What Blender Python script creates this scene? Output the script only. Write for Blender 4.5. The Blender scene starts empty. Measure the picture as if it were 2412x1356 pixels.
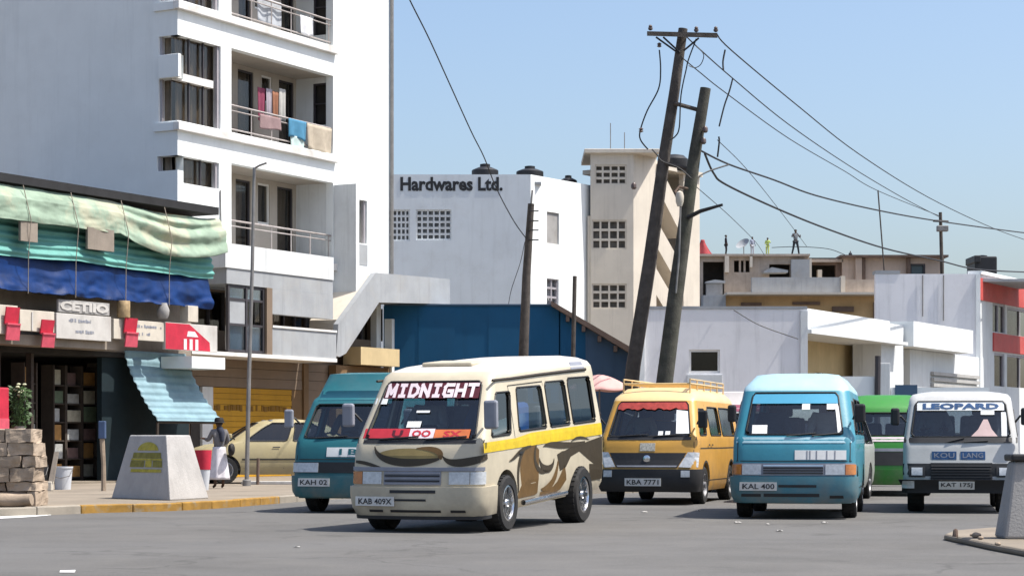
import bpy, bmesh, math, random
from mathutils import Vector, Matrix, noise
random.seed(7)
R = math.radians
scene = bpy.context.scene
COL = scene.collection

# ------------------------------------------------------------------ camera, world, sun, exposure
FPX, CX, HY, CH = 5000.0, 1206.0, 1035.0, 1.1      # focal length in photo pixels, centre, horizon row, eye height
cam = bpy.data.cameras.new('camera')
cam.sensor_width = 36.0
cam.lens = 36.0 * FPX / 2412.0
cam.shift_y = (HY - 678.0) / 2412.0
cam.clip_start, cam.clip_end = 0.1, 6000.0
camo = bpy.data.objects.new('camera', cam)
COL.objects.link(camo)
camo.location = (0, 0, CH)
camo.rotation_euler = (R(90), 0, 0)
scene.camera = camo

SUN_EL, SUN_AZ = 61.0, 96.0                       # azimuth clockwise from +Y (view direction): from the right
world = bpy.data.worlds.new('World')
scene.world = world
world.use_nodes = True
wn = world.node_tree.nodes
wl = world.node_tree.links
bg = wn['Background']
sky = wn.new('ShaderNodeTexSky')
sky.sky_type = 'NISHITA'
sky.sun_disc = False
sky.sun_elevation = R(SUN_EL)
sky.sun_rotation = R(SUN_AZ)
sky.altitude = 10
sky.air_density = 1.0
sky.dust_density = 3.0
sky.ozone_density = 3.0
wl.new(sky.outputs[0], bg.inputs[0])
bg.inputs[1].default_value = 0.115
sl = bpy.data.lights.new('sun', 'SUN')
sl.energy = 3.9
sl.angle = R(0.5)
sl.color = (1.0, 0.955, 0.88)
so = bpy.data.objects.new('sun', sl)
COL.objects.link(so)
sdir = Vector((math.sin(R(SUN_AZ)) * math.cos(R(SUN_EL)), math.cos(R(SUN_AZ)) * math.cos(R(SUN_EL)), math.sin(R(SUN_EL))))
so.rotation_euler = sdir.to_track_quat('Z', 'Y').to_euler()
so.location = (20, 0, 40)
vs = scene.view_settings
vs.view_transform = 'Standard'
vs.look = 'None'
vs.gamma = 1.0
vs.exposure = 0.85
vs.use_curve_mapping = False
try:
    scene.cycles.max_bounces = 8
    scene.cycles.transparent_max_bounces = 16
    scene.cycles.caustics_reflective = False
    scene.cycles.caustics_refractive = False
except Exception:
    pass

# ------------------------------------------------------------------ materials
MATS = {}
def mat(name, col, rough=0.75, var=0.12, scale=2.0, bump=0.0, bscale=30.0, metal=0.0, streak=0.0, coat=0.0, dirt=0.0,
        dirtcol=(0.16, 0.13, 0.10), spec=0.4, col2=None, c2scale=1.5, c2lo=0.5, c2hi=0.62, crack=False, dust=None):
    if name in MATS:
        return MATS[name]
    m = bpy.data.materials.new(name)
    m.use_nodes = True
    nt = m.node_tree
    N, L = nt.nodes, nt.links
    b = N['Principled BSDF']
    b.inputs['Roughness'].default_value = rough
    b.inputs['Metallic'].default_value = metal
    b.inputs['Specular IOR Level'].default_value = spec
    b.inputs['Coat Weight'].default_value = coat
    b.inputs['Coat Roughness'].default_value = 0.08
    tc = N.new('ShaderNodeTexCoord')
    def nz(sc, det=5, vec=None, ro=0.6):
        n = N.new('ShaderNodeTexNoise')
        n.inputs['Scale'].default_value = sc
        n.inputs['Detail'].default_value = det
        n.inputs['Roughness'].default_value = ro
        L.new(vec if vec else tc.outputs['Object'], n.inputs['Vector'])
        return n.outputs['Fac']
    def ramp(f, lo, hi):
        r = N.new('ShaderNodeMapRange')
        r.inputs['From Min'].default_value = lo
        r.inputs['From Max'].default_value = hi
        L.new(f, r.inputs['Value'])
        return r.outputs['Result']
    def mix(fac, a, c, mode='MIX'):
        x = N.new('ShaderNodeMix')
        x.data_type = 'RGBA'
        x.blend_type = mode
        if isinstance(fac, float):
            x.inputs['Factor'].default_value = fac
        else:
            L.new(fac, x.inputs['Factor'])
        for v, k in ((a, 6), (c, 7)):
            if isinstance(v, tuple):
                x.inputs[k].default_value = (*v, 1.0)
            else:
                L.new(v, x.inputs[k])
        return x.outputs[2]
    dark = tuple(c * (1 - var * 1.6) for c in col)
    lite = tuple(min(1, c * (1 + var * 0.6)) for c in col)
    cur = mix(ramp(nz(scale), 0.3, 0.7), dark, lite)
    if col2:
        cur = mix(ramp(nz(c2scale, 6), c2lo, c2hi), cur, col2)
    if streak > 0:
        mp = N.new('ShaderNodeMapping')
        mp.inputs['Scale'].default_value = (3.0, 3.0, 0.22)
        L.new(tc.outputs['Object'], mp.inputs['Vector'])
        s1 = ramp(nz(1.3, 6, mp.outputs[0], 0.7), 0.52, 0.78)
        sc_ = N.new('ShaderNodeMath'); sc_.operation = 'MULTIPLY'; sc_.inputs[1].default_value = streak
        L.new(s1, sc_.inputs[0])
        cur = mix(sc_.outputs[0], cur, tuple(c * 0.55 for c in dirtcol) if dirt < 0 else tuple(c * 0.45 * 1.0 for c in col))
    if dirt > 0:
        d1 = ramp(nz(0.9, 8, None, 0.72), 0.5, 0.75)
        dm = N.new('ShaderNodeMath'); dm.operation = 'MULTIPLY'; dm.inputs[1].default_value = dirt
        L.new(d1, dm.inputs[0])
        cur = mix(dm.outputs[0], cur, dirtcol)
    if crack:
        # fine cracks, old patches and tyre-polished streaks
        vo = N.new('ShaderNodeTexVoronoi'); vo.feature = 'DISTANCE_TO_EDGE'; vo.inputs['Scale'].default_value = 0.30
        wv = N.new('ShaderNodeVectorMath'); wv.operation = 'ADD'
        n3 = N.new('ShaderNodeTexNoise'); n3.inputs['Scale'].default_value = 1.1; n3.inputs['Detail'].default_value = 6
        L.new(tc.outputs['Object'], n3.inputs['Vector'])
        sc3 = N.new('ShaderNodeVectorMath'); sc3.operation = 'SCALE'; sc3.inputs['Scale'].default_value = 1.6
        L.new(n3.outputs['Color'], sc3.inputs[0]); L.new(tc.outputs['Object'], wv.inputs[0]); L.new(sc3.outputs[0], wv.inputs[1])
        L.new(wv.outputs[0], vo.inputs['Vector'])
        cr = ramp(vo.outputs['Distance'], 0.014, 0.0)
        gate = ramp(nz(0.16, 3), 0.46, 0.56)
        mm_ = N.new('ShaderNodeMath'); mm_.operation = 'MULTIPLY'; L.new(cr, mm_.inputs[0]); L.new(gate, mm_.inputs[1])
        m2_ = N.new('ShaderNodeMath'); m2_.operation = 'MULTIPLY'; m2_.inputs[1].default_value = 0.55; L.new(mm_.outputs[0], m2_.inputs[0])
        cur = mix(m2_.outputs[0], cur, (0.045, 0.043, 0.04))
        mp2 = N.new('ShaderNodeMapping'); mp2.inputs['Scale'].default_value = (0.10, 0.9, 1.0); mp2.inputs['Rotation'].default_value = (0, 0, 0.25)
        L.new(tc.outputs['Object'], mp2.inputs['Vector'])
        st_n = ramp(nz(0.9, 4, mp2.outputs[0]), 0.5, 0.72)
        s2_ = N.new('ShaderNodeMath'); s2_.operation = 'MULTIPLY'; s2_.inputs[1].default_value = 0.4; L.new(st_n, s2_.inputs[0])
        cur = mix(s2_.outputs[0], cur, tuple(c * 0.72 for c in col))
        oil = ramp(nz(1.3, 3, None, 0.4), 0.66, 0.74)
        s4_ = N.new('ShaderNodeMath'); s4_.operation = 'MULTIPLY'; s4_.inputs[1].default_value = 0.45; L.new(oil, s4_.inputs[0])
        cur = mix(s4_.outputs[0], cur, (0.05, 0.048, 0.045))
        grit = ramp(nz(38, 2, None, 0.5), 0.55, 0.75)
        s5_ = N.new('ShaderNodeMath'); s5_.operation = 'MULTIPLY'; s5_.inputs[1].default_value = 0.3; L.new(grit, s5_.inputs[0])
        cur = mix(s5_.outputs[0], cur, (0.24, 0.23, 0.215))
    if dust:
        # road dust thrown up on the lower bodywork
        sx = N.new('ShaderNodeSeparateXYZ'); L.new(tc.outputs['Object'], sx.inputs[0])
        dz_ = ramp(sx.outputs['Z'], dust, 0.2)
        dn_ = ramp(nz(3.5, 6), 0.3, 0.7)
        md = N.new('ShaderNodeMath'); md.operation = 'MULTIPLY'; L.new(dz_, md.inputs[0]); L.new(dn_, md.inputs[1])
        m6 = N.new('ShaderNodeMath'); m6.operation = 'MULTIPLY'; m6.inputs[1].default_value = 0.75; L.new(md.outputs[0], m6.inputs[0])
        cur = mix(m6.outputs[0], cur, (0.21, 0.18, 0.145))
    L.new(cur, b.inputs['Base Color'])
    if rough < 0.97:
        rv = N.new('ShaderNodeMapRange')
        rv.inputs['To Min'].default_value = max(0.03, rough - 0.10)
        rv.inputs['To Max'].default_value = min(1.0, rough + 0.12)
        L.new(nz(scale * 2.3), rv.inputs['Value'])
        L.new(rv.outputs[0], b.inputs['Roughness'])
    if bump > 0:
        bp = N.new('ShaderNodeBump')
        bp.inputs['Strength'].default_value = bump
        bp.inputs['Distance'].default_value = 0.02
        L.new(nz(bscale, 6), bp.inputs['Height'])
        L.new(bp.outputs[0], b.inputs['Normal'])
    MATS[name] = m
    return m

def glassmat(name, tint, refl=0.08, rough=0.02):
    m = bpy.data.materials.new(name)
    m.use_nodes = True
    nt = m.node_tree
    N, L = nt.nodes, nt.links
    N.remove(N['Principled BSDF'])
    out = N['Material Output']
    t = N.new('ShaderNodeBsdfTransparent'); t.inputs[0].default_value = (*tint, 1)
    g = N.new('ShaderNodeBsdfGlossy'); g.inputs['Roughness'].default_value = rough
    fr = N.new('ShaderNodeFresnel')
    ge_ = N.new('ShaderNodeNewGeometry'); io = N.new('ShaderNodeMapRange'); io.inputs['To Min'].default_value = 1.5; io.inputs['To Max'].default_value = 1 / 1.5
    L.new(ge_.outputs['Backfacing'], io.inputs['Value']); L.new(io.outputs[0], fr.inputs[0])      # same reflectance from both sides of a thin pane
    ad = N.new('ShaderNodeMath'); ad.operation = 'ADD'; ad.inputs[1].default_value = refl
    L.new(fr.outputs[0], ad.inputs[0])
    x = N.new('ShaderNodeMixShader')
    L.new(ad.outputs[0], x.inputs[0]); L.new(t.outputs[0], x.inputs[1]); L.new(g.outputs[0], x.inputs[2])
    L.new(x.outputs[0], out.inputs[0])
    MATS[name] = m
    return m

# ------------------------------------------------------------------ scene helpers
def W(px, py, Y):
    return Vector(((px - CX) * Y / FPX, Y, CH + (HY - py) * Y / FPX))
MW = {}                                              # world matrix of each root
def tag(o, label=None, cat=None, group=None, kind=None):
    if label: o['label'] = label
    if cat: o['category'] = cat
    if group: o['group'] = group
    if kind: o['kind'] = kind
    return o
def thing(name, label, cat, loc, rz=0.0, group=None):
    o = bpy.data.objects.new(name, None)
    o.empty_display_size = 0.2
    COL.objects.link(o)
    o.location = loc
    o.rotation_euler = (0, 0, rz)
    MW[o.name] = Matrix.Translation(Vector(loc)) @ Matrix.Rotation(rz, 4, 'Z')
    return tag(o, label, cat, group)

class Fr:
    """a vertical wall plane: origin on the plan, u along the wall, n outwards (towards the viewer), z up"""
    def __init__(s, ox, oy, deg):
        s.o = Vector((ox, oy)); a = R(deg)
        s.d = Vector((math.sin(a), math.cos(a))); s.n = Vector((math.cos(a), -math.sin(a)))
        s.deg = deg
    def P(s, u, z, n=0.0):
        q = s.o + s.d * u + s.n * n
        return Vector((q.x, q.y, z))
    def u(s, px, n=0.0):
        k = (px - CX) / FPX
        q = s.o + s.n * n
        return (k * q.y - q.x) / (s.d.x - k * s.d.y)
    def z(s, px, py, n=0.0):
        u = s.u(px, n)
        return CH + (HY - py) * (s.o + s.n * n + s.d * u).y / FPX

class MB:
    def __init__(s):
        s.v = []; s.f = []; s.m = []; s.sm = []
    def add(s, vs, fs, mi=0, smooth=False):
        b = len(s.v)
        s.v += [Vector(p) for p in vs]
        for f in fs:
            s.f.append([b + i for i in f]); s.m.append(mi); s.sm.append(smooth)
        return s
    def box(s, a, b, mi=0):
        x0, y0, z0 = a; x1, y1, z1 = b
        return s.hexa([(x0, y0, z0), (x1, y0, z0), (x1, y1, z0), (x0, y1, z0), (x0, y0, z1), (x1, y0, z1), (x1, y1, z1), (x0, y1, z1)], mi)
    def hexa(s, p, mi=0):
        return s.add(p, [(0, 3, 2, 1), (4, 5, 6, 7), (0, 1, 5, 4), (1, 2, 6, 5), (2, 3, 7, 6), (3, 0, 4, 7)], mi)
    def fbox(s, F, u0, u1, z0, z1, n0, n1, mi=0):
        return s.hexa([F.P(u0, z0, n1), F.P(u1, z0, n1), F.P(u1, z0, n0), F.P(u0, z0, n0), F.P(u0, z1, n1), F.P(u1, z1, n1), F.P(u1, z1, n0), F.P(u0, z1, n0)], mi)
    def prism(s, poly, vec, mi=0):
        n = len(poly); vec = Vector(vec)
        a = [Vector(p) for p in poly]; b = [p + vec for p in a]
        return s.add(a + b, [tuple(range(n))[::-1], tuple(range(n, 2 * n))] + [(i, (i + 1) % n, n + (i + 1) % n, n + i) for i in range(n)], mi)
    def grid(s, fn, nu, nv, mi=0, smooth=True):
        vs = [fn(i / nu, j / nv) for j in range(nv + 1) for i in range(nu + 1)]
        fs = [(j * (nu + 1) + i, j * (nu + 1) + i + 1, (j + 1) * (nu + 1) + i + 1, (j + 1) * (nu + 1) + i) for j in range(nv) for i in range(nu)]
        return s.add(vs, fs, mi, smooth)
    def tube(s, path, r, seg=6, mi=0, closed=False, cap=True):
        P = [Vector(p) for p in path]; n = len(P)
        rr = r if isinstance(r, (list, tuple)) else [r] * n
        vs = []; up = None
        for i in range(n):
            if closed: t = P[(i + 1) % n] - P[i - 1]
            else: t = P[min(i + 1, n - 1)] - P[max(i - 1, 0)]
            t = t.normalized() if t.length > 1e-9 else Vector((0, 0, 1))
            if up is None:
                up = Vector((0, 0, 1)) if abs(t.z) < 0.9 else Vector((1, 0, 0))
            a = t.cross(up)
            a = a.normalized() if a.length > 1e-6 else t.orthogonal().normalized()
            b = a.cross(t).normalized(); up = b
            for k in range(seg):
                w = 2 * math.pi * k / seg
                vs.append(P[i] + (a * math.cos(w) + b * math.sin(w)) * rr[i])
        fs = []
        for i in range(n if closed else n - 1):
            j = (i + 1) % n
            for k in range(seg):
                l = (k + 1) % seg
                fs.append((i * seg + k, i * seg + l, j * seg + l, j * seg + k))
        if not closed and cap:
            fs.append(tuple(range(seg))[::-1]); fs.append(tuple((n - 1) * seg + k for k in range(seg)))
        return s.add(vs, fs, mi, seg > 4)
    def lathe(s, prof, c=(0, 0, 0), axis='Z', seg=16, mi=0, closed=False):
        c = Vector(c); vs = []; n = len(prof)
        for r, h in prof:
            for k in range(seg):
                w = 2 * math.pi * k / seg
                x, y = r * math.cos(w), r * math.sin(w)
                vs.append(c + (Vector((x, y, h)) if axis == 'Z' else Vector((h, x, y))))
        fs = []
        for i in range(n if closed else n - 1):
            j = (i + 1) % n
            for k in range(seg):
                l = (k + 1) % seg
                fs.append((i * seg + k, i * seg + l, j * seg + l, j * seg + k))
        if not closed:
            fs.append(tuple(range(seg))[::-1]); fs.append(tuple((n - 1) * seg + k for k in range(seg)))
        return s.add(vs, fs, mi, True)
    def wall(s, F, u0, u1, z0, z1, ops, t, n=0.0, mi=0, skip=()):
        us = sorted({u0, u1, *[max(u0, min(u1, q)) for o in ops for q in o[:2]]})
        zs = sorted({z0, z1, *[max(z0, min(z1, q)) for o in ops for q in o[2:4]]})
        for i in range(len(us) - 1):
            for j in range(len(zs) - 1):
                cu, cz = (us[i] + us[i + 1]) / 2, (zs[j] + zs[j + 1]) / 2
                if any(o[0] < cu < o[1] and o[2] < cz < o[3] for o in ops): continue
                a, b, c, d = us[i], us[i + 1], zs[j], zs[j + 1]
                s.add([F.P(a, c, n), F.P(b, c, n), F.P(b, d, n), F.P(a, d, n)], [(0, 1, 2, 3)], mi)
                s.add([F.P(a, c, n - t), F.P(b, c, n - t), F.P(b, d, n - t), F.P(a, d, n - t)], [(3, 2, 1, 0)], mi)
        for o in list(ops) + [(u0, u1, z0, z1)]:
            a, b, c, d = max(u0, o[0]), min(u1, o[1]), max(z0, o[2]), min(z1, o[3])
            q = [(a, c), (b, c), (b, d), (a, d)]
            for k in range(4):
                if k in skip and (o == (u0, u1, z0, z1) or abs(q[k][0] - q[(k + 1) % 4][0]) < 1e-6 and q[k][0] in (u0, u1)): continue
                (ua, za), (ub, zb) = q[k], q[(k + 1) % 4]
                s.add([F.P(ua, za, n), F.P(ub, zb, n), F.P(ub, zb, n - t), F.P(ua, za, n - t)], [(0, 1, 2, 3)], mi)
        return s
    def build(s, name, mats, parent=None, root=None, local=False, pre=None, bevel=0.0, solid=0.0, sharp=38, origin=None, recalc=True):
        if not isinstance(mats, (list, tuple)): mats = [mats]
        if pre:
            s.v = [pre(p) for p in s.v]
        rt = root or parent
        org = Vector((0, 0, 0))
        if rt is not None and not local:
            iv = MW[rt.name].inverted()
            s.v = [iv @ p for p in s.v]
        elif rt is None and not local:
            xs = [p.x for p in s.v]; ys = [p.y for p in s.v]; zs = [p.z for p in s.v]
            org = Vector(origin) if origin else Vector(((min(xs) + max(xs)) / 2, (min(ys) + max(ys)) / 2, min(zs)))
            s.v = [p - org for p in s.v]
        me = bpy.data.meshes.new(name)
        me.from_pydata([tuple(p) for p in s.v], [], s.f)
        for m in mats:
            me.materials.append(m if not isinstance(m, str) else MATS[m])
        me.polygons.foreach_set('material_index', s.m)
        me.polygons.foreach_set('use_smooth', s.sm)
        bm = bmesh.new(); bm.from_mesh(me)
        if recalc: bmesh.ops.recalc_face_normals(bm, faces=bm.faces)
        if any(s.sm):
            ca = R(sharp)
            for e in bm.edges:
                if len(e.link_faces) == 2 and e.calc_face_angle(0) > ca: e.smooth = False
        bm.to_mesh(me); bm.free(); me.update()
        o = bpy.data.objects.new(name, me)
        COL.objects.link(o)
        o.location = org
        if parent is not None:
            o.parent = parent
        MW[o.name] = MW[rt.name] if rt is not None else Matrix.Translation(org)
        if bevel > 0:
            bv = o.modifiers.new('bevel', 'BEVEL'); bv.width = bevel; bv.segments = 2; bv.limit_method = 'ANGLE'; bv.angle_limit = R(40)
        if solid > 0:
            sd = o.modifiers.new('solid', 'SOLIDIFY'); sd.thickness = solid; sd.offset = 0
        return o

def rough_up(o, cuts, amp, sc):
    bm = bmesh.new(); bm.from_mesh(o.data)
    bmesh.ops.subdivide_edges(bm, edges=bm.edges[:], cuts=cuts, use_grid_fill=True)
    bm.normal_update()
    off = Vector((random.random() * 50, random.random() * 50, 0))
    for v_ in bm.verts:
        q = v_.co * sc + off
        v_.co += v_.normal * (noise.noise(q) + 0.6 * noise.noise(q * 2.7)) * amp
    for f in bm.faces: f.smooth = False
    bm.to_mesh(o.data); bm.free()
    return o
def B(name, m, parent, F, u0, u1, z0, z1, n0, n1, **k):
    return MB().fbox(F, u0, u1, z0, z1, n0, n1).build(name, m, parent, **k)

def text_mesh(body, bold=0.0, extrude=0.0, res=2):
    c = bpy.data.curves.new('t', 'FONT')
    c.body = body; c.size = 1.0; c.offset = bold; c.extrude = extrude; c.resolution_u = res
    t = bpy.data.objects.new('t', c)
    me = bpy.data.meshes.new_from_object(t)
    vs = [Vector(v.co) for v in me.vertices]; fs = [tuple(p.vertices) for p in me.polygons]
    bpy.data.objects.remove(t); bpy.data.meshes.remove(me); bpy.data.curves.remove(c)
    x0, x1 = min(v.x for v in vs), max(v.x for v in vs); y0, y1 = min(v.y for v in vs), max(v.y for v in vs)
    return [Vector(((v.x - x0) / (x1 - x0), (v.y - y0) / (y1 - y0), v.z)) for v in vs], fs
def lettering(body, mp, m, parent, root=None, local=False, bold=0.02, pre=None, name='lettering', extrude=0.0):
    vs, fs = text_mesh(body, bold, extrude)
    b = MB().add([mp(v.x, v.y, v.z) for v in vs], fs)
    return b.build(name, m, parent, root=root, local=local, pre=pre, recalc=False)
def wall_text(body, m, parent, F, u0, u1, z0, z1, n, bold=0.02, root=None, name='lettering'):
    return lettering(body, lambda x, y, z: F.P(u0 + (u1 - u0) * x, z0 + (z1 - z0) * y, n + z), m, parent, root=root, bold=bold, extrude=0.012, name=name)

# ------------------------------------------------------------------ palette
mat('asphalt', (0.118, 0.113, 0.106), 0.88, 0.16, 0.6, 0.5, 160, crack=True, col2=(0.122, 0.119, 0.115), c2scale=0.25, c2lo=0.42, c2hi=0.7, dirt=0.35, dirtcol=(0.165, 0.155, 0.14))
mat('earth', (0.30, 0.25, 0.19), 0.95, 0.2, 0.6, 0.4, 40)
mat('paving', (0.245, 0.205, 0.158), 0.92, 0.18, 0.8, 0.35, 60, dirt=0.5, dirtcol=(0.20, 0.165, 0.125))
mat('kerb_grey', (0.31, 0.275, 0.225), 0.9, 0.15, 3, 0.3, 60, dirt=0.4, dirtcol=(0.3, 0.26, 0.2))
mat('kerb_yellow', (0.36, 0.20, 0.04), 0.85, 0.2, 4, 0.3, 60, col2=(0.27, 0.21, 0.13), c2scale=5, c2lo=0.52, c2hi=0.66)
mat('road_paint', (0.72, 0.72, 0.70), 0.8, 0.2, 9, 0.1, 80, dirt=0.5, dirtcol=(0.3, 0.3, 0.29))
mat('white_wall', (0.79, 0.815, 0.805), 0.85, 0.03, 1.2, 0.12, 60, streak=0.16, dirt=0.12, dirtcol=(0.50, 0.48, 0.44))
mat('white_wall_old', (0.66, 0.68, 0.68), 0.88, 0.05, 1.2, 0.15, 50, streak=0.55, dirt=0.4, dirtcol=(0.45, 0.43, 0.40))
mat('ledge_white', (0.72, 0.70, 0.67), 0.88, 0.08, 3, 0.25, 40, dirt=0.7, dirtcol=(0.38, 0.35, 0.31))
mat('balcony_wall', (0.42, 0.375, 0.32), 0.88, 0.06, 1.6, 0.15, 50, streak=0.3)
mat('lavender_wall', (0.79, 0.78, 0.79), 0.88, 0.04, 0.7, 0.15, 50, streak=0.45, dirt=0.3, dirtcol=(0.45, 0.44, 0.44))
mat('cream_wall', (0.60, 0.54, 0.455), 0.88, 0.06, 1.0, 0.15, 50, streak=0.35, dirt=0.2, dirtcol=(0.42, 0.37, 0.31))
mat('ochre_wall', (0.58, 0.45, 0.25), 0.88, 0.1, 1.2, 0.15, 50, streak=0.3)
mat('old_stone', (0.48, 0.40, 0.33), 0.92, 0.2, 0.8, 0.3, 12, streak=0.5, dirt=0.6, dirtcol=(0.26, 0.21, 0.17))
mat('concrete', (0.34, 0.355, 0.37), 0.9, 0.1, 1.3, 0.25, 40, streak=0.45, dirt=0.35, dirtcol=(0.36, 0.33, 0.28))
mat('concrete_dark', (0.33, 0.32, 0.31), 0.92, 0.15, 1.5, 0.3, 40, streak=0.4, dirt=0.4, dirtcol=(0.22, 0.19, 0.16))
mat('brown_panel', (0.21, 0.155, 0.11), 0.7, 0.1, 1.0, 0.1, 40, streak=0.25)
mat('brown_wall', (0.19, 0.115, 0.055), 0.8, 0.12, 0.9, 0.15, 30, streak=0.2)
mat('ochre_shutter', (0.50, 0.26, 0.012), 0.6, 0.12, 1.2, 0.05, 40, streak=0.25, dirt=0.3, dirtcol=(0.30, 0.17, 0.04))
mat('blue_sheet', (0.001, 0.080, 0.185), 0.7, 0.12, 0.6, 0.08, 30, streak=0.3)
mat('blue_grey_sheet', (0.05, 0.10, 0.17), 0.6, 0.12, 0.6, 0.08, 30, streak=0.3)
mat('roof_black', (0.02, 0.02, 0.022), 0.85, 0.2, 3, 0.2, 30)
mat('roof_brown', (0.16, 0.11, 0.085), 0.9, 0.2, 2, 0.3, 30)
mat('dark_room', (0.045, 0.04, 0.036), 0.95, 0.2, 2)  # near-black, the darkness of unlit rooms put into the colour
mat('curtain', (0.34, 0.285, 0.225), 0.95, 0.2, 1.5, 0.1, 20, streak=0.4)
mat('frame_dark', (0.05, 0.045, 0.05), 0.5, 0.1, 4)
mat('frame_grey', (0.36, 0.34, 0.36), 0.5, 0.1, 4)
mat('frame_white', (0.74, 0.73, 0.70), 0.5, 0.05, 4, dirt=0.3)
mat('rail_metal', (0.42, 0.38, 0.36), 0.5, 0.15, 6, metal=0.2, dirt=0.5, dirtcol=(0.2, 0.12, 0.08))
mat('wood_pole', (0.085, 0.072, 0.062), 0.92, 0.3, 4, 0.7, 25, streak=0.6, dirt=0.3, dirtcol=(0.16, 0.14, 0.12))
mat('wood_pole_green', (0.082, 0.078, 0.062), 0.92, 0.3, 4, 0.7, 25, streak=0.6, dirt=0.4, dirtcol=(0.06, 0.08, 0.04))
mat('wire_black', (0.015, 0.015, 0.017), 0.6, 0.05, 5)
mat('steel_grey', (0.26, 0.25, 0.24), 0.55, 0.15, 4, metal=0.5, dirt=0.4)
mat('porcelain', (0.10, 0.07, 0.06), 0.3, 0.1, 8)
mat('tank_black', (0.018, 0.018, 0.02), 0.5, 0.1, 3)
mat('red_paint', (0.52, 0.075, 0.065), 0.6, 0.12, 1.5, 0.05, 40, streak=0.2, dirt=0.15, dirtcol=(0.6, 0.3, 0.27))
mat('letter_black', (0.02, 0.022, 0.026), 0.7, 0.1, 5)
mat('louvre_grey', (0.42, 0.41, 0.39), 0.7, 0.1, 2, streak=0.3)
glassmat('window_glass', (0.70, 0.68, 0.65), 0.0)
glassmat('pale_pane', (0.62, 0.72, 0.80), 0.22, 0.12)
# ------------------------------------------------------------------ ground, road, pavement, kerb
def sheet_poly(name, pts, z, m, kind='structure', h=0.0):
    b = MB()
    if h > 0:
        b.prism([(x, y, z) for x, y in pts], (0, 0, h))
    else:
        b.add([(x, y, z) for x, y in pts], [tuple(range(len(pts)))])
    o = b.build(name, m)
    return tag(o, kind=kind)
sheet_poly('ground', [(-900, -200), (900, -200), (900, 2500), (-900, 2500)], 0.0, 'earth')
sheet_poly('road', [(-60, -30), (60, -30), (60, 140), (-60, 140)], 0.005, 'asphalt')
KP = [(-30, 29.8), (-12, 29.8), (-8.4, 29.95), (-7.0, 30.6), (-6.2, 31.8), (-5.3, 32.6), (-4.6, 34.2), (-4.0, 36.6), (-3.3, 39), (-1.5, 41.8), (2.5, 43.8), (6, 50), (13, 63), (22, 80)]
def smooth_path(P, n=6):
    out = []
    for i in range(len(P) - 1):
        p0 = Vector(P[max(i - 1, 0)]); p1 = Vector(P[i]); p2 = Vector(P[i + 1]); p3 = Vector(P[min(i + 2, len(P) - 1)])
        for k in range(n):
            t = k / n
            out.append(0.5 * ((2 * p1) + (p2 - p0) * t + (2 * p0 - 5 * p1 + 4 * p2 - p3) * t * t + (3 * p1 - p0 - 3 * p2 + p3) * t ** 3))
    out.append(Vector(P[-1]))
    return out
KS = smooth_path(KP, 8)
# pavement set back behind the kerb stones
def offset2(P, d):
    out = []
    for i, p in enumerate(P):
        t = (P[min(i + 1, len(P) - 1)] - P[max(i - 1, 0)]).normalized()
        out.append(p + Vector((-t.y, t.x)) * d)
    return out
KB = offset2(KS, 0.16)
pave = sheet_poly('pavement', [(p.x, p.y) for p in KB] + [(22, 95), (-60, 95), (-60, 29.9)], 0.0, 'paving', h=0.118)
kerb = bpy.data.objects.new('kerb', None); COL.objects.link(kerb); MW['kerb'] = Matrix(); tag(kerb, kind='structure')
acc, start, seg = 0.0, 0, []
for i in range(1, len(KS)):
    acc += (KS[i] - KS[i - 1]).length
    if acc > 0.85 or i == len(KS) - 1:
        seg.append((start, i)); start = i; acc = 0
for a, b in seg:
    m_ = (KS[a] + KS[b]) / 2
    if m_.x < -11 or m_.y > 52: continue
    px = CX + FPX * m_.x / m_.y
    mm = 'kerb_yellow' if 150 < px < 640 else 'kerb_grey'
    inn = offset2(KS, 0.15)
    poly = [KS[i] for i in range(a, b + 1)] + [inn[i] for i in range(b, a - 1, -1)]
    ctr = sum(poly, Vector((0, 0))) / len(poly)
    poly = [ctr + (p - ctr) * 0.988 for p in poly]
    hz = 0.132 + random.uniform(-0.006, 0.006)
    MB().prism([(p.x, p.y, -0.02) for p in poly], (0, 0, hz + 0.02)).build('kerb_stone', mm, kerb, bevel=0.018)
# traffic island at the right edge
isl = sheet_poly('traffic_island', [(4.85, 19.0), (4.74, 21.0), (4.72, 23.2), (5.0, 24.1), (5.6, 24.9), (7.5, 25.4), (9.0, 25.0), (9.0, 19.0)], 0.0, 'paving', h=0.075)
bvm = isl.modifiers.new('bevel', 'BEVEL'); bvm.width = 0.05; bvm.segments = 3
# worn paint marks on the road
def paint_mark(pts, label):
    b = MB(); b.add([(x, y, 0.011) for x, y in pts], [tuple(range(len(pts)))])
    return tag(b.build('road_marking', 'road_paint'), label, 'road marking')
def gp(px, py, z=0.0):
    Y = (CH - z) * FPX / (py - HY); return ((px - CX) * Y / FPX, Y)
paint_mark([gp(140, 1350), gp(176, 1350), gp(178, 1344), gp(142, 1345)], 'short worn white dash on the asphalt at the lower left')
paint_mark([gp(0, 1222), gp(60, 1219), gp(120, 1214), gp(122, 1210), gp(60, 1214), gp(0, 1217)], 'worn white line along the gutter below the left kerb')

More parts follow.
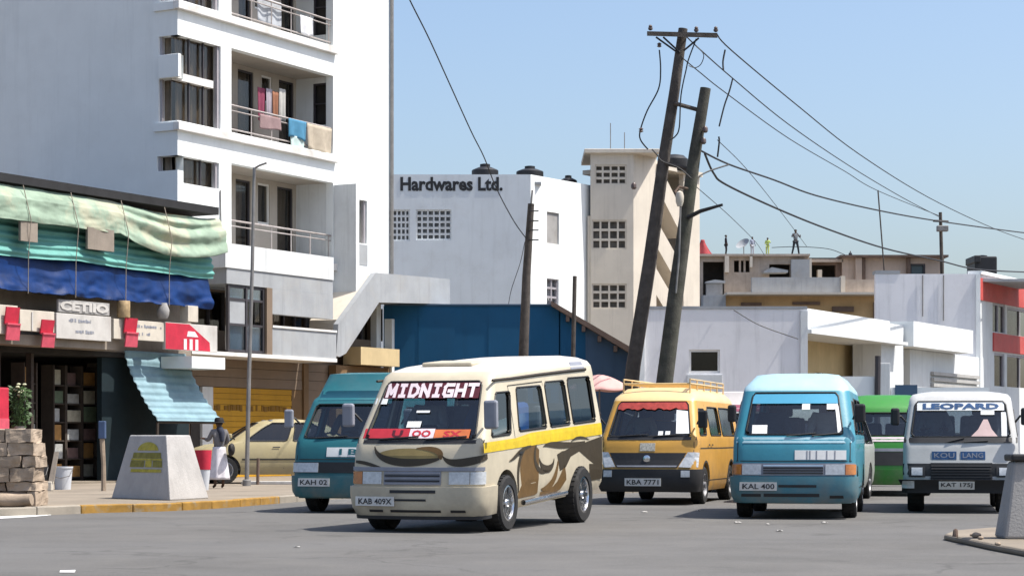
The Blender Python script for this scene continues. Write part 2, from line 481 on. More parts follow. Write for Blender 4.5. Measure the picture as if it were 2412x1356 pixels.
# ------------------------------------------------------------------ the apartment block on the left
AP = 28.3
FA = Fr(-8.35, 53.0, AP)
FS = Fr(-8.35, 53.0, AP + 90)
apt = thing('apartment_building', 'tall white apartment block with laundry balconies and a blank shaded side wall', 'building', (-8.35, 53.0, 0), 0)
u = lambda px, n=0.0: FA.u(px, n)
UE = u(918)
TOP = 16.4
U3a, U3b = u(545), u(785)
floors = [(6.07, 8.26), (9.06, 11.24), (12.07, 14.26)]
su0, su1 = u(846), u(865)
ops = [(U3a, U3b, a, b) for a, b in floors]
ops += [(-1, u(520), 9.07, 11.2), (-1, u(516), 12.09, 14.2), (u(432), u(516), 7.53, 8.2), (-1, u(432), 7.83, 8.2),
        (su0, su1, FA.z(846, 572), FA.z(846, 470))]
MB().wall(FA, 0, UE, 5.14, TOP, ops, 0.24, skip=(3,)).build('facade_wall', 'white_wall', apt)
sops = [(FS.u(374), 1, 9.07, 10.13), (FS.u(374), 1, 10.72, 11.2), (FS.u(370), 1, 7.83, 8.2), (FS.u(376), 1, 12.09, 13.13)]
MB().wall(FS, -16, -0.002, 0, TOP, sops, 0.24, skip=(1,)).build('side_wall', 'white_wall', apt)
MB().fbox(FA, -0.001, UE, TOP, TOP + 0.2, -16, 0.05).build('roof', 'concrete', apt)
MB().fbox(FA, 0.9, UE - 0.02, 0.15, TOP - 0.02, -15, -1.75).build('light_block_core', 'dark_room', apt)  # dark box added inside to stop light leaking through the shell
MB().fbox(FA, UE - 0.24, UE, 0.1, 5.12, -14, -0.3).build('end_wall', 'white_wall', apt)
MB().fbox(FA, UE - 0.22, UE - 0.005, 5.14, TOP, -14, -0.25).build('end_wall', 'white_wall', apt)
# spandrel blocks of the corner windows
for z0, z1, pxl in ((10.13, 10.72, 378), (13.13, 13.74, 378)):
    MB().fbox(FS, FS.u(pxl), 0.10, z0 + 0.003, z1 - 0.003, -0.02, 0.10).build('spandrel_block', 'white_wall', apt, bevel=0.012)
# ledges
for zb in (5.80, 8.82, 11.84, 14.86):
    e = U3b + 0.1
    MB().fbox(FA, -0.12, e, zb, zb + 0.2, -0.05, 0.13).build('ledge', 'ledge_white', apt, bevel=0.01)
    MB().fbox(FS, FS.u(364), -0.001, zb, zb + 0.2, -0.05, 0.06).build('ledge', 'white_wall', apt)
# corner window glazing and curtains
def folds(F, u0, u1, z0, z1, n, amp=0.05, per=0.28):
    return lambda a, b: F.P(u0 + (u1 - u0) * a, z0 + (z1 - z0) * b, n + amp * math.sin(a * (u1 - u0) / per * 6.28) + 0.02 * math.sin(b * 5 + a * 9))
for z0, z1, pr, mull in ((9.07, 11.2, 520, True), (12.09, 14.2, 516, True), (7.5, 8.2, 516, False)):
    ue = u(pr)
    MB().grid(folds(FA, 0.32, ue + 0.1, z0 - 0.05, z1 + 0.05, -0.32, 0.035, 0.2), 80, 2).build('curtain', 'curtain', apt)
    MB().grid(folds(FS, FS.u(368), -0.40, z0 - 0.05, z1 + 0.05, -0.32, 0.03, 0.2), 30, 2).build('curtain', 'curtain', apt)
    MB().fbox(FA, ue - 0.09, ue - 0.003, z0 + 0.003, z1 - 0.003, -0.14, -0.05).build('window_frame', 'frame_grey', apt)
    for q in ((0.33, 0.66) if mull else (0.62,)):
        MB().fbox(FA, ue * q, ue * q + 0.04, max(z0, 7.53) + 0.003, z1 - 0.003, -0.16, -0.10).build('mullion', 'frame_dark', apt)
    if mull:
        zt = z0 + 1.02
        MB().fbox(FA, 0.02, ue - 0.25, zt, zt + 0.19, -0.20, -0.05).build('transom', 'ledge_white', apt)
        MB().fbox(FA, 0.02, ue - 0.09, z0, z1, -0.22, -0.205).build('pane', 'window_glass', apt)
    else:
        MB().fbox(FA, u(432), ue - 0.09, 7.535, z1, -0.22, -0.205).build('pane', 'window_glass', apt)
    MB().fbox(FS, FS.u(370) if z0 < 8 else FS.u(374), FS.u(370 if z0 < 8 else 374) + 0.06, max(z0, 7.83) + 0.003, z1 - 0.003 if z0 < 12 else 13.1, -0.14, -0.05).build('window_frame', 'frame_grey', apt)
# small window right of the balconies
z0, z1 = FA.z(846, 572), FA.z(846, 470)
MB().fbox(FA, su0, su1, z0, z1, -0.5, -0.3).build('curtain', 'curtain', apt)
MB().fbox(FA, su1 - 0.09, su1 - 0.003, z0 + 0.003, z1 - 0.003, -0.16, -0.06).build('window_frame', 'frame_grey', apt)
MB().fbox(FA, su0, su1, z0 - 0.62, z0 - 0.03, 0.0, 0.012).build('panel', 'concrete', apt)
# fin wall beside the second-floor balcony, drain pipe and conduit
MB().fbox(FA, U3b + 0.015, U3b + 0.19, 5.0, 8.2, 0.003, 0.74).build('fin_wall', 'white_wall_old', apt)
MB().fbox(FA, U3b - 0.1, UE + 0.003, 8.2, 8.32, -0.1, 0.76).build('canopy_slab', 'white_wall', apt) if False else None
MB().tube([FA.P(UE + 0.02, 5.2, 0.06), FA.P(UE + 0.02, TOP, 0.06)], 0.055, 8).build('drain_pipe', 'steel_grey', apt)
MB().tube([FA.P(u(517), 7.5, 0.03), FA.P(u(517) + 0.03, 6.4, 0.03)], 0.02, 6).build('conduit', 'steel_grey', apt)
FE = Fr(FA.P(U3b, 0).x, FA.P(U3b, 0).y, AP + 90)
nb = -1.25
def opening_set(F, px0, py0, px1, py1, n):
    return (F.u(px0, n), F.u(px1, n), F.z(px0, py1, n), F.z(px0, py0, n))
bal = {1: [(560, 148, 597, 420, 'door'), (616, 165, 641, 240, 'window'), (657, 174, 692, 420, 'door')],
       0: [(555, 410, 590, 700, 'door'), (607, 422, 635, 526, 'window'), (653, 432, 690, 700, 'door')],
       2: [(562, -130, 590, 60, 'door'), (600, -110, 640, 20, 'window'), (662, -100, 692, 90, 'door')]}
for k, (z0, z1) in enumerate(floors):
    ow = []
    for px0, py0, px1, py1, kind in bal[k]:
        a, b, c, d = opening_set(FA, px0, py0, px1, py1, nb)
        ow.append((a, b, max(c, z0 + 0.02), min(d, z1 - 0.12), kind))
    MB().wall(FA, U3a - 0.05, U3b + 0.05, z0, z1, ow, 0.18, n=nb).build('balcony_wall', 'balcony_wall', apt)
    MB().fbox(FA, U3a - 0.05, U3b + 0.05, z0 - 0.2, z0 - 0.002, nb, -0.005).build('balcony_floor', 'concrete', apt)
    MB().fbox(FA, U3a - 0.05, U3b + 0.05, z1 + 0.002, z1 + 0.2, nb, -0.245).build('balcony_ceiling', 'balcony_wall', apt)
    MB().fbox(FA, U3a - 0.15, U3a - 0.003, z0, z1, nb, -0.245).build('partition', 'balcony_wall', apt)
    for a, b, c, d, kind in ow:
        w = MB()
        w.fbox(FA, a, a + 0.05, c, d, nb - 0.12, nb - 0.03); w.fbox(FA, b - 0.05, b, c, d, nb - 0.12, nb - 0.03); w.fbox(FA, a + 0.05, b - 0.05, d - 0.05, d, nb - 0.12, nb - 0.03)
        if kind == 'window': w.fbox(FA, a + 0.05, b - 0.05, c, c + 0.06, nb - 0.12, nb - 0.03)
        fr_ = w.build(kind + '_frame', 'frame_white' if kind == 'window' else 'frame_dark', apt)
        MB().fbox(FA, a + 0.05, b - 0.05, c + 0.06, d - 0.05, nb - 0.09, nb - 0.075).build('pane', 'window_glass', fr_)
        MB().grid(folds(FA, a - 0.05, b + 0.05, c, d, nb - 0.32, 0.03, 0.2), 16, 2).build('curtain', 'curtain', apt)
    # end wall with its window
    eo = []
    if k == 1:
        eo = [(FE.u(737), FE.u(772), FE.z(737, 296), FE.z(737, 198))]
    if k == 2:
        eo = [(FE.u(738), FE.u(774), z0 + 0.35, z1 - 0.3)]
    MB().wall(FE, nb, -0.25, z0, z1, eo, 0.15, n=-0.01).build('partition', 'white_wall_old', apt)
    for a, b, c, d in eo:
        w = MB(); w.fbox(FE, a, a + 0.04, c, d, -0.1, -0.02); w.fbox(FE, b - 0.04, b, c, d, -0.1, -0.02); w.fbox(FE, a + 0.04, b - 0.04, d - 0.04, d, -0.1, -0.02)
        w.fbox(FE, a + 0.04, b - 0.04, (c + d) / 2, (c + d) / 2 + 0.03, -0.1, -0.02)
        w.build('window_frame', 'frame_dark', apt)
        MB().fbox(FE, a - 0.02, b + 0.02, c - 0.02, d + 0.02, -0.35, -0.2).build('curtain', 'dark_room', apt)  # no cloth: near-black box standing in for the unlit room
    # railing
    rl = MB()
    for zz, r_ in ((z0 + 0.72, 0.028), (z0 + 0.58, 0.018), (z0 + 0.10, 0.02)):
        rl.tube([FA.P(U3a + 0.01, zz, -0.08), FA.P(U3b - 0.02, zz, -0.08)], r_, 6)
    n_ = 5
    for i in range(n_ + 1):
        uu = U3a + 0.08 + (U3b - U3a - 0.2) * i / n_
        rl.tube([FA.P(uu, z0, -0.08), FA.P(uu, z0 + 0.72, -0.08)], 0.02, 6)
    rl.build('railing', 'rail_metal', apt)
# first floor: recessed wall with dark glazing, projecting slab, hanging fascia, framed kiosk window, parapet
nf = -0.5
fo = [(u(460, nf), u(533, nf), 3.95, 4.95), (u(552, nf), u(628, nf), 3.35, 5.0), (u(645, nf), u(800, nf), 4.0, 4.95), (u(806, nf), u(905, nf), 4.0, 4.95)]
MB().wall(FA, 0.02, UE - 0.25, 3.2, 5.13, fo, 0.2, n=nf).build('first_floor_wall', 'brown_panel', apt)
MB().fbox(FA, -0.001, UE - 0.25, 5.0, 5.135, -1.7, -0.245).build('soffit', 'concrete', apt)
for a, b, c, d in fo:
    w = MB(); k = max(2, round((b - a) / 0.55))
    for i in range(k + 1):
        q = a + (b - a - 0.05) * i / k
        w.fbox(FA, q, q + 0.05, c, d, nf - 0.15, nf - 0.05)
    w.build('window_frame', 'frame_dark', apt)
    MB().fbox(FA, a, b, c, d, nf - 0.13, nf - 0.12).build('pane', 'window_glass', apt)
    MB().grid(folds(FA, a, b, c, d, nf - 0.45, 0.05, 0.3), 30, 2).build('curtain', 'curtain', apt)
N1 = 0.95
MB().fbox(FA, u(531, N1), u(786, N1), 5.42, 6.03, 0.135, N1).build('canopy_slab', 'white_wall_old', apt)
MB().fbox(FA, u(536, N1), u(786, N1), 5.02, 5.418, 0.002, N1 - 0.03).build('hanging_fascia', 'concrete', apt)
MB().fbox(FA, u(641, N1), u(786, N1), 4.36, 5.017, N1 - 0.25, N1 - 0.02).build('hanging_fascia', 'concrete', apt)
MB().fbox(FA, u(641, N1), u(792, N1), 3.3, 4.0, N1 - .18, N1).build('parapet', 'concrete', apt)
MB().fbox(FA, u(450, N1), u(792, N1), 3.2, 3.297, -0.5, N1 + 0.03).build('walkway_slab', 'ledge_white', apt)
MB().fbox(FA, u(641, N1), u(792, N1), 4.003, 4.06, N1 - .2, N1 + 0.03).build('coping', 'ledge_white', apt)
MB().fbox(FA, u(628, N1), u(641, N1), 3.3, 5.017, N1 - .2, N1 + 0.01).build('post', 'brown_panel', apt)
w = MB(); ka, kb = u(542, N1), u(628, N1); kz0, kz1 = 3.32, 5.0
for q in (ka, (ka + kb) / 2 - 0.03, kb - 0.07):
    w.fbox(FA, q, q + 0.07, kz0, kz1, N1 - .14, N1 - .06)
for q in (kz0, 3.98, 4.62, kz1 - 0.06):
    w.fbox(FA, ka + 0.07, (ka + kb) / 2 - 0.03, q, q + 0.06, N1 - .13, N1 - .07); w.fbox(FA, (ka + kb) / 2 + 0.04, kb - 0.07, q, q + 0.06, N1 - .13, N1 - .07)
kf = w.build('kiosk_frame', 'frame_dark', apt)
for a, b in ((ka + 0.07, (ka + kb) / 2 - 0.03), ((ka + kb) / 2 + 0.04, kb - 0.07)):
    for c, d, m_ in ((3.38, 3.98, 'pale_pane'), (4.68, kz1 - 0.06, 'pale_pane')):
        MB().fbox(FA, a, b, c, d, N1 - .105, N1 - .095).build('pane', m_, kf)
        MB().fbox(FA, a, b, c, d, N1 - .2, N1 - .17).build('backing_panel', 'ledge_white', kf)
MB().fbox(FA, ka + 0.07, (ka + kb) / 2 - 0.03, 4.04, 4.62, N1 - .105, N1 - .09).build('door_panel', 'concrete', kf)
# stair parapet zigzag
def upoly(pts, n):
    return [FA.P(u(px, n), FA.z(px, py, n), n) for px, py in pts]
zz_ = [(792, 838), (797, 763), (885, 642), (1060, 657), (1060, 716), (893, 712), (815, 832), (800, 840)]
nv = Vector((FA.n.x, FA.n.y, 0))
MB().prism(upoly(zz_, N1), nv * -0.16).build('stair_parapet', 'concrete', apt)  # sun reaches this face; its shaded grey is put into the colour
MB().prism([p + nv * -0.162 for p in upoly([(803, 800), (806, 752), (880, 648), (890, 648), (890, 700)], N1)], nv * -0.9).build('stair_flight', 'cream_wall', apt)  # cream stands for the sunlit inner stair wall
MB().prism([p + nv * -0.165 for p in upoly([(890, 712), (890, 690), (1060, 697), (1060, 714)], N1)], nv * -1.3).build('landing_slab', 'concrete', apt)
MB().prism(upoly([(847, 690), (852, 640), (884, 641), (884, 655)], -0.25), nv * -0.2).build('stair_wall', 'cream_wall', apt)
# ground floor: cladding boards, shutter, posts, brown wing, ochre fascia
ng = -0.3
MB().fbox(FA, -0.0, UE - 0.26, 0.1, 3.19, -1.6, ng - 0.06).build('ground_floor_wall', 'brown_panel', apt)
rows = [(2.47, 2.72), (2.73, 2.97), (2.98, 3.195)]
for zc, zd in rows:
    for pa, pb in ((452, 586), (587, 711), (724, 791)):
        MB().fbox(FA, u(pa, ng), u(pb, ng), zc, zd, ng - 0.06, ng + random.uniform(0, 0.012)).build('cladding_board', 'brown_panel', apt)
MB().fbox(FA, u(712, ng), u(723, ng), 0.1, 3.195, ng - 0.05, ng + 0.06).build('post', 'brown_wall', apt)
MB().fbox(FA, u(474, ng), u(499, ng), 0.1, 2.46, ng - 0.05, ng + 0.04).build('post', 'white_wall_old', apt)
MB().fbox(FA, u(452, ng), u(473, ng), 0.1, 2.46, ng - 0.3, ng - 0.03).build('side_door_or_gap', 'dark_room', apt)  # near-black box painted for the dark gap beside the post, no door leaf
MB().fbox(FA, u(687, ng), u(711, ng), 0.1, 2.46, ng - 0.06, ng).build('side_door_or_gap', 'brown_wall', apt)
MB().fbox(FA, u(724, ng), u(791, ng), 0.1, 2.465, ng - 0.06, ng).build('panel', 'brown_panel', apt)
ca, cb = u(500, ng), u(686, ng)
for i in range(16):
    a = 0.12 + i * 0.146
    MB().fbox(FA, ca, cb, a + 0.004, a + 0.142, ng - 0.05, ng + (0.012 if i % 2 else 0.0)).build('shutter_slat', 'ochre_shutter', apt)
mat('ochre_ink', (0.22, 0.11, 0.01), 0.7, 0.2, 8)
ux = u(506, ng + .02)
while ux < u(676, ng + .02):
    wd_ = random.uniform(0.07, 0.2)
    if random.random() < 0.82:
        MB().fbox(FA, ux, ux + wd_ * 0.8, 1.84 + random.uniform(0, .04), 1.98 + random.uniform(0, .04), ng + 0.002, ng + 0.016).build('painted_mark', 'ochre_ink', apt)
    ux += wd_
MB().fbox(FA, u(793), u(922), 0.1, 3.19, -0.26, -0.02).build('ground_floor_wing', 'brown_wall', apt)
MB().fbox(FA, u(850, 0.35), u(941, 0.35), 3.22, 3.72, -0.24, 0.35).build('fascia_board', 'ochre_wall', apt)
MB().fbox(FA, u(919), u(926), 0.1, 4.62, -0.2, 0.06).build('post', 'white_wall', apt)

# ------------------------------------------------------------------ laundry on the third-floor balcony
def cloth(name, label, cat, col, F, px0, px1, py0, py1, n, fold=0.03, rough=0.9):
    m = mat('cloth_' + label[:22], col, rough, 0.12, 6, 0.1, 60)
    a, b = F.u(px0, n), F.u(px1, n); c, d = F.z(px0, py1, n), F.z(px0, py0, n)
    ph = random.random() * 6
    o = MB().grid(lambda s, t: F.P(a + (b - a) * s, c + (d - c) * t + 0.03 * math.sin(s * 5 + ph) * (1 - t), n + fold * math.sin(s * 11 + ph) * (1.1 - t) + 0.01), 14, 8).build(name, m, solid=0.008)
    return tag(o, label, cat, 'laundry on the balconies')
cloth('towel', 'bright blue towel hung over the third-floor balcony rail', 'towel', (0.06, 0.21, 0.34), FA, 679, 721, 278, 322, -0.03)  # laundry colours lowered, balcony shadow and haze are put into them
cloth('towel', 'pale aqua cloth hanging below the blue balcony towel', 'cloth', (0.45, 0.56, 0.54), FA, 683, 716, 318, 345, -0.05)
cloth('shirt', 'deep pink garment hanging behind the balcony rail', 'garment', (0.22, 0.04, 0.08), FA, 606, 625, 205, 285, -0.45)
cloth('shirt', 'pale mauve garment hanging beside the deep pink one', 'garment', (0.36, 0.32, 0.36), FA, 626, 640, 208, 280, -0.42)
cloth('shirt', 'terracotta garment hanging left of the long white cloth', 'garment', (0.26, 0.11, 0.06), FA, 641, 656, 214, 290, -0.4)
cloth('sheet', 'long off-white cloth hanging in front of the balcony door', 'cloth', (0.44, 0.43, 0.40), FA, 657, 672, 208, 285, -0.38)
cloth('rug', 'dusky pink cloth draped low over the balcony rail', 'cloth', (0.28, 0.19, 0.19), FA, 612, 660, 268, 300, -0.035)
cloth('rug', 'tattered beige mat hung on the right of the balcony rail', 'mat', (0.42, 0.36, 0.28), FA, 722, 781, 290, 352, -0.03, 0.05)
cloth('rug', 'grey patterned mat hung behind the top-floor balcony rail', 'mat', (0.42, 0.44, 0.47), FA, 604, 662, -10, 50, -0.2, 0.03)
cloth('towel', 'striped white cloth on the top-floor balcony rail', 'cloth', (0.66, 0.66, 0.68), FA, 706, 735, 35, 78, -0.03)

# ------------------------------------------------------------------ blue shed
Fb = Fr(0, 62.0, 90)
shed = thing('blue_shed', 'deep blue sheet-metal shed with a slanting brown roof edge', 'shed', (0, 62.0, 0))
xb = lambda px: Fb.u(px)
zb_ = lambda py: Fb.z(1206, py)
apx, apz = xb(1318), zb_(720)
ex, ez = xb(1505), zb_(838)
edge = [xb(905)]
while edge[-1] < xb(1318) - 0.3:
    edge.append(edge[-1] + 1.02)
edge[-1] = apx
for i in range(len(edge) - 1):
    n0 = 0.012 * (i % 2)
    MB().fbox(Fb, edge[i] - 0.02, edge[i + 1] + 0.02, 0.1, apz - 0.001 * (i % 2), -0.08 - n0, n0).build('wall_sheet', 'blue_sheet', shed)
k = 3
for i in range(k):
    a = apx + (ex - apx) * i / k + 0.006; b = apx + (ex - apx) * (i + 1) / k - 0.006
    za = apz + (ez - apz) * (i / k) - 0.03; zd = apz + (ez - apz) * ((i + 1) / k) - 0.03
    a -= 0.02; b += 0.02
    MB().prism([Fb.P(a, 0.1, 0.006 * (i % 2)), Fb.P(b, 0.1, 0.006 * (i % 2)), Fb.P(b, zd, 0.006 * (i % 2)), Fb.P(a, za, 0.006 * (i % 2))], (0, 0.08, 0)).build('wall_sheet', 'blue_grey_sheet' if i else 'blue_sheet', shed)
MB().prism([Fb.P(apx - 0.25, apz + 0.13, 0.3), Fb.P(ex + 0.2, ez - 0.02, 0.3), Fb.P(ex + 0.2, ez - 0.22, 0.3), Fb.P(apx - 0.25, apz - 0.01, 0.3)], (0, 9, 0)).build('roof', 'roof_brown', shed)
MB().fbox(Fb, xb(905), apx - 0.25, apz + 0.002, apz + 0.05, -9, 0.05).build('flat_roof', 'blue_grey_sheet', shed)
MB().fbox(Fb, ex - 0.1, ex - 0.002, 0.1, ez - 0.25, -8.5, -0.09).build('side_wall', 'blue_grey_sheet', shed)
for i in range(5):
    t = (i + 0.5) / 5
    q = apx + (ex - apx) * t; zq = apz + (ez - apz) * t
    MB().fbox(Fb, q - 0.05, q + 0.05, zq - 0.32, zq - 0.15, -0.02, 0.28).build('rafter', 'roof_brown', shed)

# ------------------------------------------------------------------ hardware building
hx, hy = (1250 - CX) * 80 / FPX, 80.0
hw = thing('hardware_building', 'white building lettered Hardwares Ltd with breeze-block windows', 'building', (hx, hy, 0))
FH = Fr(hx, hy, 90); FH2 = Fr(hx, hy, 35)
HT = FH.z(1250, 411)
def grille(F, a, b, c, d, n, parent, m='white_wall_old', nu=4, nz=3, t=0.05, back='grille_shade'):
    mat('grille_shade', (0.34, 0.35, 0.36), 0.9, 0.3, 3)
    mat('grille_dark', (0.17, 0.155, 0.135), 0.9, 0.3, 3)
    w = MB()
    w.fbox(F, a, a + t, c, d, n - 0.1, n); w.fbox(F, b - t, b, c, d, n - 0.1, n)
    w.fbox(F, a + t, b - t, c, c + t, n - 0.1, n); w.fbox(F, a + t, b - t, d - t, d, n - 0.1, n)
    g = w.build('grille_frame', m, parent)
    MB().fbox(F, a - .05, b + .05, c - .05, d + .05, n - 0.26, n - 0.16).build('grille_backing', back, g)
    for i in range(1, nu):
        q = a + (b - a) * i / nu
        MB().fbox(F, q - t * 0.6, q + t * 0.6, c + t, d - t, n - 0.09, n - 0.01).build('grille_bar', m, g)
    for j in range(1, nz):
        q = c + (d - c) * j / nz
        MB().fbox(F, a + t, b - t, q - t * 0.8, q + t * 0.8, n - 0.085, n - 0.015).build('grille_bar', m, g)
mat('hardware_wall', (0.60, 0.64, 0.67), 0.88, 0.04, 1.0, 0.15, 50, streak=0.25, dirt=0.35, dirtcol=(0.42, 0.42, 0.41))
gw = [(FH.u(980), FH.u(1063), FH.z(1000, 565), FH.z(1000, 494)), (FH.u(905), FH.u(965), FH.z(1000, 567), FH.z(1000, 494))]
MB().wall(FH, -10, -0.002, 0, HT, gw, 0.2).build('front_wall', 'hardware_wall', hw)
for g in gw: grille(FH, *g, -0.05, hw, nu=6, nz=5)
o2 = [(FH2.u(1288), FH2.u(1317), FH2.z(1288, 572), FH2.z(1288, 498)), (FH2.u(1288), FH2.u(1316), FH2.z(1288, 720), FH2.z(1288, 655))]
MB().wall(FH2, 0, 9, 0, HT, o2, 0.2).build('side_wall', 'white_wall', hw)
MB().fbox(FH2, o2[0][0], o2[0][1], o2[0][2], o2[0][3], -0.12, -0.06).build('shutter', 'concrete_dark', hw)
grille(FH2, *o2[1], -0.06, hw, 'frame_grey', 2, 3)
MB().fbox(FH, -9.9, -0.5, 0.1, HT - 0.3, -9, -0.6).build('light_block_core', 'dark_room', hw)  # added dark box, keeps light out of the hollow building
MB().fbox(FH, -9.9, 0.4, HT - 0.35, HT - 0.25, -8, -0.21).build('roof', 'concrete', hw)
wall_text('Hardwares Ltd.', 'letter_black', hw, FH, FH.u(943), FH.u(1184), FH.z(1000, 450), FH.z(1000, 417), 0.004, 0.035)
# crane-like ledge and rail on its side
def tank(label, px0, px1, py0, py1, Y, prof):
    a, b = W(px0, py1, Y), W(px1, py0, Y)
    r = (b.x - a.x) / 2; c = Vector(((a.x + b.x) / 2, Y, a.z - 0.3)); h = b.z - a.z + 0.3
    t = MB().lathe([(r * q, h * k) for q, k in prof], c, 'Z', 20).build('water_tank', 'tank_black')
    return tag(t, label, 'water tank', 'black rooftop water tanks')
flatp = [(0.98, 0), (1, 0.05), (1, 0.62), (0.95, 0.66), (0.5, 0.8), (0.38, 0.82), (0.38, 0.97), (0.2, 1.0)]
tank('black rooftop water tank above the lettering, left of the three', 1111, 1174, 386, 411, 82.5, flatp)
tank('black rooftop water tank above the white corner, middle of the three', 1216, 1280, 391, 410, 82.5, flatp)
tank('small black rooftop water tank nearest the stair tower', 1318, 1359, 413, 430, 84.5, flatp)

# ------------------------------------------------------------------ stair tower
tx, ty = (1391 - CX) * 83 / FPX, 83.0
tw = thing('stair_tower', 'cream stair tower with breeze-block grilles and a flat overhanging roof', 'tower', (tx, ty, 0))
FT = Fr(tx, ty, 90)
TT = FT.z(1391, 362)
TW = FT.u(1492)
tg = [(FT.u(1401), FT.u(1476), FT.z(1400, 435), FT.z(1400, 388)), (FT.u(1394), FT.u(1476), FT.z(1400, 587), FT.z(1400, 518)), (FT.u(1394), FT.u(1476), FT.z(1400, 727), FT.z(1400, 668))]
MB().wall(FT, 0, TW, 0, TT, tg, 0.22).build('front_wall', 'cream_wall', tw)
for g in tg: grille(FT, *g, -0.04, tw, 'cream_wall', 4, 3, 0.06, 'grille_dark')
FT2 = Fr(FT.P(TW, 0).x, FT.P(TW, 0).y, 35)
v = lambda px, n=0.0: FT2.u(px, n)
TE = v(1648)
MB().fbox(FT2, 0.002, v(1546), 0, TT, -0.22, 0.0).build('side_wall', 'cream_wall', tw)
TM = FT2.z(1600, 408)
MB().fbox(FT2, v(1610), TE, 0, TM, -0.22, 0.001).build('side_wall', 'cream_wall', tw)
MB().fbox(FT2, v(1546) + 0.003, v(1610) - 0.003, 0, TM + 0.3, -1.4, -1.1).build('stair_back_wall', 'brown_panel', tw)
MB().fbox(FT2, v(1546), TE, TM, TM + 0.18, -3.5, 0.15).build('side_roof', 'cream_wall', tw)
MB().fbox(FT2, TE - 0.22, TE, 0, TM - 0.003, -4, -0.23).build('rear_wall', 'cream_wall', tw)
fl = [((1546, 432), (1611, 560)), ((1546, 575), (1611, 690)), ((1546, 690), (1611, 800))]
for (xa, ya), (xb2, yb) in fl:
    p = [FT2.P(v(xa) + 0.004, FT2.z(xa, ya)), FT2.P(v(xb2) - 0.004, FT2.z(xb2, yb)), FT2.P(v(xb2) - 0.004, FT2.z(xb2, yb - 62)), FT2.P(v(xa) + 0.004, FT2.z(xa, ya - 62))]
    p = [q + Vector((FT2.n.x, FT2.n.y, 0)) * -0.05 for q in p]
    MB().prism(p, Vector((FT2.n.x, FT2.n.y, 0)) * -1.0).build('stair_flight', 'cream_wall', tw)
MB().fbox(FT, -0.25, TW + 1.0, TT, TT + 0.16, -3.6, 0.25).build('roof_slab', 'cream_wall', tw, bevel=0.02)
MB().fbox(FT, 0.25, TW - 0.2, 0, TT - 0.1, -3.4, -0.7).build('light_block_core', 'dark_room', tw)  # added dark box, blocks light inside the hollow tower
MB().fbox(FT, FT.u(1384), -0.003, 0, FT.z(1390, 508), -0.6, -0.06).build('lower_wing', 'cream_wall', tw)
for px in (1438, 1471):
    tag(MB().tube([W(px, 352, 84), W(px, 290 if px == 1438 else 312, 84)], 0.018, 5).build('aerial_mast', 'steel_grey'), 'thin rooftop aerial on the stair tower, %s of the pair' % ('left' if px == 1438 else 'right'), 'aerial')
tag(MB().lathe([(0.55, 0), (0.57, 0.05), (0.57, 0.5), (0.4, 0.65), (0.15, 0.7)], W(1588, 405, 86), 'Z', 18).build('water_tank', 'tank_black'), 'black water tank behind the leaning poles on the stair tower', 'water tank', 'black rooftop water tanks')

# ------------------------------------------------------------------ low white building behind the poles
lx, ly = (1902 - CX) * 58 / FPX, 58.0
low = thing('low_white_building', 'low pale lavender building with a lit white canopy fascia', 'building', (lx, ly, 0))
FL = Fr(lx, ly, 90); FL2 = Fr(lx, ly, AP)
LT = FL.z(1890, 728)
lo = [(FL.u(1623), FL.u(1696), FL.z(1650, 878), FL.z(1650, 823))]
MB().wall(FL, FL.u(1516), -0.002, 0, LT, lo, 0.2).build('front_wall', 'lavender_wall', low)
a, b, c, d = lo[0]
w = MB(); w.fbox(FL, a, a + 0.06, c, d, -0.12, -0.04); w.fbox(FL, b - 0.06, b, c, d, -0.12, -0.04); w.fbox(FL, a + .06, b - .06, d - .06, d, -0.12, -0.04); w.fbox(FL, a + .06, b - .06, c, c + .06, -.12, -.04)
wf = w.build('window_frame', 'frame_white', low)
MB().fbox(FL, a + .06, b - .06, c + .06, d - .06, -0.09, -0.08).build('pane', 'window_glass', wf)
MB().fbox(FL, a - 0.1, b + 0.1, c - 0.1, d + 0.1, -0.7, -0.4).build('curtain', 'dark_room', low)  # dark box painted as the unlit room behind the pane, not cloth
MB().fbox(FL, a - 0.05, b + 0.05, c - 0.62, c - 0.05, 0.0, 0.05).build('sill_panel', 'white_wall_old', low)
MB().fbox(FL, FL.u(1500), FL.u(1518), 0, FL.z(1510, 760), -0.3, 0.08).build('pier', 'white_wall', low)
MB().fbox(FL, FL.u(1885), 0.0, 0, LT - 0.05, 0.003, 0.06).build('corner_pilaster', 'white_wall_old', low)
MB().fbox(FL, FL.u(1516), -0.01, LT + 0.002, LT + 0.08, -2.5, 0.02).build('roof', 'concrete', low)
um = lambda px, n=0.0: FL2.u(px, n)
z1 = FL2.z(1902, 726); z0 = FL2.z(1902, 776)
MB().fbox(FL2, 0.003, um(2096), z0, z1, -1.5, 0.0).build('canopy_fascia', 'white_wall', low)
MB().fbox(FL2, 0.0, um(2130), z0 - 0.1, z0 - 0.003, -1.6, 0.12).build('canopy_slab', 'white_wall_old', low)
nd = -1.5
do = [(um(1920, nd), um(1938, nd), 1.9, 3.1), (um(1974, nd), um(1992, nd), 1.9, 3.05)]
MB().wall(FL2, -0.5, um(2096, nd), 0, z0 - 0.1, do, 0.2, n=nd).build('recess_wall', 'ochre_wall', low)
for a, b, c, d in do:
    w = MB(); w.fbox(FL2, a, a + 0.06, c, d, nd - 0.1, nd - 0.03); w.fbox(FL2, b - 0.06, b, c, d, nd - 0.1, nd - 0.03); w.build('window_frame', 'frame_white', low)
    MB().fbox(FL2, a - .1, b + .1, c, d, nd - 0.7, nd - 0.3).build('curtain', 'dark_room', low)  # near-black box in place of the room's darkness, no curtain hangs here
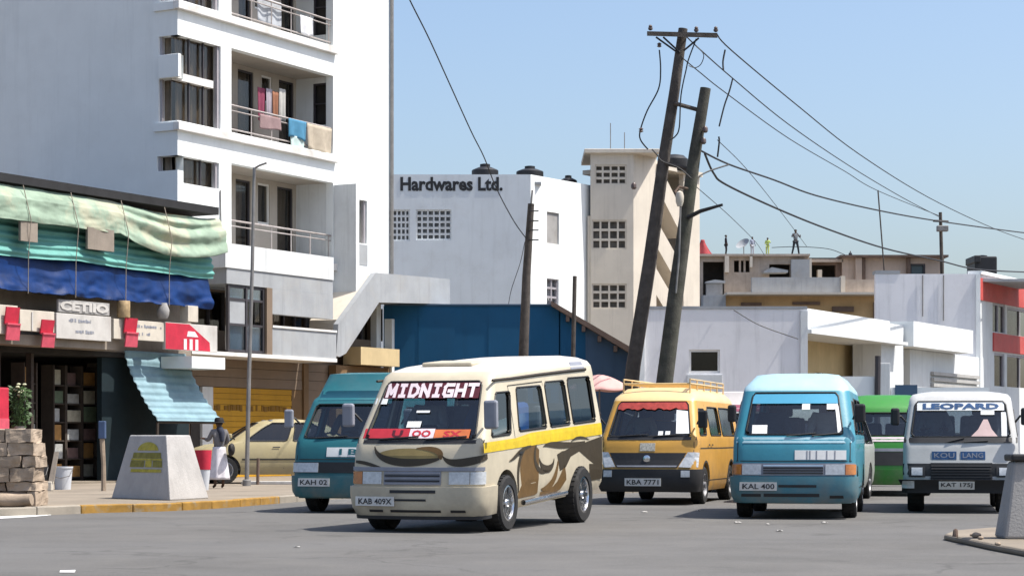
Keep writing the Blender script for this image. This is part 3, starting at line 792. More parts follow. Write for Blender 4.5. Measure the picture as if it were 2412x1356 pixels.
MB().fbox(FL2, um(1938, nd) + 0.03, um(1957, nd), 1.9, 3.02, nd, nd + 0.05).build('shutter_leaf', 'white_wall_old', low)
MB().fbox(FL2, um(1957, nd) + 0.03, um(1974, nd) - 0.02, 1.9, 2.98, nd, nd + 0.05).build('shutter_leaf', 'louvre_grey', low)
MB().fbox(FL2, um(2046, nd), um(2066, nd), 0, z0 - 0.11, nd, nd + 0.3).build('pier', 'ochre_wall', low)
MB().fbox(FL2, um(2098), um(2150), 0, FL2.z(2096, 757), -1.2, -0.3).build('return_wall', 'white_wall_old', low)
MB().fbox(FL2, um(2152, 0.0), um(2292, 0.0), FL2.z(2152, 815), FL2.z(2152, 756), -1.0, 0.0).build('canopy_fascia', 'white_wall', low)
lu0, lu1 = um(2200, -0.5), um(2309, -0.5)
MB().fbox(FL2, um(2152, -.5), um(2330, -.5), 0, FL2.z(2152, 816), -1.2, -0.62).build('louvre_wall', 'white_wall_old', low)
for i in range(8):
    zc = 1.9 + i * 0.19
    MB().fbox(FL2, lu0, lu1, zc, zc + 0.11, -0.61, -0.5).build('louvre', 'louvre_grey', low)
# white boundary wall and gate pillar in front of it
FW = Fr(0, 50.0, 90)
bw = thing('boundary_wall', 'low white boundary wall behind the blue van', 'wall', (8, 50.0, 0))
MB().fbox(FW, FW.u(1955), FW.u(2062), 0.1, FW.z(2000, 886), -0.2, 0).build('wall_panel', 'white_wall', bw)
MB().fbox(FW, FW.u(2098), FW.u(2330), 0.1, FW.z(2000, 912), -0.2, 0).build('wall_panel', 'white_wall', bw)
MB().fbox(FW, FW.u(2108), FW.u(2160), FW.z(2000, 938), FW.z(2000, 906), 0.002, 0.04).build('sign_panel', 'blue_grey_sheet', bw)
MB().fbox(FW, FW.u(2070), FW.u(2096), 0.1, FW.z(2000, 855), -0.35, 0.05).build('gate_pillar', 'white_wall_old', bw, bevel=0.01)
MB().tube([FW.P(FW.u(2064), 0.1, .05), FW.P(FW.u(2067), FW.z(2000, 838), .05)], 0.07, 8).build('gate_post', 'frame_dark', bw)

# ------------------------------------------------------------------ grey and red building at the right
gx, gy = (2305 - CX) * 75 / FPX, 75.0
gr = thing('grey_red_building', 'grey rendered building with red painted bands at the right edge', 'building', (gx, gy, 0))
FG = Fr(gx, gy, 90); FG2 = Fr(gx, gy, 30)
GT = FG.z(2300, 645)
MB().fbox(FG, FG.u(2062), 0, 0, GT, -0.25, 0).build('front_wall', 'lavender_wall', gr)
MB().fbox(FG, FG.u(2062), FG.u(2120), GT + 0.003, GT + 0.0 + 0.12, -0.6, 0.02).build('roof_edge', 'concrete', gr)
MB().fbox(FG, FG.u(2062) + 1.0, 6, GT - 0.25, GT - 0.15, -4, -0.26).build('roof', 'concrete', gr)
q = lambda px: FG2.u(px)
ge = q(2440)
gops = [(q(2338), q(2368), FG2.z(2338, 780), FG2.z(2338, 712)), (q(2372), q(2436), FG2.z(2338, 782), FG2.z(2338, 716)),
        (q(2342), q(2366), FG2.z(2338, 908), FG2.z(2338, 830)), (q(2372), q(2436), FG2.z(2338, 908), FG2.z(2338, 830))]
MB().wall(FG2, 0.002, ge, 0, GT, gops, 0.2).build('side_wall', 'white_wall_old', gr)
for i, (a, b, c, d) in enumerate(gops):
    w = MB(); w.fbox(FG2, a, a + 0.08, c, d, -0.14, -0.04); w.fbox(FG2, b - 0.08, b, c, d, -0.14, -0.04); w.fbox(FG2, a + .08, b - .08, d - .08, d, -.14, -.04)
    if b - a > 1.5: w.fbox(FG2, (a + b) / 2 - .04, (a + b) / 2 + .04, c, d - .08, -.14, -.04)
    w.build('window_frame', 'frame_grey', gr)
    MB().fbox(FG2, a + .08, b - .08, c, d - .08, -0.1, -0.09).build('pane', 'window_glass', gr)
    MB().fbox(FG2, a - .2, b + .2, c - .2, d + .2, -0.9, -0.6).build('curtain', 'dark_room' if i == 0 else 'louvre_grey', gr)  # the first is a near-black box for the unlit room, not cloth
MB().fbox(FG2, 0.05, ge, FG2.z(2306, 706), FG2.z(2306, 654), 0.0, 0.05).build('red_band', 'red_paint', gr)
MB().fbox(FG2, q(2338), ge, FG2.z(2338, 826), FG2.z(2338, 783), 0.0, 0.06).build('red_band', 'red_paint', gr)
MB().fbox(FG2, 0.0, ge, GT + 0.003, GT + 0.12, -0.4, 0.09).build('coping', 'white_wall', gr)
MB().fbox(FG, -0.1, 0.05, 0, GT - 0.003, -0.02, 0.07).build('corner_trim', 'white_wall', gr)
for px, ya, yb in ((2173, 645, 745), (2222, 600, 755)):
    MB().tube([FG.P(FG.u(px), FG.z(px, yb), 0.04), FG.P(FG.u(px), FG.z(px, max(ya, 648)), 0.04)], 0.02, 6).build('conduit', 'steel_grey', gr)
tk = thing('water_tank', 'square black water tank on the roof above the red band', 'water tank', W(2316, 646, 82), group='black rooftop water tanks')
a, b = W(2290, 646, 82), W(2342, 606, 82)
MB().box((a.x, 81.5, a.z - 0.5), (b.x, 83, b.z)).build('tank_body', 'tank_black', tk, bevel=0.05)
MB().box((a.x - 0.04, 81.4, b.z - 0.25), (a.x + 0.2, 83.05, b.z + 0.03)).build('tank_rib', 'tank_black', tk, bevel=0.03)
MB().lathe([(0.2, 0), (0.2, 0.08), (0.1, 0.1)], ((a.x + b.x) / 2, 82.2, b.z), 'Z', 12).build('lid', 'tank_black', tk)

# ------------------------------------------------------------------ old terrace building with people on the roof
YO = 125.0
FO = Fr(0, YO, 90)
old = thing('old_terrace_building', 'weathered brown roof-terrace building with dark openings and ochre wall', 'building', (20, YO, 0))
X = lambda px: FO.u(px); Z = lambda py: FO.z(1206, py)
oo = [(X(1656), X(1706), Z(700), Z(616)), (X(1729), X(1766), Z(641), Z(613)), (X(1812), X(1862), Z(657), Z(622))]
MB().wall(FO, X(1620), X(1906), Z(760), Z(604), oo, 0.4).build('terrace_wall', 'old_stone', old)
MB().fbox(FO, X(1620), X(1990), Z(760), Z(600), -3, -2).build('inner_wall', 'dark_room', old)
MB().fbox(FO, X(1612), X(1906), Z(604), Z(599), -12, 0.35).build('roof_slab', 'old_stone', old)
for px0, px1, py0, py1, m_ in ((1706, 1716, 604, 642, 'cream_wall'), (1765, 1771, 602, 630, 'cream_wall'), (1862, 1905, 612, 658, 'concrete'), (1905, 1910, 610, 655, 'cream_wall')):
    MB().fbox(FO, X(px0), X(px1), Z(py1), Z(py0), 0.002, 0.35).build('pier', m_, old)
for i, px in enumerate((1741, 1752)):
    MB().fbox(FO, X(px), X(px) + 0.12, Z(641), Z(613), -0.3, -0.1).build('mullion', 'old_stone', old)
MB().prism([FO.P(X(1793), Z(643), 1.2), FO.P(X(1812), Z(633), 1.2), FO.P(X(1850), Z(640), 1.2), FO.P(X(1850), Z(645), 1.2), FO.P(X(1795), Z(646), 1.2)], (0, 1.2, 0)).build('awning', 'concrete', old)
MB().prism([FO.P(X(1660), Z(665), 0.6), FO.P(X(1682), Z(660), 0.6), FO.P(X(1706), Z(663), 0.6), FO.P(X(1706), Z(668), 0.6), FO.P(X(1660), Z(668), 0.6)], (0, 0.6, 0)).build('awning', 'concrete', old)
MB().fbox(FO, X(1662), X(1700), Z(702), Z(669), 0.02, 0.5).build('store_box', 'concrete_dark', old)
MB().wall(FO, X(1906), X(1986), Z(760), Z(612), [(X(1912), X(1972), Z(662), Z(622))], 0.4, n=-0.6).build('terrace_wall', 'roof_brown', old)
MB().fbox(FO, X(1928), X(1938), Z(662), Z(634), -0.9, -0.3).build('door', 'cream_wall', old)
MB().fbox(FO, X(1906), X(1988), Z(616), Z(609), -8, -0.3).build('roof_slab', 'old_stone', old)
mat('pinkish_stone', (0.50, 0.40, 0.33), 0.92, 0.12, 0.6, 0.25, 12, streak=0.4, dirt=0.3, dirtcol=(0.32, 0.24, 0.2))
wo = [(X(2146), X(2182), Z(646), Z(620))]
MB().wall(FO, X(1986), X(2226), Z(760), Z(606), wo, 0.3, n=-0.3).build('terrace_wall', 'pinkish_stone', old)
a, b, c, d = wo[0]
w = MB(); w.fbox(FO, a, a + .1, c, d, -.42, -.34); w.fbox(FO, b - .1, b, c, d, -.42, -.34); w.fbox(FO, a + .1, b - .1, d - .1, d, -.42, -.34); w.build('window_frame', 'frame_dark', old)
mat('teal_pane', (0.05, 0.085, 0.10), 0.2, 0.1, 1, spec=0.6)
MB().fbox(FO, a, b, c, d, -0.6, -0.5).build('pane', 'teal_pane', old)
MB().fbox(FO, X(1978), X(2232), Z(606), Z(601), -12, 0.3).build('roof_slab', 'roof_brown', old)
for px in (2031, 2137):
    MB().fbox(FO, X(px), X(px + 8), Z(660), Z(607), -0.29, -0.05).build('pier', 'roof_brown', old)
MB().fbox(FO, X(2015), X(2030), Z(668), Z(607), -0.29, 0.05).build('pier', 'pinkish_stone', old)
MB().fbox(FO, X(1762), X(1968), Z(697), Z(659), 1.5, 2.0).build('parapet', 'concrete', old)
MB().fbox(FO, X(1968), X(1978), Z(700), Z(656), 1.4, 2.1).build('pier', 'cream_wall', old)
MB().fbox(FO, X(1978), X(2066), Z(700), Z(664), 1.5, 2.0).build('parapet', 'old_stone', old)
MB().fbox(FO, X(1700), X(2070), Z(701), Z(696), -1, 3.0).build('balcony_slab', 'cream_wall', old)
mat('ochre_old', (0.55, 0.37, 0.19), 0.9, 0.12, 0.6, 0.2, 12, streak=0.4, dirt=0.3, dirtcol=(0.34, 0.22, 0.12))
MB().fbox(FO, X(1700), X(2060), Z(800), Z(701) - 0.003, -1, 1.6).build('lower_wall', 'ochre_old', old)
MB().fbox(FO, X(1650), X(1702), Z(800), Z(700), 0.4, 1.9).build('side_block', 'concrete', old)
for px0, px1, py0, py1 in ((1738, 1786, 717, 724), (1858, 1922, 715, 722), (1950, 2000, 726, 738)):
    MB().fbox(FO, X(px0), X(px1), Z(py1), Z(py0), 1.5, 1.75).build('shading_slab', 'roof_brown', old)
MB().fbox(FO, X(2046), X(2052), Z(760), Z(716), 1.5, 1.8).build('down_pipe', 'roof_brown', old)
# ------------------------------------------------------------------ vehicles
mat('tyre', (0.018, 0.018, 0.018), 0.85, 0.2, 8, 0.2, 60, dirt=0.4, dirtcol=(0.08, 0.07, 0.06))
mat('rubber', (0.012, 0.012, 0.013), 0.6, 0.1, 8)
mat('chrome', (0.75, 0.75, 0.76), 0.22, 0.05, 6, metal=1.0)
mat('steel_rim', (0.28, 0.28, 0.29), 0.45, 0.1, 6, metal=0.6, dirt=0.5)
mat('cabin', (0.10, 0.10, 0.11), 0.8, 0.2, 5)
mat('seat_cloth', (0.13, 0.135, 0.16), 0.9, 0.2, 8)
mat('seat_blue', (0.03, 0.10, 0.36), 0.85, 0.15, 6)
mat('black_plastic', (0.020, 0.020, 0.022), 0.55, 0.15, 6, dirt=0.25, dirtcol=(0.07, 0.06, 0.05))
mat('lamp_lens', (0.52, 0.54, 0.56), 0.12, 0.15, 25, spec=0.8)
mat('lamp_amber', (0.48, 0.17, 0.04), 0.2, 0.15, 20, spec=0.7)
mat('plate_white', (0.66, 0.65, 0.62), 0.5, 0.1, 9, dirt=0.4, dirtcol=(0.36, 0.33, 0.3))
mat('plate_ink', (0.03, 0.03, 0.035), 0.6, 0.1, 9)
mat('seam', (0.03, 0.027, 0.022), 0.8, 0.1, 9)
mat('sticker_white', (0.76, 0.76, 0.74), 0.6, 0.05, 9)
glassmat('vehicle_glass', (0.58, 0.64, 0.66), 0.07, 0.02)
glassmat('dark_glass', (0.10, 0.11, 0.12), 0.05, 0.03)
def paint(name, col, coat=0.5, dirt=0.2, rough=0.38):
    return mat(name, col, rough + 0.06, 0.10, 1.5, 0.22, 3.2, coat=coat * 0.5, dirt=dirt + 0.15, dirtcol=tuple(c * 0.45 + 0.07 for c in col), streak=0.12, dust=0.8)

def interp(tab, z, k):
    if z <= tab[0][0]: return tab[0][k]
    for a, b in zip(tab, tab[1:]):
        if z <= b[0]:
            t = (z - a[0]) / max(1e-9, b[0] - a[0])
            return a[k] + (b[k] - a[k]) * t
    return tab[-1][k]

def wheel(root, x, y, r, wd, rim, style):
    sg = 1 if x > 0 else -1
    rt = bpy.data.objects.new('wheel', None); COL.objects.link(rt); rt.parent = root
    rt.location = (x, y, r); MW[rt.name] = Matrix()
    rr = r * 0.66
    t = MB().lathe([(rr, -wd / 2), (r * 0.93, -wd / 2), (r * 0.985, -wd * 0.40), (r, -wd * 0.25), (r, wd * 0.25), (r * 0.985, wd * 0.40), (r * 0.93, wd / 2), (rr, wd / 2), (rr * 0.94, wd * 0.3), (rr * 0.94, -wd * 0.3)], (0, 0, 0), 'X', 32, closed=True)
    for k in range(32):                                # tread blocks
        a = 2 * math.pi * k / 32
        for o_ in (-0.13, 0.13):
            c = Vector((o_ * wd / 0.5 * 0.9, math.cos(a) * r, math.sin(a) * r)); tv = Vector((0, -math.sin(a), math.cos(a))); nv_ = Vector((0, math.cos(a), math.sin(a)))
            ex_ = Vector((1, 0, 0))
            p = [c + ex_ * (i * wd * 0.16) + tv * (j * r * 0.065) + nv_ * kk for kk in (-0.01, 0.006) for i, j in ((-1, -1), (1, -1), (1, 1), (-1, 1))]
            t.hexa(p)
    t.build('tyre', 'tyre', rt, root=rt, local=True)
    b = MB(); e = sg * wd * 0.46
    q = rr * 0.98
    b.lathe([(q, e), (q * 0.9, e + sg * 0.004), (q * 0.84, e - sg * 0.03), (q * 0.84, -sg * wd * 0.2), (q, -sg * wd * 0.2)], (0, 0, 0), 'X', 28, closed=True)
    if style == 'alloy':
        ns = 10
        for k in range(ns):
            a = 2 * math.pi * k / ns
            tv = Vector((0, -math.sin(a), math.cos(a))); nv_ = Vector((0, math.cos(a), math.sin(a)))
            hw0, hw1 = 0.026, 0.018
            p = []
            for xx in (e - sg * 0.05, e - sg * 0.012):
                p += [Vector((xx, 0, 0)) + nv_ * (q * 0.16) - tv * hw0, Vector((xx, 0, 0)) + nv_ * (q * 0.16) + tv * hw0, Vector((xx + sg * 0.004, 0, 0)) + nv_ * (q * 0.87) + tv * hw1, Vector((xx + sg * 0.004, 0, 0)) + nv_ * (q * 0.87) - tv * hw1]
            b.hexa(p)
        b.lathe([(0.001, e + sg * 0.012), (q * 0.2, e + sg * 0.008), (q * 0.26, e - sg * 0.06), (0.001, e - sg * 0.06)], (0, 0, 0), 'X', 16, closed=True)
        MB().lathe([(q * 0.83, -sg * wd * 0.18), (0.001, -sg * wd * 0.18), (0.001, -sg * wd * 0.2), (q * 0.83, -sg * wd * 0.2)], (0, 0, 0), 'X', 20, closed=True).build('brake_drum', 'black_plastic', rt, root=rt, local=True)
    else:
        b.lathe([(q * 0.86, e - sg * 0.03), (q * 0.72, e - sg * 0.055), (q * 0.45, e - sg * 0.02), (q * 0.3, e - sg * 0.015), (q * 0.28, e + sg * 0.02), (0.001, e + sg * 0.025), (0.001, e - sg * 0.08), (q * 0.86, e - sg * 0.08)], (0, 0, 0), 'X', 24, closed=True)
    b.build('rim', rim, rt, root=rt, local=True)
    return rt

class Vehicle:
    def __init__(s, name, label, cat, px, Y, deg, spec, group='vehicles in the street'):
        s.S = spec
        s.L = spec['L']; s.prof = spec['prof']; s.bow = spec.get('bow', 0.06); s.rc = spec.get('rc', 0.13)
        fx, fy = (px - CX) * Y / FPX, Y
        a = R(-deg)
        loc = Vector((fx, fy, 0.006)) + Matrix.Rotation(a, 3, 'Z') @ Vector((0, s.L / 2, 0))
        s.root = thing(name, label, cat, loc, a, group)
        s.pitch = R(spec.get('pitch', 0))
        s.raise_ = spec.get('roof_rise', 0.0)
        s.M = Matrix.Translation((0, 0, 0.5)) @ Matrix.Rotation(s.pitch, 4, 'X') @ Matrix.Translation((0, 0, -0.5))
        s.belt = spec['belt']
        s.gz = spec.get('lift', 0.0)
    def tf(s, p):
        p = Vector(p)
        if s.raise_ and p.z > 1.68:
            t = min(1, max(0, (p.y + s.L / 2 - 0.3) / (s.L * 0.72)))
            p.z += s.raise_ * (t * t * (3 - 2 * t)) * min(1, (p.z - 1.68) / 0.2)
        p.z += s.gz
        return s.M @ p
    def yf(s, z): return interp(s.prof, z, 1)
    def w(s, z): return interp(s.prof, z, 2)
    def yr(s, z): return s.L - interp(s.prof, z, 3)
    def half(s, z, ys):
        w, yf, yr, rc = s.w(z), s.yf(z), s.yr(z), s.rc
        rc = min(rc, w * 0.5)
        pts = []
        fxs = s.fxs
        xe = w - rc
        for f in fxs:
            x = f * xe; pts.append((x, yf + s.bow * (x / w) ** 2))
        ye = yf + s.bow * (xe / w) ** 2
        for k in (1, 2, 3, 4):
            a = k * math.pi / 8
            pts.append((xe + rc * math.sin(a), ye + rc * (1 - math.cos(a))))
        y0 = ye + rc; y1 = yr - rc
        for yk in ys:
            if s.S.get('frac'):
                pts.append((w, y0 + (y1 - y0) * yk))
            else:
                sl_ = (yf - s.yf(s.belt)) * max(0, 1 - (yk - 0.2) / s.S.get('slant', 1.6))
                pts.append((w, max(y0 + 0.01 * (1 + yk), min(y1 - 0.01, yk + sl_))))
        for k in (1, 2, 3):
            a = k * math.pi / 6
            pts.append((w - rc * (1 - math.cos(a)), y1 + rc * math.sin(a)))
        for f in (0.75, 0.4, 0.0):
            pts.append((xe * f, yr))
        return [(x, y - s.L / 2) for x, y in pts]
    # surface points for trim and decals
    def front(s, x, z, off=0.0):
        w, rc = s.w(z), min(s.rc, s.w(z) * 0.5)
        xe = w - rc; sg = 1 if x >= 0 else -1; ax = abs(x)
        if ax <= xe:
            y = s.yf(z) + s.bow * (ax / w) ** 2
            return Vector((x, y - off - s.L / 2, z))
        ye = s.yf(z) + s.bow * (xe / w) ** 2
        a = min((ax - xe) / rc, math.pi / 2); ext = max(0, (ax - xe) - rc * math.pi / 2)
        return Vector((sg * (xe + (rc + off) * math.sin(a)), ye + rc - (rc + off) * math.cos(a) + ext - s.L / 2, z))
    def side(s, sg, y, z, off=0.0):
        return Vector((sg * (s.w(z) + off), y - s.L / 2, z))
    def slab(s, x0, x1, z0, z1, off, t=0.02, nx=10, nz=2):
        b = MB()
        g = lambda o_: [s.front(x0 + (x1 - x0) * i / nx, z0 + (z1 - z0) * j / nz, o_) for j in range(nz + 1) for i in range(nx + 1)]
        n = nx + 1; N_ = n * (nz + 1)
        fs = [(j * n + i, j * n + i + 1, (j + 1) * n + i + 1, (j + 1) * n + i) for j in range(nz) for i in range(nx)]
        back = [tuple(N_ + q for q in f[::-1]) for f in fs]
        rim_ = list(range(n)) + [j * n + nx for j in range(1, nz + 1)] + [nz * n + i for i in range(nx - 1, -1, -1)] + [j * n for j in range(nz - 1, 0, -1)]
        sd = [(rim_[k], rim_[(k + 1) % len(rim_)], N_ + rim_[(k + 1) % len(rim_)], N_ + rim_[k]) for k in range(len(rim_))]
        b.add(g(off) + g(off - t), fs + back + sd, 0, True)
        return b
    def part(s, b, name, m, parent=None, **k):
        return b.build(name, m, parent or s.root, root=s.root, local=True, pre=s.tf, **k)
    def ribbon_front(s, A, Bp, off, n=1):
        b = MB(); vs = []; k = len(A)
        for i in range(k):
            for j in range(n + 1):
                t = j / n; x = A[i][0] + (Bp[i][0] - A[i][0]) * t; z = A[i][1] + (Bp[i][1] - A[i][1]) * t
                vs.append(s.front(x, z, off))
        b.add(vs, [(i * (n + 1) + j, i * (n + 1) + j + 1, (i + 1) * (n + 1) + j + 1, (i + 1) * (n + 1) + j) for i in range(k - 1) for j in range(n)])
        return b
    def ribbon_side(s, sg, A, Bp, off, n=1):
        b = MB(); vs = []; k = len(A)
        for i in range(k):
            for j in range(n + 1):
                t = j / n; y = A[i][0] + (Bp[i][0] - A[i][0]) * t; z = A[i][1] + (Bp[i][1] - A[i][1]) * t
                vs.append(s.side(sg, y, z, off))
        b.add(vs, [(i * (n + 1) + j, i * (n + 1) + j + 1, (i + 1) * (n + 1) + j + 1, (i + 1) * (n + 1) + j) for i in range(k - 1) for j in range(n)])
        return b
    def shell(s, pm, windows, wheels, arch_r):
        """windows: (kind, a, b, z0, z1, glass) kind 'front'|'rear'|side sign; y values for the sides are distances from the front"""
        ch = 0.05
        zs = {p[0] for p in s.prof}
        ys = set(s.S.get('ys', ()))
        for kd, a, b, z0, z1, g in windows:
            zs |= {z0, z0 + ch, z1 - ch, z1}
            if kd in (1, -1):
                e = 0.02 if s.S.get('frac') else ch
                ys |= {round(a, 4), round(a + e, 4), round(b - e, 4), round(b, 4)}
        zs = sorted(zs)
        out = [zs[0]]
        for q in zs[1:]:
            if q - out[-1] > 0.012: out.append(q)
        zs = out
        ys = sorted(ys)
        s.fxs = [0, 0.25, 0.5, 0.72, 0.88, 0.945, 1.0]
        nf_ = len(s.fxs); ns = len(ys)
        rings = []
        for z in zs:
            h = s.half(z, ys); m = len(h)
            full = [(x, y, z) for x, y in h] + [(-x, y, z) for x, y in h[m - 2:0:-1]]
            rings.append(full)
        m = len(s.half(zs[0], ys)); n = len(rings[0])
        V = [Vector(p) for r_ in rings for p in r_]
        faces = []; mi = []
        def col_info(j):
            a, b = j, (j + 1) % n
            def cls(i):
                sg = 1
                if i >= m: i = 2 * (m - 1) - i; sg = -1
                return i, sg
            ia, sa = cls(a); ib, sb = cls(b)
            sg = -1 if (sa < 0 or sb < 0) else 1
            return min(ia, ib), max(ia, ib), sg
        for i in range(len(zs) - 1):
            zc = (zs[i] + zs[i + 1]) / 2
            for j in range(n):
                lo_, hi_, sg = col_info(j)
                quad = [i * n + j, i * n + (j + 1) % n, (i + 1) * n + (j + 1) % n, (i + 1) * n + j]
                hit = None
                for k, (kd, a, b, z0, z1, g) in enumerate(windows):
                    if not (z0 < zc < z1): continue
                    zrow = -1 if zc < z0 + ch else (1 if zc > z1 - ch else 0)
                    if kd == 'front' and hi_ <= nf_ - 1:
                        hit = k; cc = (hi_ == nf_ - 1); side_col = 1
                    elif kd == 'rear' and lo_ >= m - 3:
                        hit = k; cc = False
                    elif kd in (1, -1) and kd == sg and nf_ + 4 <= lo_ and hi_ <= nf_ + 3 + ns:
                        ya, yb = ys[lo_ - nf_ - 4], ys[hi_ - nf_ - 4]; yc = (ya + yb) / 2
                        if a < yc < b:
                            hit = k; e = 0.02 if s.S.get('frac') else ch
                            cc = yc < a + e or yc > b - e
                            side_col = -1 if yc < a + e else 1
                    if hit is not None:
                        break
                if hit is None:
                    faces.append(quad); mi.append(0)
                elif zrow != 0 and cc:
                    # chamfer the window corner: outer triangle stays body
                    inner = []
                    # the outer vertex is the one farthest from the window centre
                    kd, a, b, z0, z1, g = windows[hit]
                    cenv = Vector((0, 0, 0))
                    if kd == 'front': cenv = s.front(0, (z0 + z1) / 2)
                    else: cenv = Vector((kd * s.w((z0 + z1) / 2), 0, (z0 + z1) / 2)); 
                    def far(q):
                        p = V[q]
                        if kd == 'front': return abs(p.x) * 2 + abs(p.z - cenv.z) * 2
                        ym = sum(V[x].y for x in quad) / 4
                        return (p.y - ym) * side_col * 4 + (p.z - cenv.z) * zrow * 4
                    o_ = max(range(4), key=lambda q: far(quad[q]))
                    faces.append([quad[o_ - 1], quad[o_], quad[(o_ + 1) % 4]]); mi.append(0)
                    faces.append([quad[(o_ + 1) % 4], quad[(o_ + 2) % 4], quad[o_ - 1]]); mi.append(hit + 1)
                else:
                    faces.append(quad); mi.append(hit + 1)
        faces.append(list(range(n))[::-1]); mi.append(0)
        top = (len(zs) - 1) * n
        faces.append([top + q for q in range(n)]); mi.append(0)
        me = bpy.data.meshes.new('body')
        V = [s.tf(p) for p in V]
        me.from_pydata([tuple(p) for p in V], [], faces)
        for k in range(len(windows) + 1): me.materials.append(pm)
        me.polygons.foreach_set('material_index', mi)
        bm = bmesh.new(); bm.from_mesh(me); bmesh.ops.recalc_face_normals(bm, faces=bm.faces); bm.to_mesh(me); bm.free()
        o = bpy.data.objects.new('body', me); COL.objects.link(o)
        cm = MB()
        for (x, y, r_) in wheels:
            c = Vector((x, y - s.L / 2, r_ * 1.0 + s.gz * 0))
            wd_ = 0.5
            cm.lathe([(arch_r, -wd_ / 2), (arch_r, wd_ / 2)], (c.x + (0.12 if x > 0 else -0.12), c.y, c.z), 'X', 28)
        cut = cm.build('cutter', pm, None, local=True)
        bo = o.modifiers.new('b', 'BOOLEAN'); bo.operation = 'DIFFERENCE'; bo.object = cut; bo.solver = 'EXACT'
        dg = bpy.context.evaluated_depsgraph_get()
        dg.update()
        me2 = bpy.data.meshes.new_from_object(o.evaluated_get(dg))
        bpy.data.objects.remove(o); bpy.data.objects.remove(cut)
        bm = bmesh.new(); bm.from_mesh(me2)
        bmesh.ops.remove_doubles(bm, verts=bm.verts, dist=0.0004)
        bm.normal_update()
        s.glass = []
        allw = []
        for k, (kd, a, b, z0, z1, g) in enumerate(windows):
            fs = [f for f in bm.faces if f.material_index == k + 1]
            if not fs: continue
            if kd == 'front': nrm = Vector((0, -1, 0.0))
            vmap = {}
            gb = MB()
            an = sum((f.normal for f in fs), Vector()).normalized()
            for f in fs:
                idx = []
                for vv in f.verts:
                    if vv.index not in vmap:
                        vmap[vv.index] = len(gb.v); gb.v.append(vv.co - an * 0.018)
                    idx.append(vmap[vv.index])
                gb.f.append(idx); gb.m.append(0); gb.sm.append(True)
            nm = 'windscreen' if kd == 'front' else ('rear_window' if kd == 'rear' else 'side_window')
            edges = [e for f in fs for e in f.edges]
            cnt = {}
            for e in edges: cnt[e.index] = cnt.get(e.index, 0) + 1
            be = [e for e in set(edges) if cnt[e.index] == 1]
            nxt = {}
            for e in be:
                p, q = e.verts
                nxt.setdefault(p.index, []).append((q.index, q.co.copy())); nxt.setdefault(q.index, []).append((p.index, p.co.copy()))
            st = be[0].verts[0]; loop = [(st.index, st.co.copy())]; prev = None
            while True:
                c = [x for x in nxt[loop[-1][0]] if x[0] != prev]
                prev = loop[-1][0]
                if not c or c[0][0] == loop[0][0] or len(loop) > 300: break
                loop.append(c[0])
            allw.append((fs, be, gb, nm, g, [co for _, co in loop], an))
        drop = []
        newf = []
        for fs, be, gb, nm, g, loop, an in allw:
            for e in be:
                p, q = e.verts
                p2 = bm.verts.new(p.co - an * 0.045); q2 = bm.verts.new(q.co - an * 0.045)
                newf.append(bm.faces.new((p, q, q2, p2)))
            drop += fs
        bmesh.ops.delete(bm, geom=drop, context='FACES_ONLY')
        for f in bm.faces: f.smooth = True; f.material_index = 0
        ca = R(32)
        for e in bm.edges:
            if len(e.link_faces) == 2 and e.calc_face_angle(0) > ca: e.smooth = False
        me3 = bpy.data.meshes.new('body'); bm.to_mesh(me3); bm.free()
        me3.materials.append(pm if not isinstance(pm, str) else MATS[pm])
        bo = bpy.data.objects.new('body', me3); COL.objects.link(bo); bo.parent = s.root; MW[bo.name] = MW[s.root.name]
        s.body = bo
        for fs, be, gb, nm, g, loop, an in allw:
            wo_ = gb.build(nm, g, s.root, local=True)
            MB().tube([p + an * 0.001 for p in loop], 0.013, 5, closed=True).build('window_seal', 'rubber', wo_, root=s.root, local=True)
            s.glass.append(wo_)
        bpy.data.meshes.remove(me); bpy.data.meshes.remove(me2)
    def plate(s, x0, x1, z0, z1, text, off=0.05):
        p = s.part(s.slab(x0, x1, z0, z1, off, 0.012, 4, 1), 'number_plate', 'plate_white')
        lettering(text, lambda x, y, z: s.front(x0 + (x1 - x0) * (0.06 + 0.88 * x), z0, off + 0.005).lerp(s.front(x0 + (x1 - x0) * (0.06 + 0.88 * x), z1, off + 0.005), 0.18 + 0.64 * y), 'plate_ink', p, root=s.root, local=True, bold=0.015, pre=s.tf)
        return p
    def letters(s, text, x0, x1, z0, z1, off, m, parent=None, bold=0.02):
        return lettering(text, lambda x, y, z: s.front(x0 + (x1 - x0) * x, z0 + (z1 - z0) * y, off), m, parent or s.root, root=s.root, local=True, bold=bold, pre=s.tf)
    def seam(s, sg, pts, wd_=0.012, m='seam', off=0.003):
        A = []; Bq = []
        for i, (y, z) in enumerate(pts):
            a = Vector(pts[max(i - 1, 0)]); b = Vector(pts[min(i + 1, len(pts) - 1)])
            t = (b - a).normalized(); nn = Vector((-t.y, t.x)) * wd_ / 2
            A.append((y + nn.x, z + nn.y)); Bq.append((y - nn.x, z - nn.y))
        return s.part(s.ribbon_side(sg, A, Bq, off), 'door_seam', m)
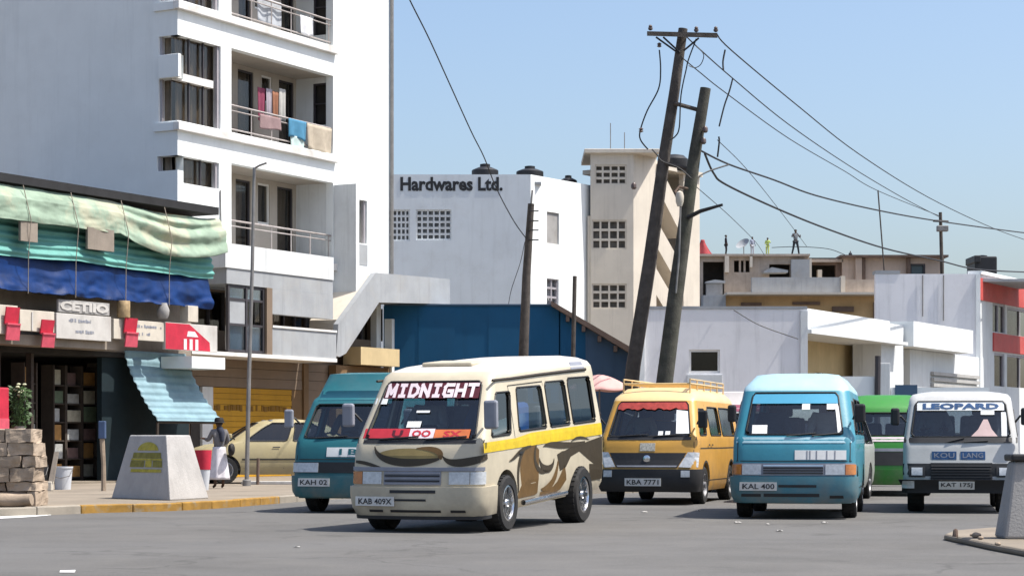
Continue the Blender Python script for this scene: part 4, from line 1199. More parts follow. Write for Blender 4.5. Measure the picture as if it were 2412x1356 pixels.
    def interior(s, floor_z=0.55, rows=(1.15, 2.1, 3.0), seat='seat_cloth', dash_z=1.02):
        L2 = s.L / 2
        wv = s.w(0.8) - 0.06
        s.part(MB().box((-wv, s.yf(0.8) + 0.12 - L2, floor_z - 0.05), (wv, s.L - 0.15 - L2, floor_z)), 'cabin_floor', 'cabin')
        yd = s.yf(s.belt) + 0.08
        s.part(MB().box((-wv + 0.02, yd - L2, floor_z), (wv - 0.02, yd + 0.36 - L2, dash_z)), 'dashboard', 'cabin', bevel=0.04)
        sw = MB()
        c = Vector((-0.38, yd + 0.42 - L2, dash_z + 0.04)); ax = Vector((0, 0.75, 0.66)).normalized(); a1 = Vector((1, 0, 0)); a2 = ax.cross(a1)
        sw.tube([c + (a1 * math.cos(q) + a2 * math.sin(q)) * 0.19 for q in [2 * math.pi * k / 20 for k in range(20)]], 0.016, 6, closed=True)
        sw.tube([c - a1 * 0.18, c + a1 * 0.18], 0.02, 6); sw.tube([c, c - ax * 0.3], 0.03, 6)
        s.part(sw, 'steering_wheel', 'black_plastic')
        for i, yy in enumerate(rows):
            xs = ((-0.38, 0.24), (0.38, 0.24)) if i == 0 else ((-0.36, 0.33), (0.36, 0.33))
            for xc, hw_ in xs:
                y = yy - L2
                b = MB()
                b.box((xc - hw_, y, floor_z + 0.02), (xc + hw_, y + 0.45, floor_z + 0.36))
                b.hexa([(xc - hw_, y + 0.40, floor_z + 0.3), (xc + hw_, y + 0.40, floor_z + 0.3), (xc + hw_, y + 0.52, floor_z + 0.3), (xc - hw_, y + 0.52, floor_z + 0.3),
                        (xc - hw_ * .92, y + 0.52, floor_z + 0.88), (xc + hw_ * .92, y + 0.52, floor_z + 0.88), (xc + hw_ * .92, y + 0.62, floor_z + 0.88), (xc - hw_ * .92, y + 0.62, floor_z + 0.88)])
                b.box((xc - 0.12, y + 0.54, floor_z + 0.9), (xc + 0.12, y + 0.63, floor_z + 1.08))
                s.part(b, 'seat', seat, bevel=0.03)
    def mirror(s, sg, y, z, m, arm=0.16, size=(0.13, 0.24)):
        p = s.side(sg, y, z) ; q = p + Vector((sg * arm, -0.12, 0.08))
        b = MB().tube([p, (p + q) / 2 + Vector((0, 0, 0.05)), q], 0.016, 6)
        mo = s.part(b, 'mirror_arm', 'black_plastic')
        w_, h_ = size
        s.part(MB().box((q.x - w_ / 2, q.y - 0.04, q.z - h_ / 2), (q.x + w_ / 2, q.y + 0.045, q.z + h_ / 2)), 'mirror_housing', m, parent=mo, bevel=0.03)
    def wipers(s, xs, z0):
        for x0, x1, dz in xs:
            P = [s.front(x0 + (x1 - x0) * t, z0 + dz * t, 0.022) for t in (0, 0.3, 0.6, 1.0)]
            s.part(MB().tube(P, 0.011, 5), 'wiper', 'black_plastic')
    def wheels(s, ya, yb, r, wd_, rim, style, track, rear=None):
        for sg in (-1, 1):
            wheel(s.root, sg * track, ya - s.L / 2, r, wd_, rim, style)
            r2, w2 = rear if rear else (r, wd_)
            wheel(s.root, sg * (track + (w2 - wd_) * 0.3), yb - s.L / 2, r2, w2, rim, style)
        b = MB()
        for y in (ya, yb): b.tube([(-track, y - s.L / 2, r), (track, y - s.L / 2, r)], 0.05, 6)
        b.box((-0.35, ya - 0.3 - s.L / 2, r - 0.05), (0.35, yb + 0.2 - s.L / 2, r + 0.1))
        b.build('axle', 'black_plastic', s.root, local=True)

def van_prof(H=1.97, w=0.845, zb=1.10, zt=1.80, nose=0.0, bot=0.22, rake=0.45, wt=0.735):
    return [(bot, 0.05, w - 0.06, 0.05), (min(bot + 0.1, 0.47), 0.0, w - 0.02, 0.0), (0.5, 0.0, w, 0.0), (0.64, 0.02, w, 0.0), (0.8, 0.04 + nose, w, 0.0), (0.95, 0.07 + nose, w, 0.0), (zb - 0.05, 0.11 + nose, w - 0.003, 0.0), (zb, 0.14 + nose, w - 0.008, 0.01),
            (zt, 0.14 + nose + rake, wt, 0.07), (zt + 0.05, 0.14 + nose + rake + 0.05, wt - 0.012, 0.09), (zt + 0.10, 0.14 + nose + rake + 0.15, wt - 0.05, 0.13), (H - 0.03, 0.14 + nose + rake + 0.36, wt - 0.16, 0.24), (H, 0.14 + nose + rake + 0.7, wt - 0.34, 0.45)]

# ---- the cream van with brown swirls and MIDNIGHT across the windscreen
cream = paint('cream_paint', (0.54, 0.475, 0.35), 0.3, 0.25, 0.42)
mat('brown_decal', (0.135, 0.075, 0.022), 0.5, 0.15, 5)
mat('olive_decal', (0.27, 0.20, 0.075), 0.5, 0.12, 5)
mat('dark_decal', (0.045, 0.033, 0.018), 0.5, 0.1, 5)
mat('yellow_decal', (0.62, 0.44, 0.015), 0.5, 0.12, 8, dirt=0.2, dirtcol=(0.4, 0.3, 0.05))
mat('red_decal', (0.50, 0.03, 0.045), 0.5, 0.1, 6)
mat('maroon_decal', (0.09, 0.012, 0.02), 0.5, 0.1, 6)
mat('orange_decal', (0.60, 0.16, 0.05), 0.5, 0.15, 6)
mat('pink_white', (0.76, 0.64, 0.66), 0.5, 0.08, 8)
mat('grey_trim', (0.25, 0.26, 0.30), 0.45, 0.1, 5, dirt=0.2)
V = Vehicle('minibus', 'cream van with brown swirl artwork and MIDNIGHT across its windscreen', 'van', 976, 25.0, 20.0,
            dict(L=4.8, prof=van_prof(H=1.98, rake=0.55), belt=1.10, pitch=2.9, roof_rise=0.07, lift=0.09))
yA, yB = 0.86, 3.66
wh = [(sg * 0.74, y, 0.33) for sg in (1, -1) for y in (yA, yB)]
V.shell(cream, [('front', 0, 0, 1.125, 1.79, 'vehicle_glass'), (1, 0.36, 1.06, 1.14, 1.66, 'dark_glass'), (1, 1.36, 2.42, 1.16, 1.70, 'vehicle_glass'), (1, 2.56, 3.36, 1.16, 1.72, 'vehicle_glass'), (1, 3.48, 4.45, 1.16, 1.74, 'dark_glass'),
                (-1, 0.36, 1.06, 1.14, 1.66, 'vehicle_glass'), (-1, 1.36, 2.42, 1.16, 1.70, 'vehicle_glass'), (-1, 2.56, 3.36, 1.16, 1.72, 'vehicle_glass'), (-1, 3.48, 4.45, 1.16, 1.74, 'dark_glass'), ('rear', 0, 0, 1.16, 1.68, 'vehicle_glass')], wh, 0.41)
cream_top = paint('pale_roof_tone', (0.62, 0.585, 0.53), 0.3, 0.3, 0.42)
V.body.data.materials.append(cream_top)
for p in V.body.data.polygons:
    if p.center.z > 1.93 and p.normal.z > 0.25: p.material_index = 1  # upward roof faces take a paler tone than the body
V.interior(seat='seat_cloth')
V.wheels(yA, yB, 0.335, 0.25, 'chrome', 'alloy', 0.75, rear=(0.37, 0.30))
band = V.part(V.slab(-0.61, 0.61, 1.595, 1.782, 0.004, 0.006, 12, 2), 'sun_strip', 'maroon_decal')
STROKES = {'M': [((0, 0), (0, 1)), ((1, 0), (1, 1)), ((0, 1), (.5, .25)), ((1, 1), (.5, .25))], 'I': [((.5, 0), (.5, 1)), ((.2, 1), (.8, 1)), ((.2, 0), (.8, 0))],
           'D': [((0, 0), (0, 1)), ((0, 1), (.6, 1)), ((0, 0), (.6, 0)), ((.6, 1), (1, .7)), ((.6, 0), (1, .3)), ((1, .3), (1, .7))], 'N': [((0, 0), (0, 1)), ((1, 0), (1, 1)), ((0, 1), (1, 0))],
           'G': [((1, 1), (.2, 1)), ((.2, 1), (0, .8)), ((0, .8), (0, .2)), ((0, .2), (.2, 0)), ((.2, 0), (1, 0)), ((1, 0), (1, .45)), ((1, .45), (.55, .45))], 'H': [((0, 0), (0, 1)), ((1, 0), (1, 1)), ((0, .5), (1, .5))], 'T': [((.5, 0), (.5, 1)), ((0, 1), (1, 1))]}
def block_letters(v_, text, x0, x1, z0, z1, off, m, parent, wd_):
    b = MB(); cw = (x1 - x0) / len(text)
    for k, ch in enumerate(text):
        a0 = x0 + k * cw + cw * 0.17; lw = cw * 0.66; hh = z1 - z0 - wd_
        for (pa, qa), (pb, qb) in STROKES[ch]:
            p = Vector((a0 + pa * lw, z0 + wd_ / 2 + qa * hh)); q = Vector((a0 + pb * lw, z0 + wd_ / 2 + qb * hh))
            t = (q - p).normalized(); p -= t * wd_ * .45; q += t * wd_ * .45; nn = Vector((-t.y, t.x)) * wd_ / 2
            n = 4
            vs = []
            for i in range(n + 1):
                c = p.lerp(q, i / n)
                vs += [v_.front(c.x + nn.x, c.y + nn.y, off + .0004 * (k % 2)), v_.front(c.x - nn.x, c.y - nn.y, off)]
            b.add(vs, [(2 * i, 2 * i + 1, 2 * i + 3, 2 * i + 2) for i in range(n)])
            off += .0003
    return v_.part(b, 'lettering', m, parent)
block_letters(V, 'MIDNIGHT', -0.60, 0.60, 1.605, 1.772, 0.008, 'pink_white', band, 0.040)
lb = V.part(V.slab(-0.74, -0.14, 1.135, 1.245, 0.004, 0.006, 8, 1), 'windscreen_sticker', 'red_decal')
V.letters('U', -0.36, -0.22, 1.15, 1.23, 0.008, 'maroon_decal', lb, 0.04)
lb2 = V.part(V.slab(-0.135, 0.18, 1.135, 1.245, 0.004, 0.006, 4, 1), 'windscreen_sticker', 'pink_white')
V.letters('OO', -0.10, 0.14, 1.15, 1.23, 0.008, 'red_decal', lb2, 0.04)
lb3 = V.part(V.slab(0.185, 0.62, 1.135, 1.235, 0.004, 0.006, 5, 1), 'windscreen_sticker', 'orange_decal')
V.letters('SX', 0.30, 0.52, 1.15, 1.22, 0.008, 'red_decal', lb3, 0.03)
V.part(V.slab(-0.72, -0.55, 1.53, 1.60, 0.003, 0.004, 2, 1), 'windscreen_sticker', 'sticker_white')
V.part(V.slab(-0.12, 0.05, 1.43, 1.455, 0.003, 0.004, 2, 1), 'windscreen_sticker', 'sticker_white')
V.part(V.slab(-0.20, -0.02, 1.26, 1.33, 0.003, 0.004, 2, 1), 'windscreen_sticker', 'sticker_white')
V.part(V.slab(-0.82, 0.82, 1.075, 1.115, 0.006, 0.01, 14, 1), 'cowl_strip', 'black_plastic')
def spiral(cx, cz, r0, r1, a0, a1, n=26, sq=1.0):
    return [(cx + (r0 + (r1 - r0) * i / n) * math.cos(a0 + (a1 - a0) * i / n), cz + sq * (r0 + (r1 - r0) * i / n) * math.sin(a0 + (a1 - a0) * i / n)) for i in range(n + 1)]
def taper(P, w0, w1, mid=None):
    A, Bq = [], []
    n = len(P) - 1
    for i, p in enumerate(P):
        a = Vector(P[max(i - 1, 0)]); b = Vector(P[min(i + 1, n)])
        t = (b - a).normalized(); nn = Vector((-t.y, t.x)); f = i / n
        wd_ = (w0 + (w1 - w0) * f) if mid is None else (w0 * (1 - f) ** 2 + 2 * mid * f * (1 - f) * 2 + w1 * f ** 2)
        A.append((p[0] + nn.x * wd_ / 2, p[1] + nn.y * wd_ / 2)); Bq.append((p[0] - nn.x * wd_ / 2, p[1] - nn.y * wd_ / 2))
    return A, Bq
def bez(p0, p1, p2, p3, n=20):
    out = []
    for i in range(n + 1):
        t = i / n
        out.append(tuple(p0[k] * (1 - t) ** 3 + 3 * p1[k] * t * (1 - t) ** 2 + 3 * p2[k] * t * t * (1 - t) + p3[k] * t ** 3 for k in (0, 1)))
    return out
# bonnet artwork
ell = [(math.cos(q), math.sin(q)) for q in [math.pi * k / 20 for k in range(21)]]
V.part(V.ribbon_front([(-0.10 + 0.40 * c, 0.935 + 0.085 * s_) for c, s_ in ell], [(-0.10 + 0.40 * c, 0.935 - 0.085 * s_) for c, s_ in ell], 0.004, 2), 'bonnet_artwork', 'olive_decal')
for P, a_, b_, md, m_ in ((bez((-0.55, 1.04), (-0.50, 0.80), (0.10, 0.84), (0.30, 0.90)), 0.01, 0.02, 0.085, 'dark_decal'), (bez((0.30, 0.90), (0.36, 0.99), (0.20, 1.03), (0.0, 1.02)), 0.05, 0.01, 0.05, 'brown_decal'),
                          (bez((0.34, 0.93), (0.42, 0.80), (0.66, 0.86), (0.90, 0.92)), 0.01, 0.06, 0.075, 'dark_decal'), (bez((-0.80, 0.86), (-0.66, 0.86), (-0.5, 0.80), (-0.42, 0.79)), 0.03, 0.003, 0.03, 'dark_decal')):
    A, Bq = taper(P, a_, b_, md)
    V.part(V.ribbon_front(A, Bq, 0.006, 1), 'bonnet_artwork', m_)
# grille, lamps, bumper
V.part(V.slab(-0.86, 0.86, 0.755, 0.80, 0.014, 0.03, 16, 1), 'lamp_surround', 'grey_trim')
gr_ = V.part(V.slab(-0.40, 0.33, 0.59, 0.75, 0.010, 0.03, 10, 1), 'grille', 'grey_trim')
for i in range(5):
    V.part(V.slab(-0.385, 0.315, 0.602 + i * 0.03, 0.618 + i * 0.03, 0.020, 0.012, 10, 1), 'grille_bar', 'black_plastic' if i % 2 else 'grey_trim', gr_)
for sg in (-1, 1):
    a, b = (0.43, 0.68) if sg > 0 else (-0.68, -0.43)
    hl = V.part(V.slab(a, b, 0.60, 0.745, 0.014, 0.03, 4, 2), 'headlight', 'lamp_lens')
    a, b = (0.69, 0.88) if sg > 0 else (-0.88, -0.69)
    V.part(V.slab(a, b, 0.60, 0.745, 0.012, 0.03, 4, 2), 'indicator_lamp', 'lamp_amber' if sg < 0 else 'lamp_lens')
V.part(V.slab(-1.18, 1.18, 0.225, 0.57, 0.045, 0.05, 30, 4), 'bumper', cream)
for a, b, c, d in ((-0.30, 0.28, 0.50, 0.535), (-0.28, 0.16, 0.405, 0.43), (-0.58, -0.40, 0.27, 0.30), (-0.30, 0.34, 0.27, 0.30), (0.46, 0.64, 0.27, 0.30)):
    V.part(V.slab(a, b, c, d, 0.050, 0.012, 6, 1), 'bumper_slot', 'black_plastic')
V.plate(-0.74, -0.24, 0.345, 0.455, 'KAB 409X', 0.062)
V.part(V.slab(-1.0, 1.0, 0.185, 0.225, 0.05, 0.09, 24, 1), 'bumper_lip', 'black_plastic')
V.wipers([(-0.5, 0.0, 0.03), (0.1, 0.6, 0.03)], 1.125)
V.mirror(1, 0.33, 1.33, 'grey_trim', 0.10, (0.17, 0.34)); V.mirror(-1, 0.33, 1.33, 'grey_trim', 0.12, (0.15, 0.28))
# side artwork (the visible side)
yst = [0.10, 0.6, 1.2, 1.8, 2.4, 3.0, 3.6, 4.2, 4.66]
V.part(V.ribbon_side(1, [(y, 0.965) for y in yst], [(y, 1.125 if y > 1.25 else 1.085) for y in yst], 0.006, 3), 'side_stripe', 'yellow_decal')
def art(pts_top, pts_bot, m_, off=0.004):
    V.part(V.ribbon_side(1, pts_top, pts_bot, off, 3), 'side_artwork', m_)
art([(1.28, 0.36), (1.36, 0.80), (1.5, 0.92), (1.7, 0.965), (1.9, 0.965), (2.05, 0.90)], [(1.30, 0.34), (1.45, 0.34), (1.6, 0.34), (1.75, 0.34), (1.9, 0.34), (2.0, 0.36)], 'brown_decal')
art([(2.75, 0.80), (2.95, 0.83), (3.05, 0.83), (3.3, 0.86), (3.6, 0.87), (4.0, 0.90), (4.66, 0.94)], [(2.85, 0.58), (2.98, 0.60), (3.10, 0.62), (3.3, 0.74), (3.66, 0.79), (4.05, 0.66), (4.66, 0.46)], 'dark_decal')
art([(4.08, 0.60), (4.66, 0.55)], [(4.10, 0.36), (4.66, 0.36)], 'dark_decal', 0.005)
art([(2.10, 0.36), (2.6, 0.40), (2.75, 0.45), (2.9, 0.55), (3.05, 0.66)], [(2.10, 0.32), (2.6, 0.32), (2.75, 0.32), (2.9, 0.34), (3.12, 0.45)], 'brown_decal')
for P, a_, b_, md, m_ in ((bez((0.95, 0.82), (1.2, 0.84), (1.3, 0.95), (1.75, 0.96)), 0.01, 0.02, 0.05, 'dark_decal'), (bez((1.95, 0.96), (1.75, 0.8), (1.95, 0.55), (2.45, 0.62)), 0.03, 0.005, 0.07, 'dark_decal'),
                          (bez((2.05, 0.80), (2.1, 0.60), (2.6, 0.58), (2.62, 0.76)), 0.01, 0.01, 0.09, 'dark_decal'), (bez((2.2, 0.93), (2.5, 0.98), (2.9, 0.86), (3.9, 0.90)), 0.005, 0.03, 0.075, 'dark_decal'),
                          (bez((2.12, 0.40), (2.4, 0.36), (2.7, 0.46), (2.78, 0.72)), 0.01, 0.03, 0.10, 'brown_decal'), (bez((1.28, 0.42), (1.2, 0.75), (1.35, 0.9), (1.6, 0.96)), 0.03, 0.02, 0.06, 'dark_decal'),
                          (bez((3.3, 0.93), (3.5, 0.99), (3.8, 0.98), (4.1, 0.92)), 0.004, 0.004, 0.035, 'dark_decal')):
    A, Bq = taper(P, a_, b_, md)
    V.part(V.ribbon_side(1, A, Bq, 0.007), 'side_artwork', m_)
for sg in (1, -1):
    V.seam(sg, [(1.20, 0.33), (1.20, 1.1), (1.21, 1.72)]); V.seam(sg, [(2.49, 0.33), (2.49, 1.72)]); V.seam(sg, [(1.20, 1.72), (2.49, 1.73)])
    rp = [(0.68, 1.80), (1.3, 1.80), (2.4, 1.805), (3.6, 1.81), (4.3, 1.815)]
    V.part(MB().tube([V.side(sg, y, z, 0.012) for y, z in rp], 0.016, 5), 'roof_gutter', 'dark_decal')
    V.part(MB().tube([V.side(sg, y, 0.29, 0.06) for y in (1.36, 2.0, 3.0)], 0.034, 8), 'running_board', 'chrome')
    V.part(MB().fbox(Fr(0, 0, 0), 0, 0.1, 0, 0.1, 0, 0.01) if False else V.ribbon_side(sg, [(1.29, 0.89), (1.42, 0.89)], [(1.29, 0.915), (1.42, 0.915)], 0.02), 'door_handle', 'black_plastic')
V.part(V.ribbon_side(1, [(3.7, 1.815), (4.3, 1.815)], [(3.75, 1.90), (4.25, 1.90)], 0.01), 'roof_panel', 'grey_trim')
# roof hatch
V.part(MB().box((-0.33, 1.1 - 2.4, 1.955), (0.33, 1.75 - 2.4, 2.005)), 'roof_hatch', cream, bevel=0.02)
# blue seat covers in view through the open side window
V.part(MB().box((0.45, 1.6 - 2.4, 0.9), (0.74, 2.05 - 2.4, 1.5)), 'seat_cover', 'seat_blue', bevel=0.06)

# ---- teal van behind it
teal = paint('teal_paint', (0.012, 0.125, 0.150), 0.3, 0.3, 0.5)
T = Vehicle('minibus', 'dark teal van half hidden behind the cream van', 'van', 811, 31.6, 14, dict(L=4.5, prof=van_prof(H=2.13, zt=1.66, rake=0.40, wt=0.74), belt=1.10))
wh = [(sg * 0.73, y, 0.32) for sg in (1, -1) for y in (0.86, 3.4)]
T.shell(teal, [('front', 0, 0, 1.12, 1.63, 'vehicle_glass'), (-1, 0.36, 1.06, 1.14, 1.58, 'vehicle_glass'), (1, 0.36, 1.06, 1.14, 1.58, 'vehicle_glass'), (-1, 1.3, 2.6, 1.14, 1.6, 'vehicle_glass'), (1, 1.3, 2.6, 1.14, 1.6, 'vehicle_glass'), ('rear', 0, 0, 1.16, 1.55, 'vehicle_glass')], wh, 0.39)
T.interior(); T.wheels(0.86, 3.4, 0.32, 0.21, 'steel_rim', 'steel', 0.72)
mat('teal_dark', (0.006, 0.055, 0.085), 0.4, 0.1, 4)
T.part(T.slab(-0.62, 0.62, 1.69, 1.84, 0.004, 0.006, 10, 3), 'roof_visor', 'teal_dark')
T.part(T.slab(-0.86, 0.86, 0.60, 0.76, 0.012, 0.03, 16, 1), 'grille', 'black_plastic')
for sg in (-1, 1):
    T.part(T.slab(*((0.42, 0.74) if sg > 0 else (-0.86, -0.42)), 0.61, 0.75, 0.020, 0.03, 4, 2), 'headlight', 'lamp_lens')
T.part(T.slab(-1.15, 1.15, 0.24, 0.56, 0.045, 0.05, 30, 4), 'bumper', teal)
T.plate(-0.72, -0.22, 0.40, 0.52, 'KAH 02', 0.06)
st = T.part(T.slab(-0.30, 0.30, 0.84, 0.98, 0.006, 0.01, 8, 2), 'bonnet_sticker', 'sticker_white')
T.letters('I BI', -0.10, 0.24, 0.87, 0.96, 0.010, teal, st, 0.03)
T.mirror(-1, 0.30, 1.33, 'grey_trim', 0.14, (0.14, 0.28)); T.mirror(1, 0.30, 1.33, 'grey_trim', 0.14, (0.14, 0.28))
T.wipers([(-0.5, 0.0, 0.03), (0.1, 0.6, 0.03)], 1.12)

# ---- yellow van
yel = paint('yellow_paint', (0.58, 0.305, 0.05), 0.4, 0.2, 0.38)
yel2 = paint('yellow_top_tone', (0.70, 0.50, 0.24), 0.4, 0.2, 0.4)
Y_ = Vehicle('minibus', 'yellow van with a red windscreen fringe and a roof rack', 'van', 1522, 35.6, 15.2, dict(L=4.7, prof=van_prof(H=2.0, zb=1.13, zt=1.76, nose=0.04, rake=0.42, wt=0.72), belt=1.13, bow=0.09))
wh = [(sg * 0.73, y, 0.32) for sg in (1, -1) for y in (0.95, 3.6)]
Y_.shell(yel, [('front', 0, 0, 1.15, 1.74, 'vehicle_glass'), (1, 0.42, 1.1, 1.17, 1.62, 'dark_glass'), (1, 1.5, 2.6, 1.17, 1.66, 'pale_pane'), (1, 2.75, 4.1, 1.17, 1.66, 'pale_pane'), (-1, 0.42, 1.1, 1.17, 1.62, 'vehicle_glass'), (-1, 1.5, 2.6, 1.17, 1.66, 'vehicle_glass'), (-1, 2.75, 4.1, 1.17, 1.66, 'vehicle_glass'), ('rear', 0, 0, 1.18, 1.6, 'vehicle_glass')], wh, 0.39)
Y_.body.data.materials.append(yel2)
for p in Y_.body.data.polygons:
    if p.center.z > 1.78 and p.normal.z > 0.2: p.material_index = 1  # paler yellow on the upward faces of the roof
Y_.interior(rows=(1.25, 2.2, 3.2)); Y_.wheels(0.95, 3.6, 0.32, 0.21, 'steel_rim', 'steel', 0.73)
fr_ = MB()
zz0 = [1.635 + 0.012 * math.sin(i * 2.3) + 0.014 * math.sin(i * 5.1) for i in range(25)]
A = [(-0.585 + 1.17 * i / 24, 1.735) for i in range(25)]; Bq = [(-0.61 + 1.22 * i / 24, zz0[i] - .02) for i in range(25)]
mat('red_fringe', (0.42, 0.055, 0.045), 0.85, 0.25, 12)
Y_.part(Y_.ribbon_front(A, Bq, 0.006, 3), 'windscreen_fringe', 'red_fringe')
Y_.part(Y_.slab(-0.82, 0.82, 1.09, 1.145, 0.006, 0.012, 14, 1), 'cowl_strip', 'black_plastic')
Y_.part(Y_.ribbon_front([(-0.66 + 1.32 * i / 10, 0.875) for i in range(11)], [(-0.52 + 1.04 * i / 10, 0.63) for i in range(11)], 0.012, 2), 'grille', 'black_plastic')
Y_.part(Y_.ribbon_front([(-0.52 + 1.04 * i / 10, 0.665) for i in range(11)], [(-0.50 + 1.0 * i / 10, 0.64) for i in range(11)], 0.020, 1), 'grille_bar', 'grey_trim')
for sg in (-1, 1):
    Y_.part(Y_.ribbon_front([(sg * 0.68, 0.885), (sg * 0.80, 0.885), (sg * 0.90, 0.88)], [(sg * 0.54, 0.64), (sg * 0.72, 0.63), (sg * 0.88, 0.63)], 0.014, 3), 'headlight', 'lamp_lens')
Y_.part(Y_.slab(-1.2, 1.2, 0.22, 0.60, 0.05, 0.05, 30, 4), 'bumper', 'black_plastic')
for sg in (-1, 1):
    Y_.part(Y_.slab(sg * 0.66 - 0.07, sg * 0.66 + 0.07, 0.47, 0.58, 0.058, 0.02, 3, 2), 'fog_lamp', 'lamp_lens')
Y_.plate(-0.36, 0.26, 0.32, 0.45, 'KBA 7771', 0.066)
lg = MB().lathe([(0.001, 0.012), (0.05, 0.012), (0.062, 0.006), (0.062, -0.004), (0.001, -0.004)], (0, 0, 0), 'X', 18, closed=True)
c = Y_.front(0, 0.775, 0.02); lg.v = [Vector((c.x + p.y, c.y - p.x, c.z + p.z)) for p in lg.v]
Y_.part(lg, 'badge', 'chrome')
mat('silver_sticker', (0.55, 0.52, 0.44), 0.5, 0.35, 40)
Y_.part(Y_.slab(-0.13, 0.13, 0.905, 1.04, 0.005, 0.006, 4, 2), 'bonnet_sticker', 'silver_sticker', bevel=0.0)
Y_.mirror(1, 0.38, 1.36, 'black_plastic', 0.12, (0.16, 0.30)); Y_.mirror(-1, 0.38, 1.36, 'black_plastic', 0.12, (0.15, 0.26))
Y_.wipers([(-0.5, 0.0, 0.03), (0.1, 0.6, 0.03)], 1.155)
for sg in (1, -1):
    Y_.seam(sg, [(0.42, 0.95), (1.0, 0.95), (2.6, 0.95), (4.5, 0.955)], 0.02); Y_.seam(sg, [(1.35, 0.36), (1.35, 1.7)]); Y_.seam(sg, [(2.68, 0.36), (2.68, 1.7)])
rk = MB()
for sg in (-1, 1):
    rk.tube([(sg * 0.58, 0.9 - 2.35, 2.055), (sg * 0.58, 4.3 - 2.35, 2.055)], 0.018, 6)
    rk.tube([(sg * 0.58, 0.9 - 2.35, 2.13), (sg * 0.58, 4.3 - 2.35, 2.13)], 0.014, 6)
    for k in range(6):
        y = 0.9 + 3.4 * k / 5 - 2.35
        rk.tube([(sg * 0.58, y, 1.90), (sg * 0.58, y, 2.13)], 0.014, 5)
for k in range(9):
    y = 0.9 + 3.4 * k / 8 - 2.35
    rk.tube([(-0.58, y, 2.055), (0.58, y, 2.055)], 0.014, 5)
Y_.part(rk, 'roof_rack', yel2)
Y_.part(V.slab(0, 0.1, 1.2, 1.3, 0, 0.01, 1, 1) if False else Y_.ribbon_front([(0.42, 1.60), (0.62, 1.58)], [(0.46, 1.20), (0.68, 1.20)], 0.004, 3), 'windscreen_sticker', 'sticker_white')
for x in (0.16, 0.28):
    Y_.part(Y_.slab(x, x + 0.08, 1.17, 1.24, 0.005, 0.006, 2, 1), 'windscreen_sticker', 'sticker_white')

# ---- blue van
blu = paint('blue_paint', (0.045, 0.245, 0.330), 0.4, 0.15, 0.36)
blu_top = paint('pale_blue_paint', (0.36, 0.55, 0.62), 0.3, 0.15, 0.4)
Bv = Vehicle('minibus', 'sky blue van with a pale raised roof and small white windscreen stickers', 'van', 1868, 29.2, 11.2, dict(L=4.6, prof=van_prof(H=2.04, zb=1.14, zt=1.78, rake=0.40, wt=0.74), belt=1.14, rc=0.16))
wh = [(sg * 0.73, y, 0.31) for sg in (1, -1) for y in (0.9, 3.5)]
Bv.shell(blu, [('front', 0, 0, 1.165, 1.75, 'vehicle_glass'), (1, 0.40, 1.08, 1.18, 1.64, 'vehicle_glass'), (1, 1.4, 2.6, 1.18, 1.68, 'vehicle_glass'), (1, 2.75, 4.1, 1.18, 1.68, 'vehicle_glass'), (-1, 0.40, 1.08, 1.18, 1.64, 'vehicle_glass'), (-1, 1.4, 2.6, 1.18, 1.68, 'vehicle_glass'), (-1, 2.75, 4.1, 1.18, 1.68, 'vehicle_glass'), ('rear', 0, 0, 1.2, 1.6, 'vehicle_glass')], wh, 0.38)
Bv.body.data.materials.append(blu_top)
for p in Bv.body.data.polygons:
    if p.center.z > 1.795 and p.normal.z > 0.15: p.material_index = 1
Bv.interior(rows=(1.2, 2.1, 3.1)); Bv.wheels(0.9, 3.5, 0.31, 0.20, 'steel_rim', 'steel', 0.735)
mat('visor_blue', (0.09, 0.37, 0.55), 0.35, 0.05, 4)
Bv.part(Bv.slab(-0.595, 0.595, 1.60, 1.735, 0.004, 0.006, 12, 2), 'sun_strip', 'visor_blue')
for x in (0.10, 0.44):
    Bv.part(Bv.slab(x, x + 0.11, 1.515, 1.595, 0.004, 0.005, 2, 1), 'windscreen_sticker', 'sticker_white')
Bv.part(Bv.slab(-0.58, -0.37, 1.18, 1.30, 0.004, 0.005, 2, 1), 'windscreen_sticker', 'sticker_white')
Bv.part(Bv.ribbon_front([(0.585, 1.60), (0.64, 1.45), (0.66, 1.19)], [(0.545, 1.59), (0.57, 1.45), (0.60, 1.19)], 0.004, 1), 'windscreen_sticker', 'sticker_white')
Bv.part(Bv.slab(-0.86, 0.86, 0.60, 0.77, 0.010, 0.03, 16, 1), 'lamp_panel', 'grey_trim')
g2 = Bv.part(Bv.slab(-0.42, 0.42, 0.615, 0.76, 0.018, 0.02, 10, 1), 'grille', 'grey_trim')
for i in range(4):
    Bv.part(Bv.slab(-0.41, 0.41, 0.628 + i * 0.034, 0.645 + i * 0.034, 0.030, 0.012, 10, 1), 'grille_bar', 'chrome' if i == 3 else 'black_plastic', g2)
for sg in (-1, 1):
    Bv.part(Bv.slab(*((0.44, 0.70) if sg > 0 else (-0.70, -0.44)), 0.615, 0.755, 0.020, 0.03, 4, 2), 'headlight', 'lamp_lens')
    Bv.part(Bv.slab(*((0.71, 0.88) if sg > 0 else (-0.88, -0.71)), 0.615, 0.755, 0.020, 0.03, 4, 2), 'indicator_lamp', 'lamp_amber')
bump_blue = paint('bumper_blue_paint', (0.035, 0.17, 0.225), 0.3, 0.25, 0.5)
Bv.part(Bv.slab(-1.16, 1.16, 0.23, 0.585, 0.045, 0.05, 30, 4), 'bumper', bump_blue)
for a, b, c, d in ((-0.2, 0.32, 0.44, 0.475), (-0.7, -0.44, 0.31, 0.35), (-0.4, 0.36, 0.31, 0.355), (0.5, 0.68, 0.29, 0.33)):
    Bv.part(Bv.slab(a, b, c, d, 0.050, 0.012, 6, 1), 'bumper_slot', 'black_plastic')
Bv.plate(-0.72, -0.22, 0.395, 0.51, 'KAL 400', 0.062)
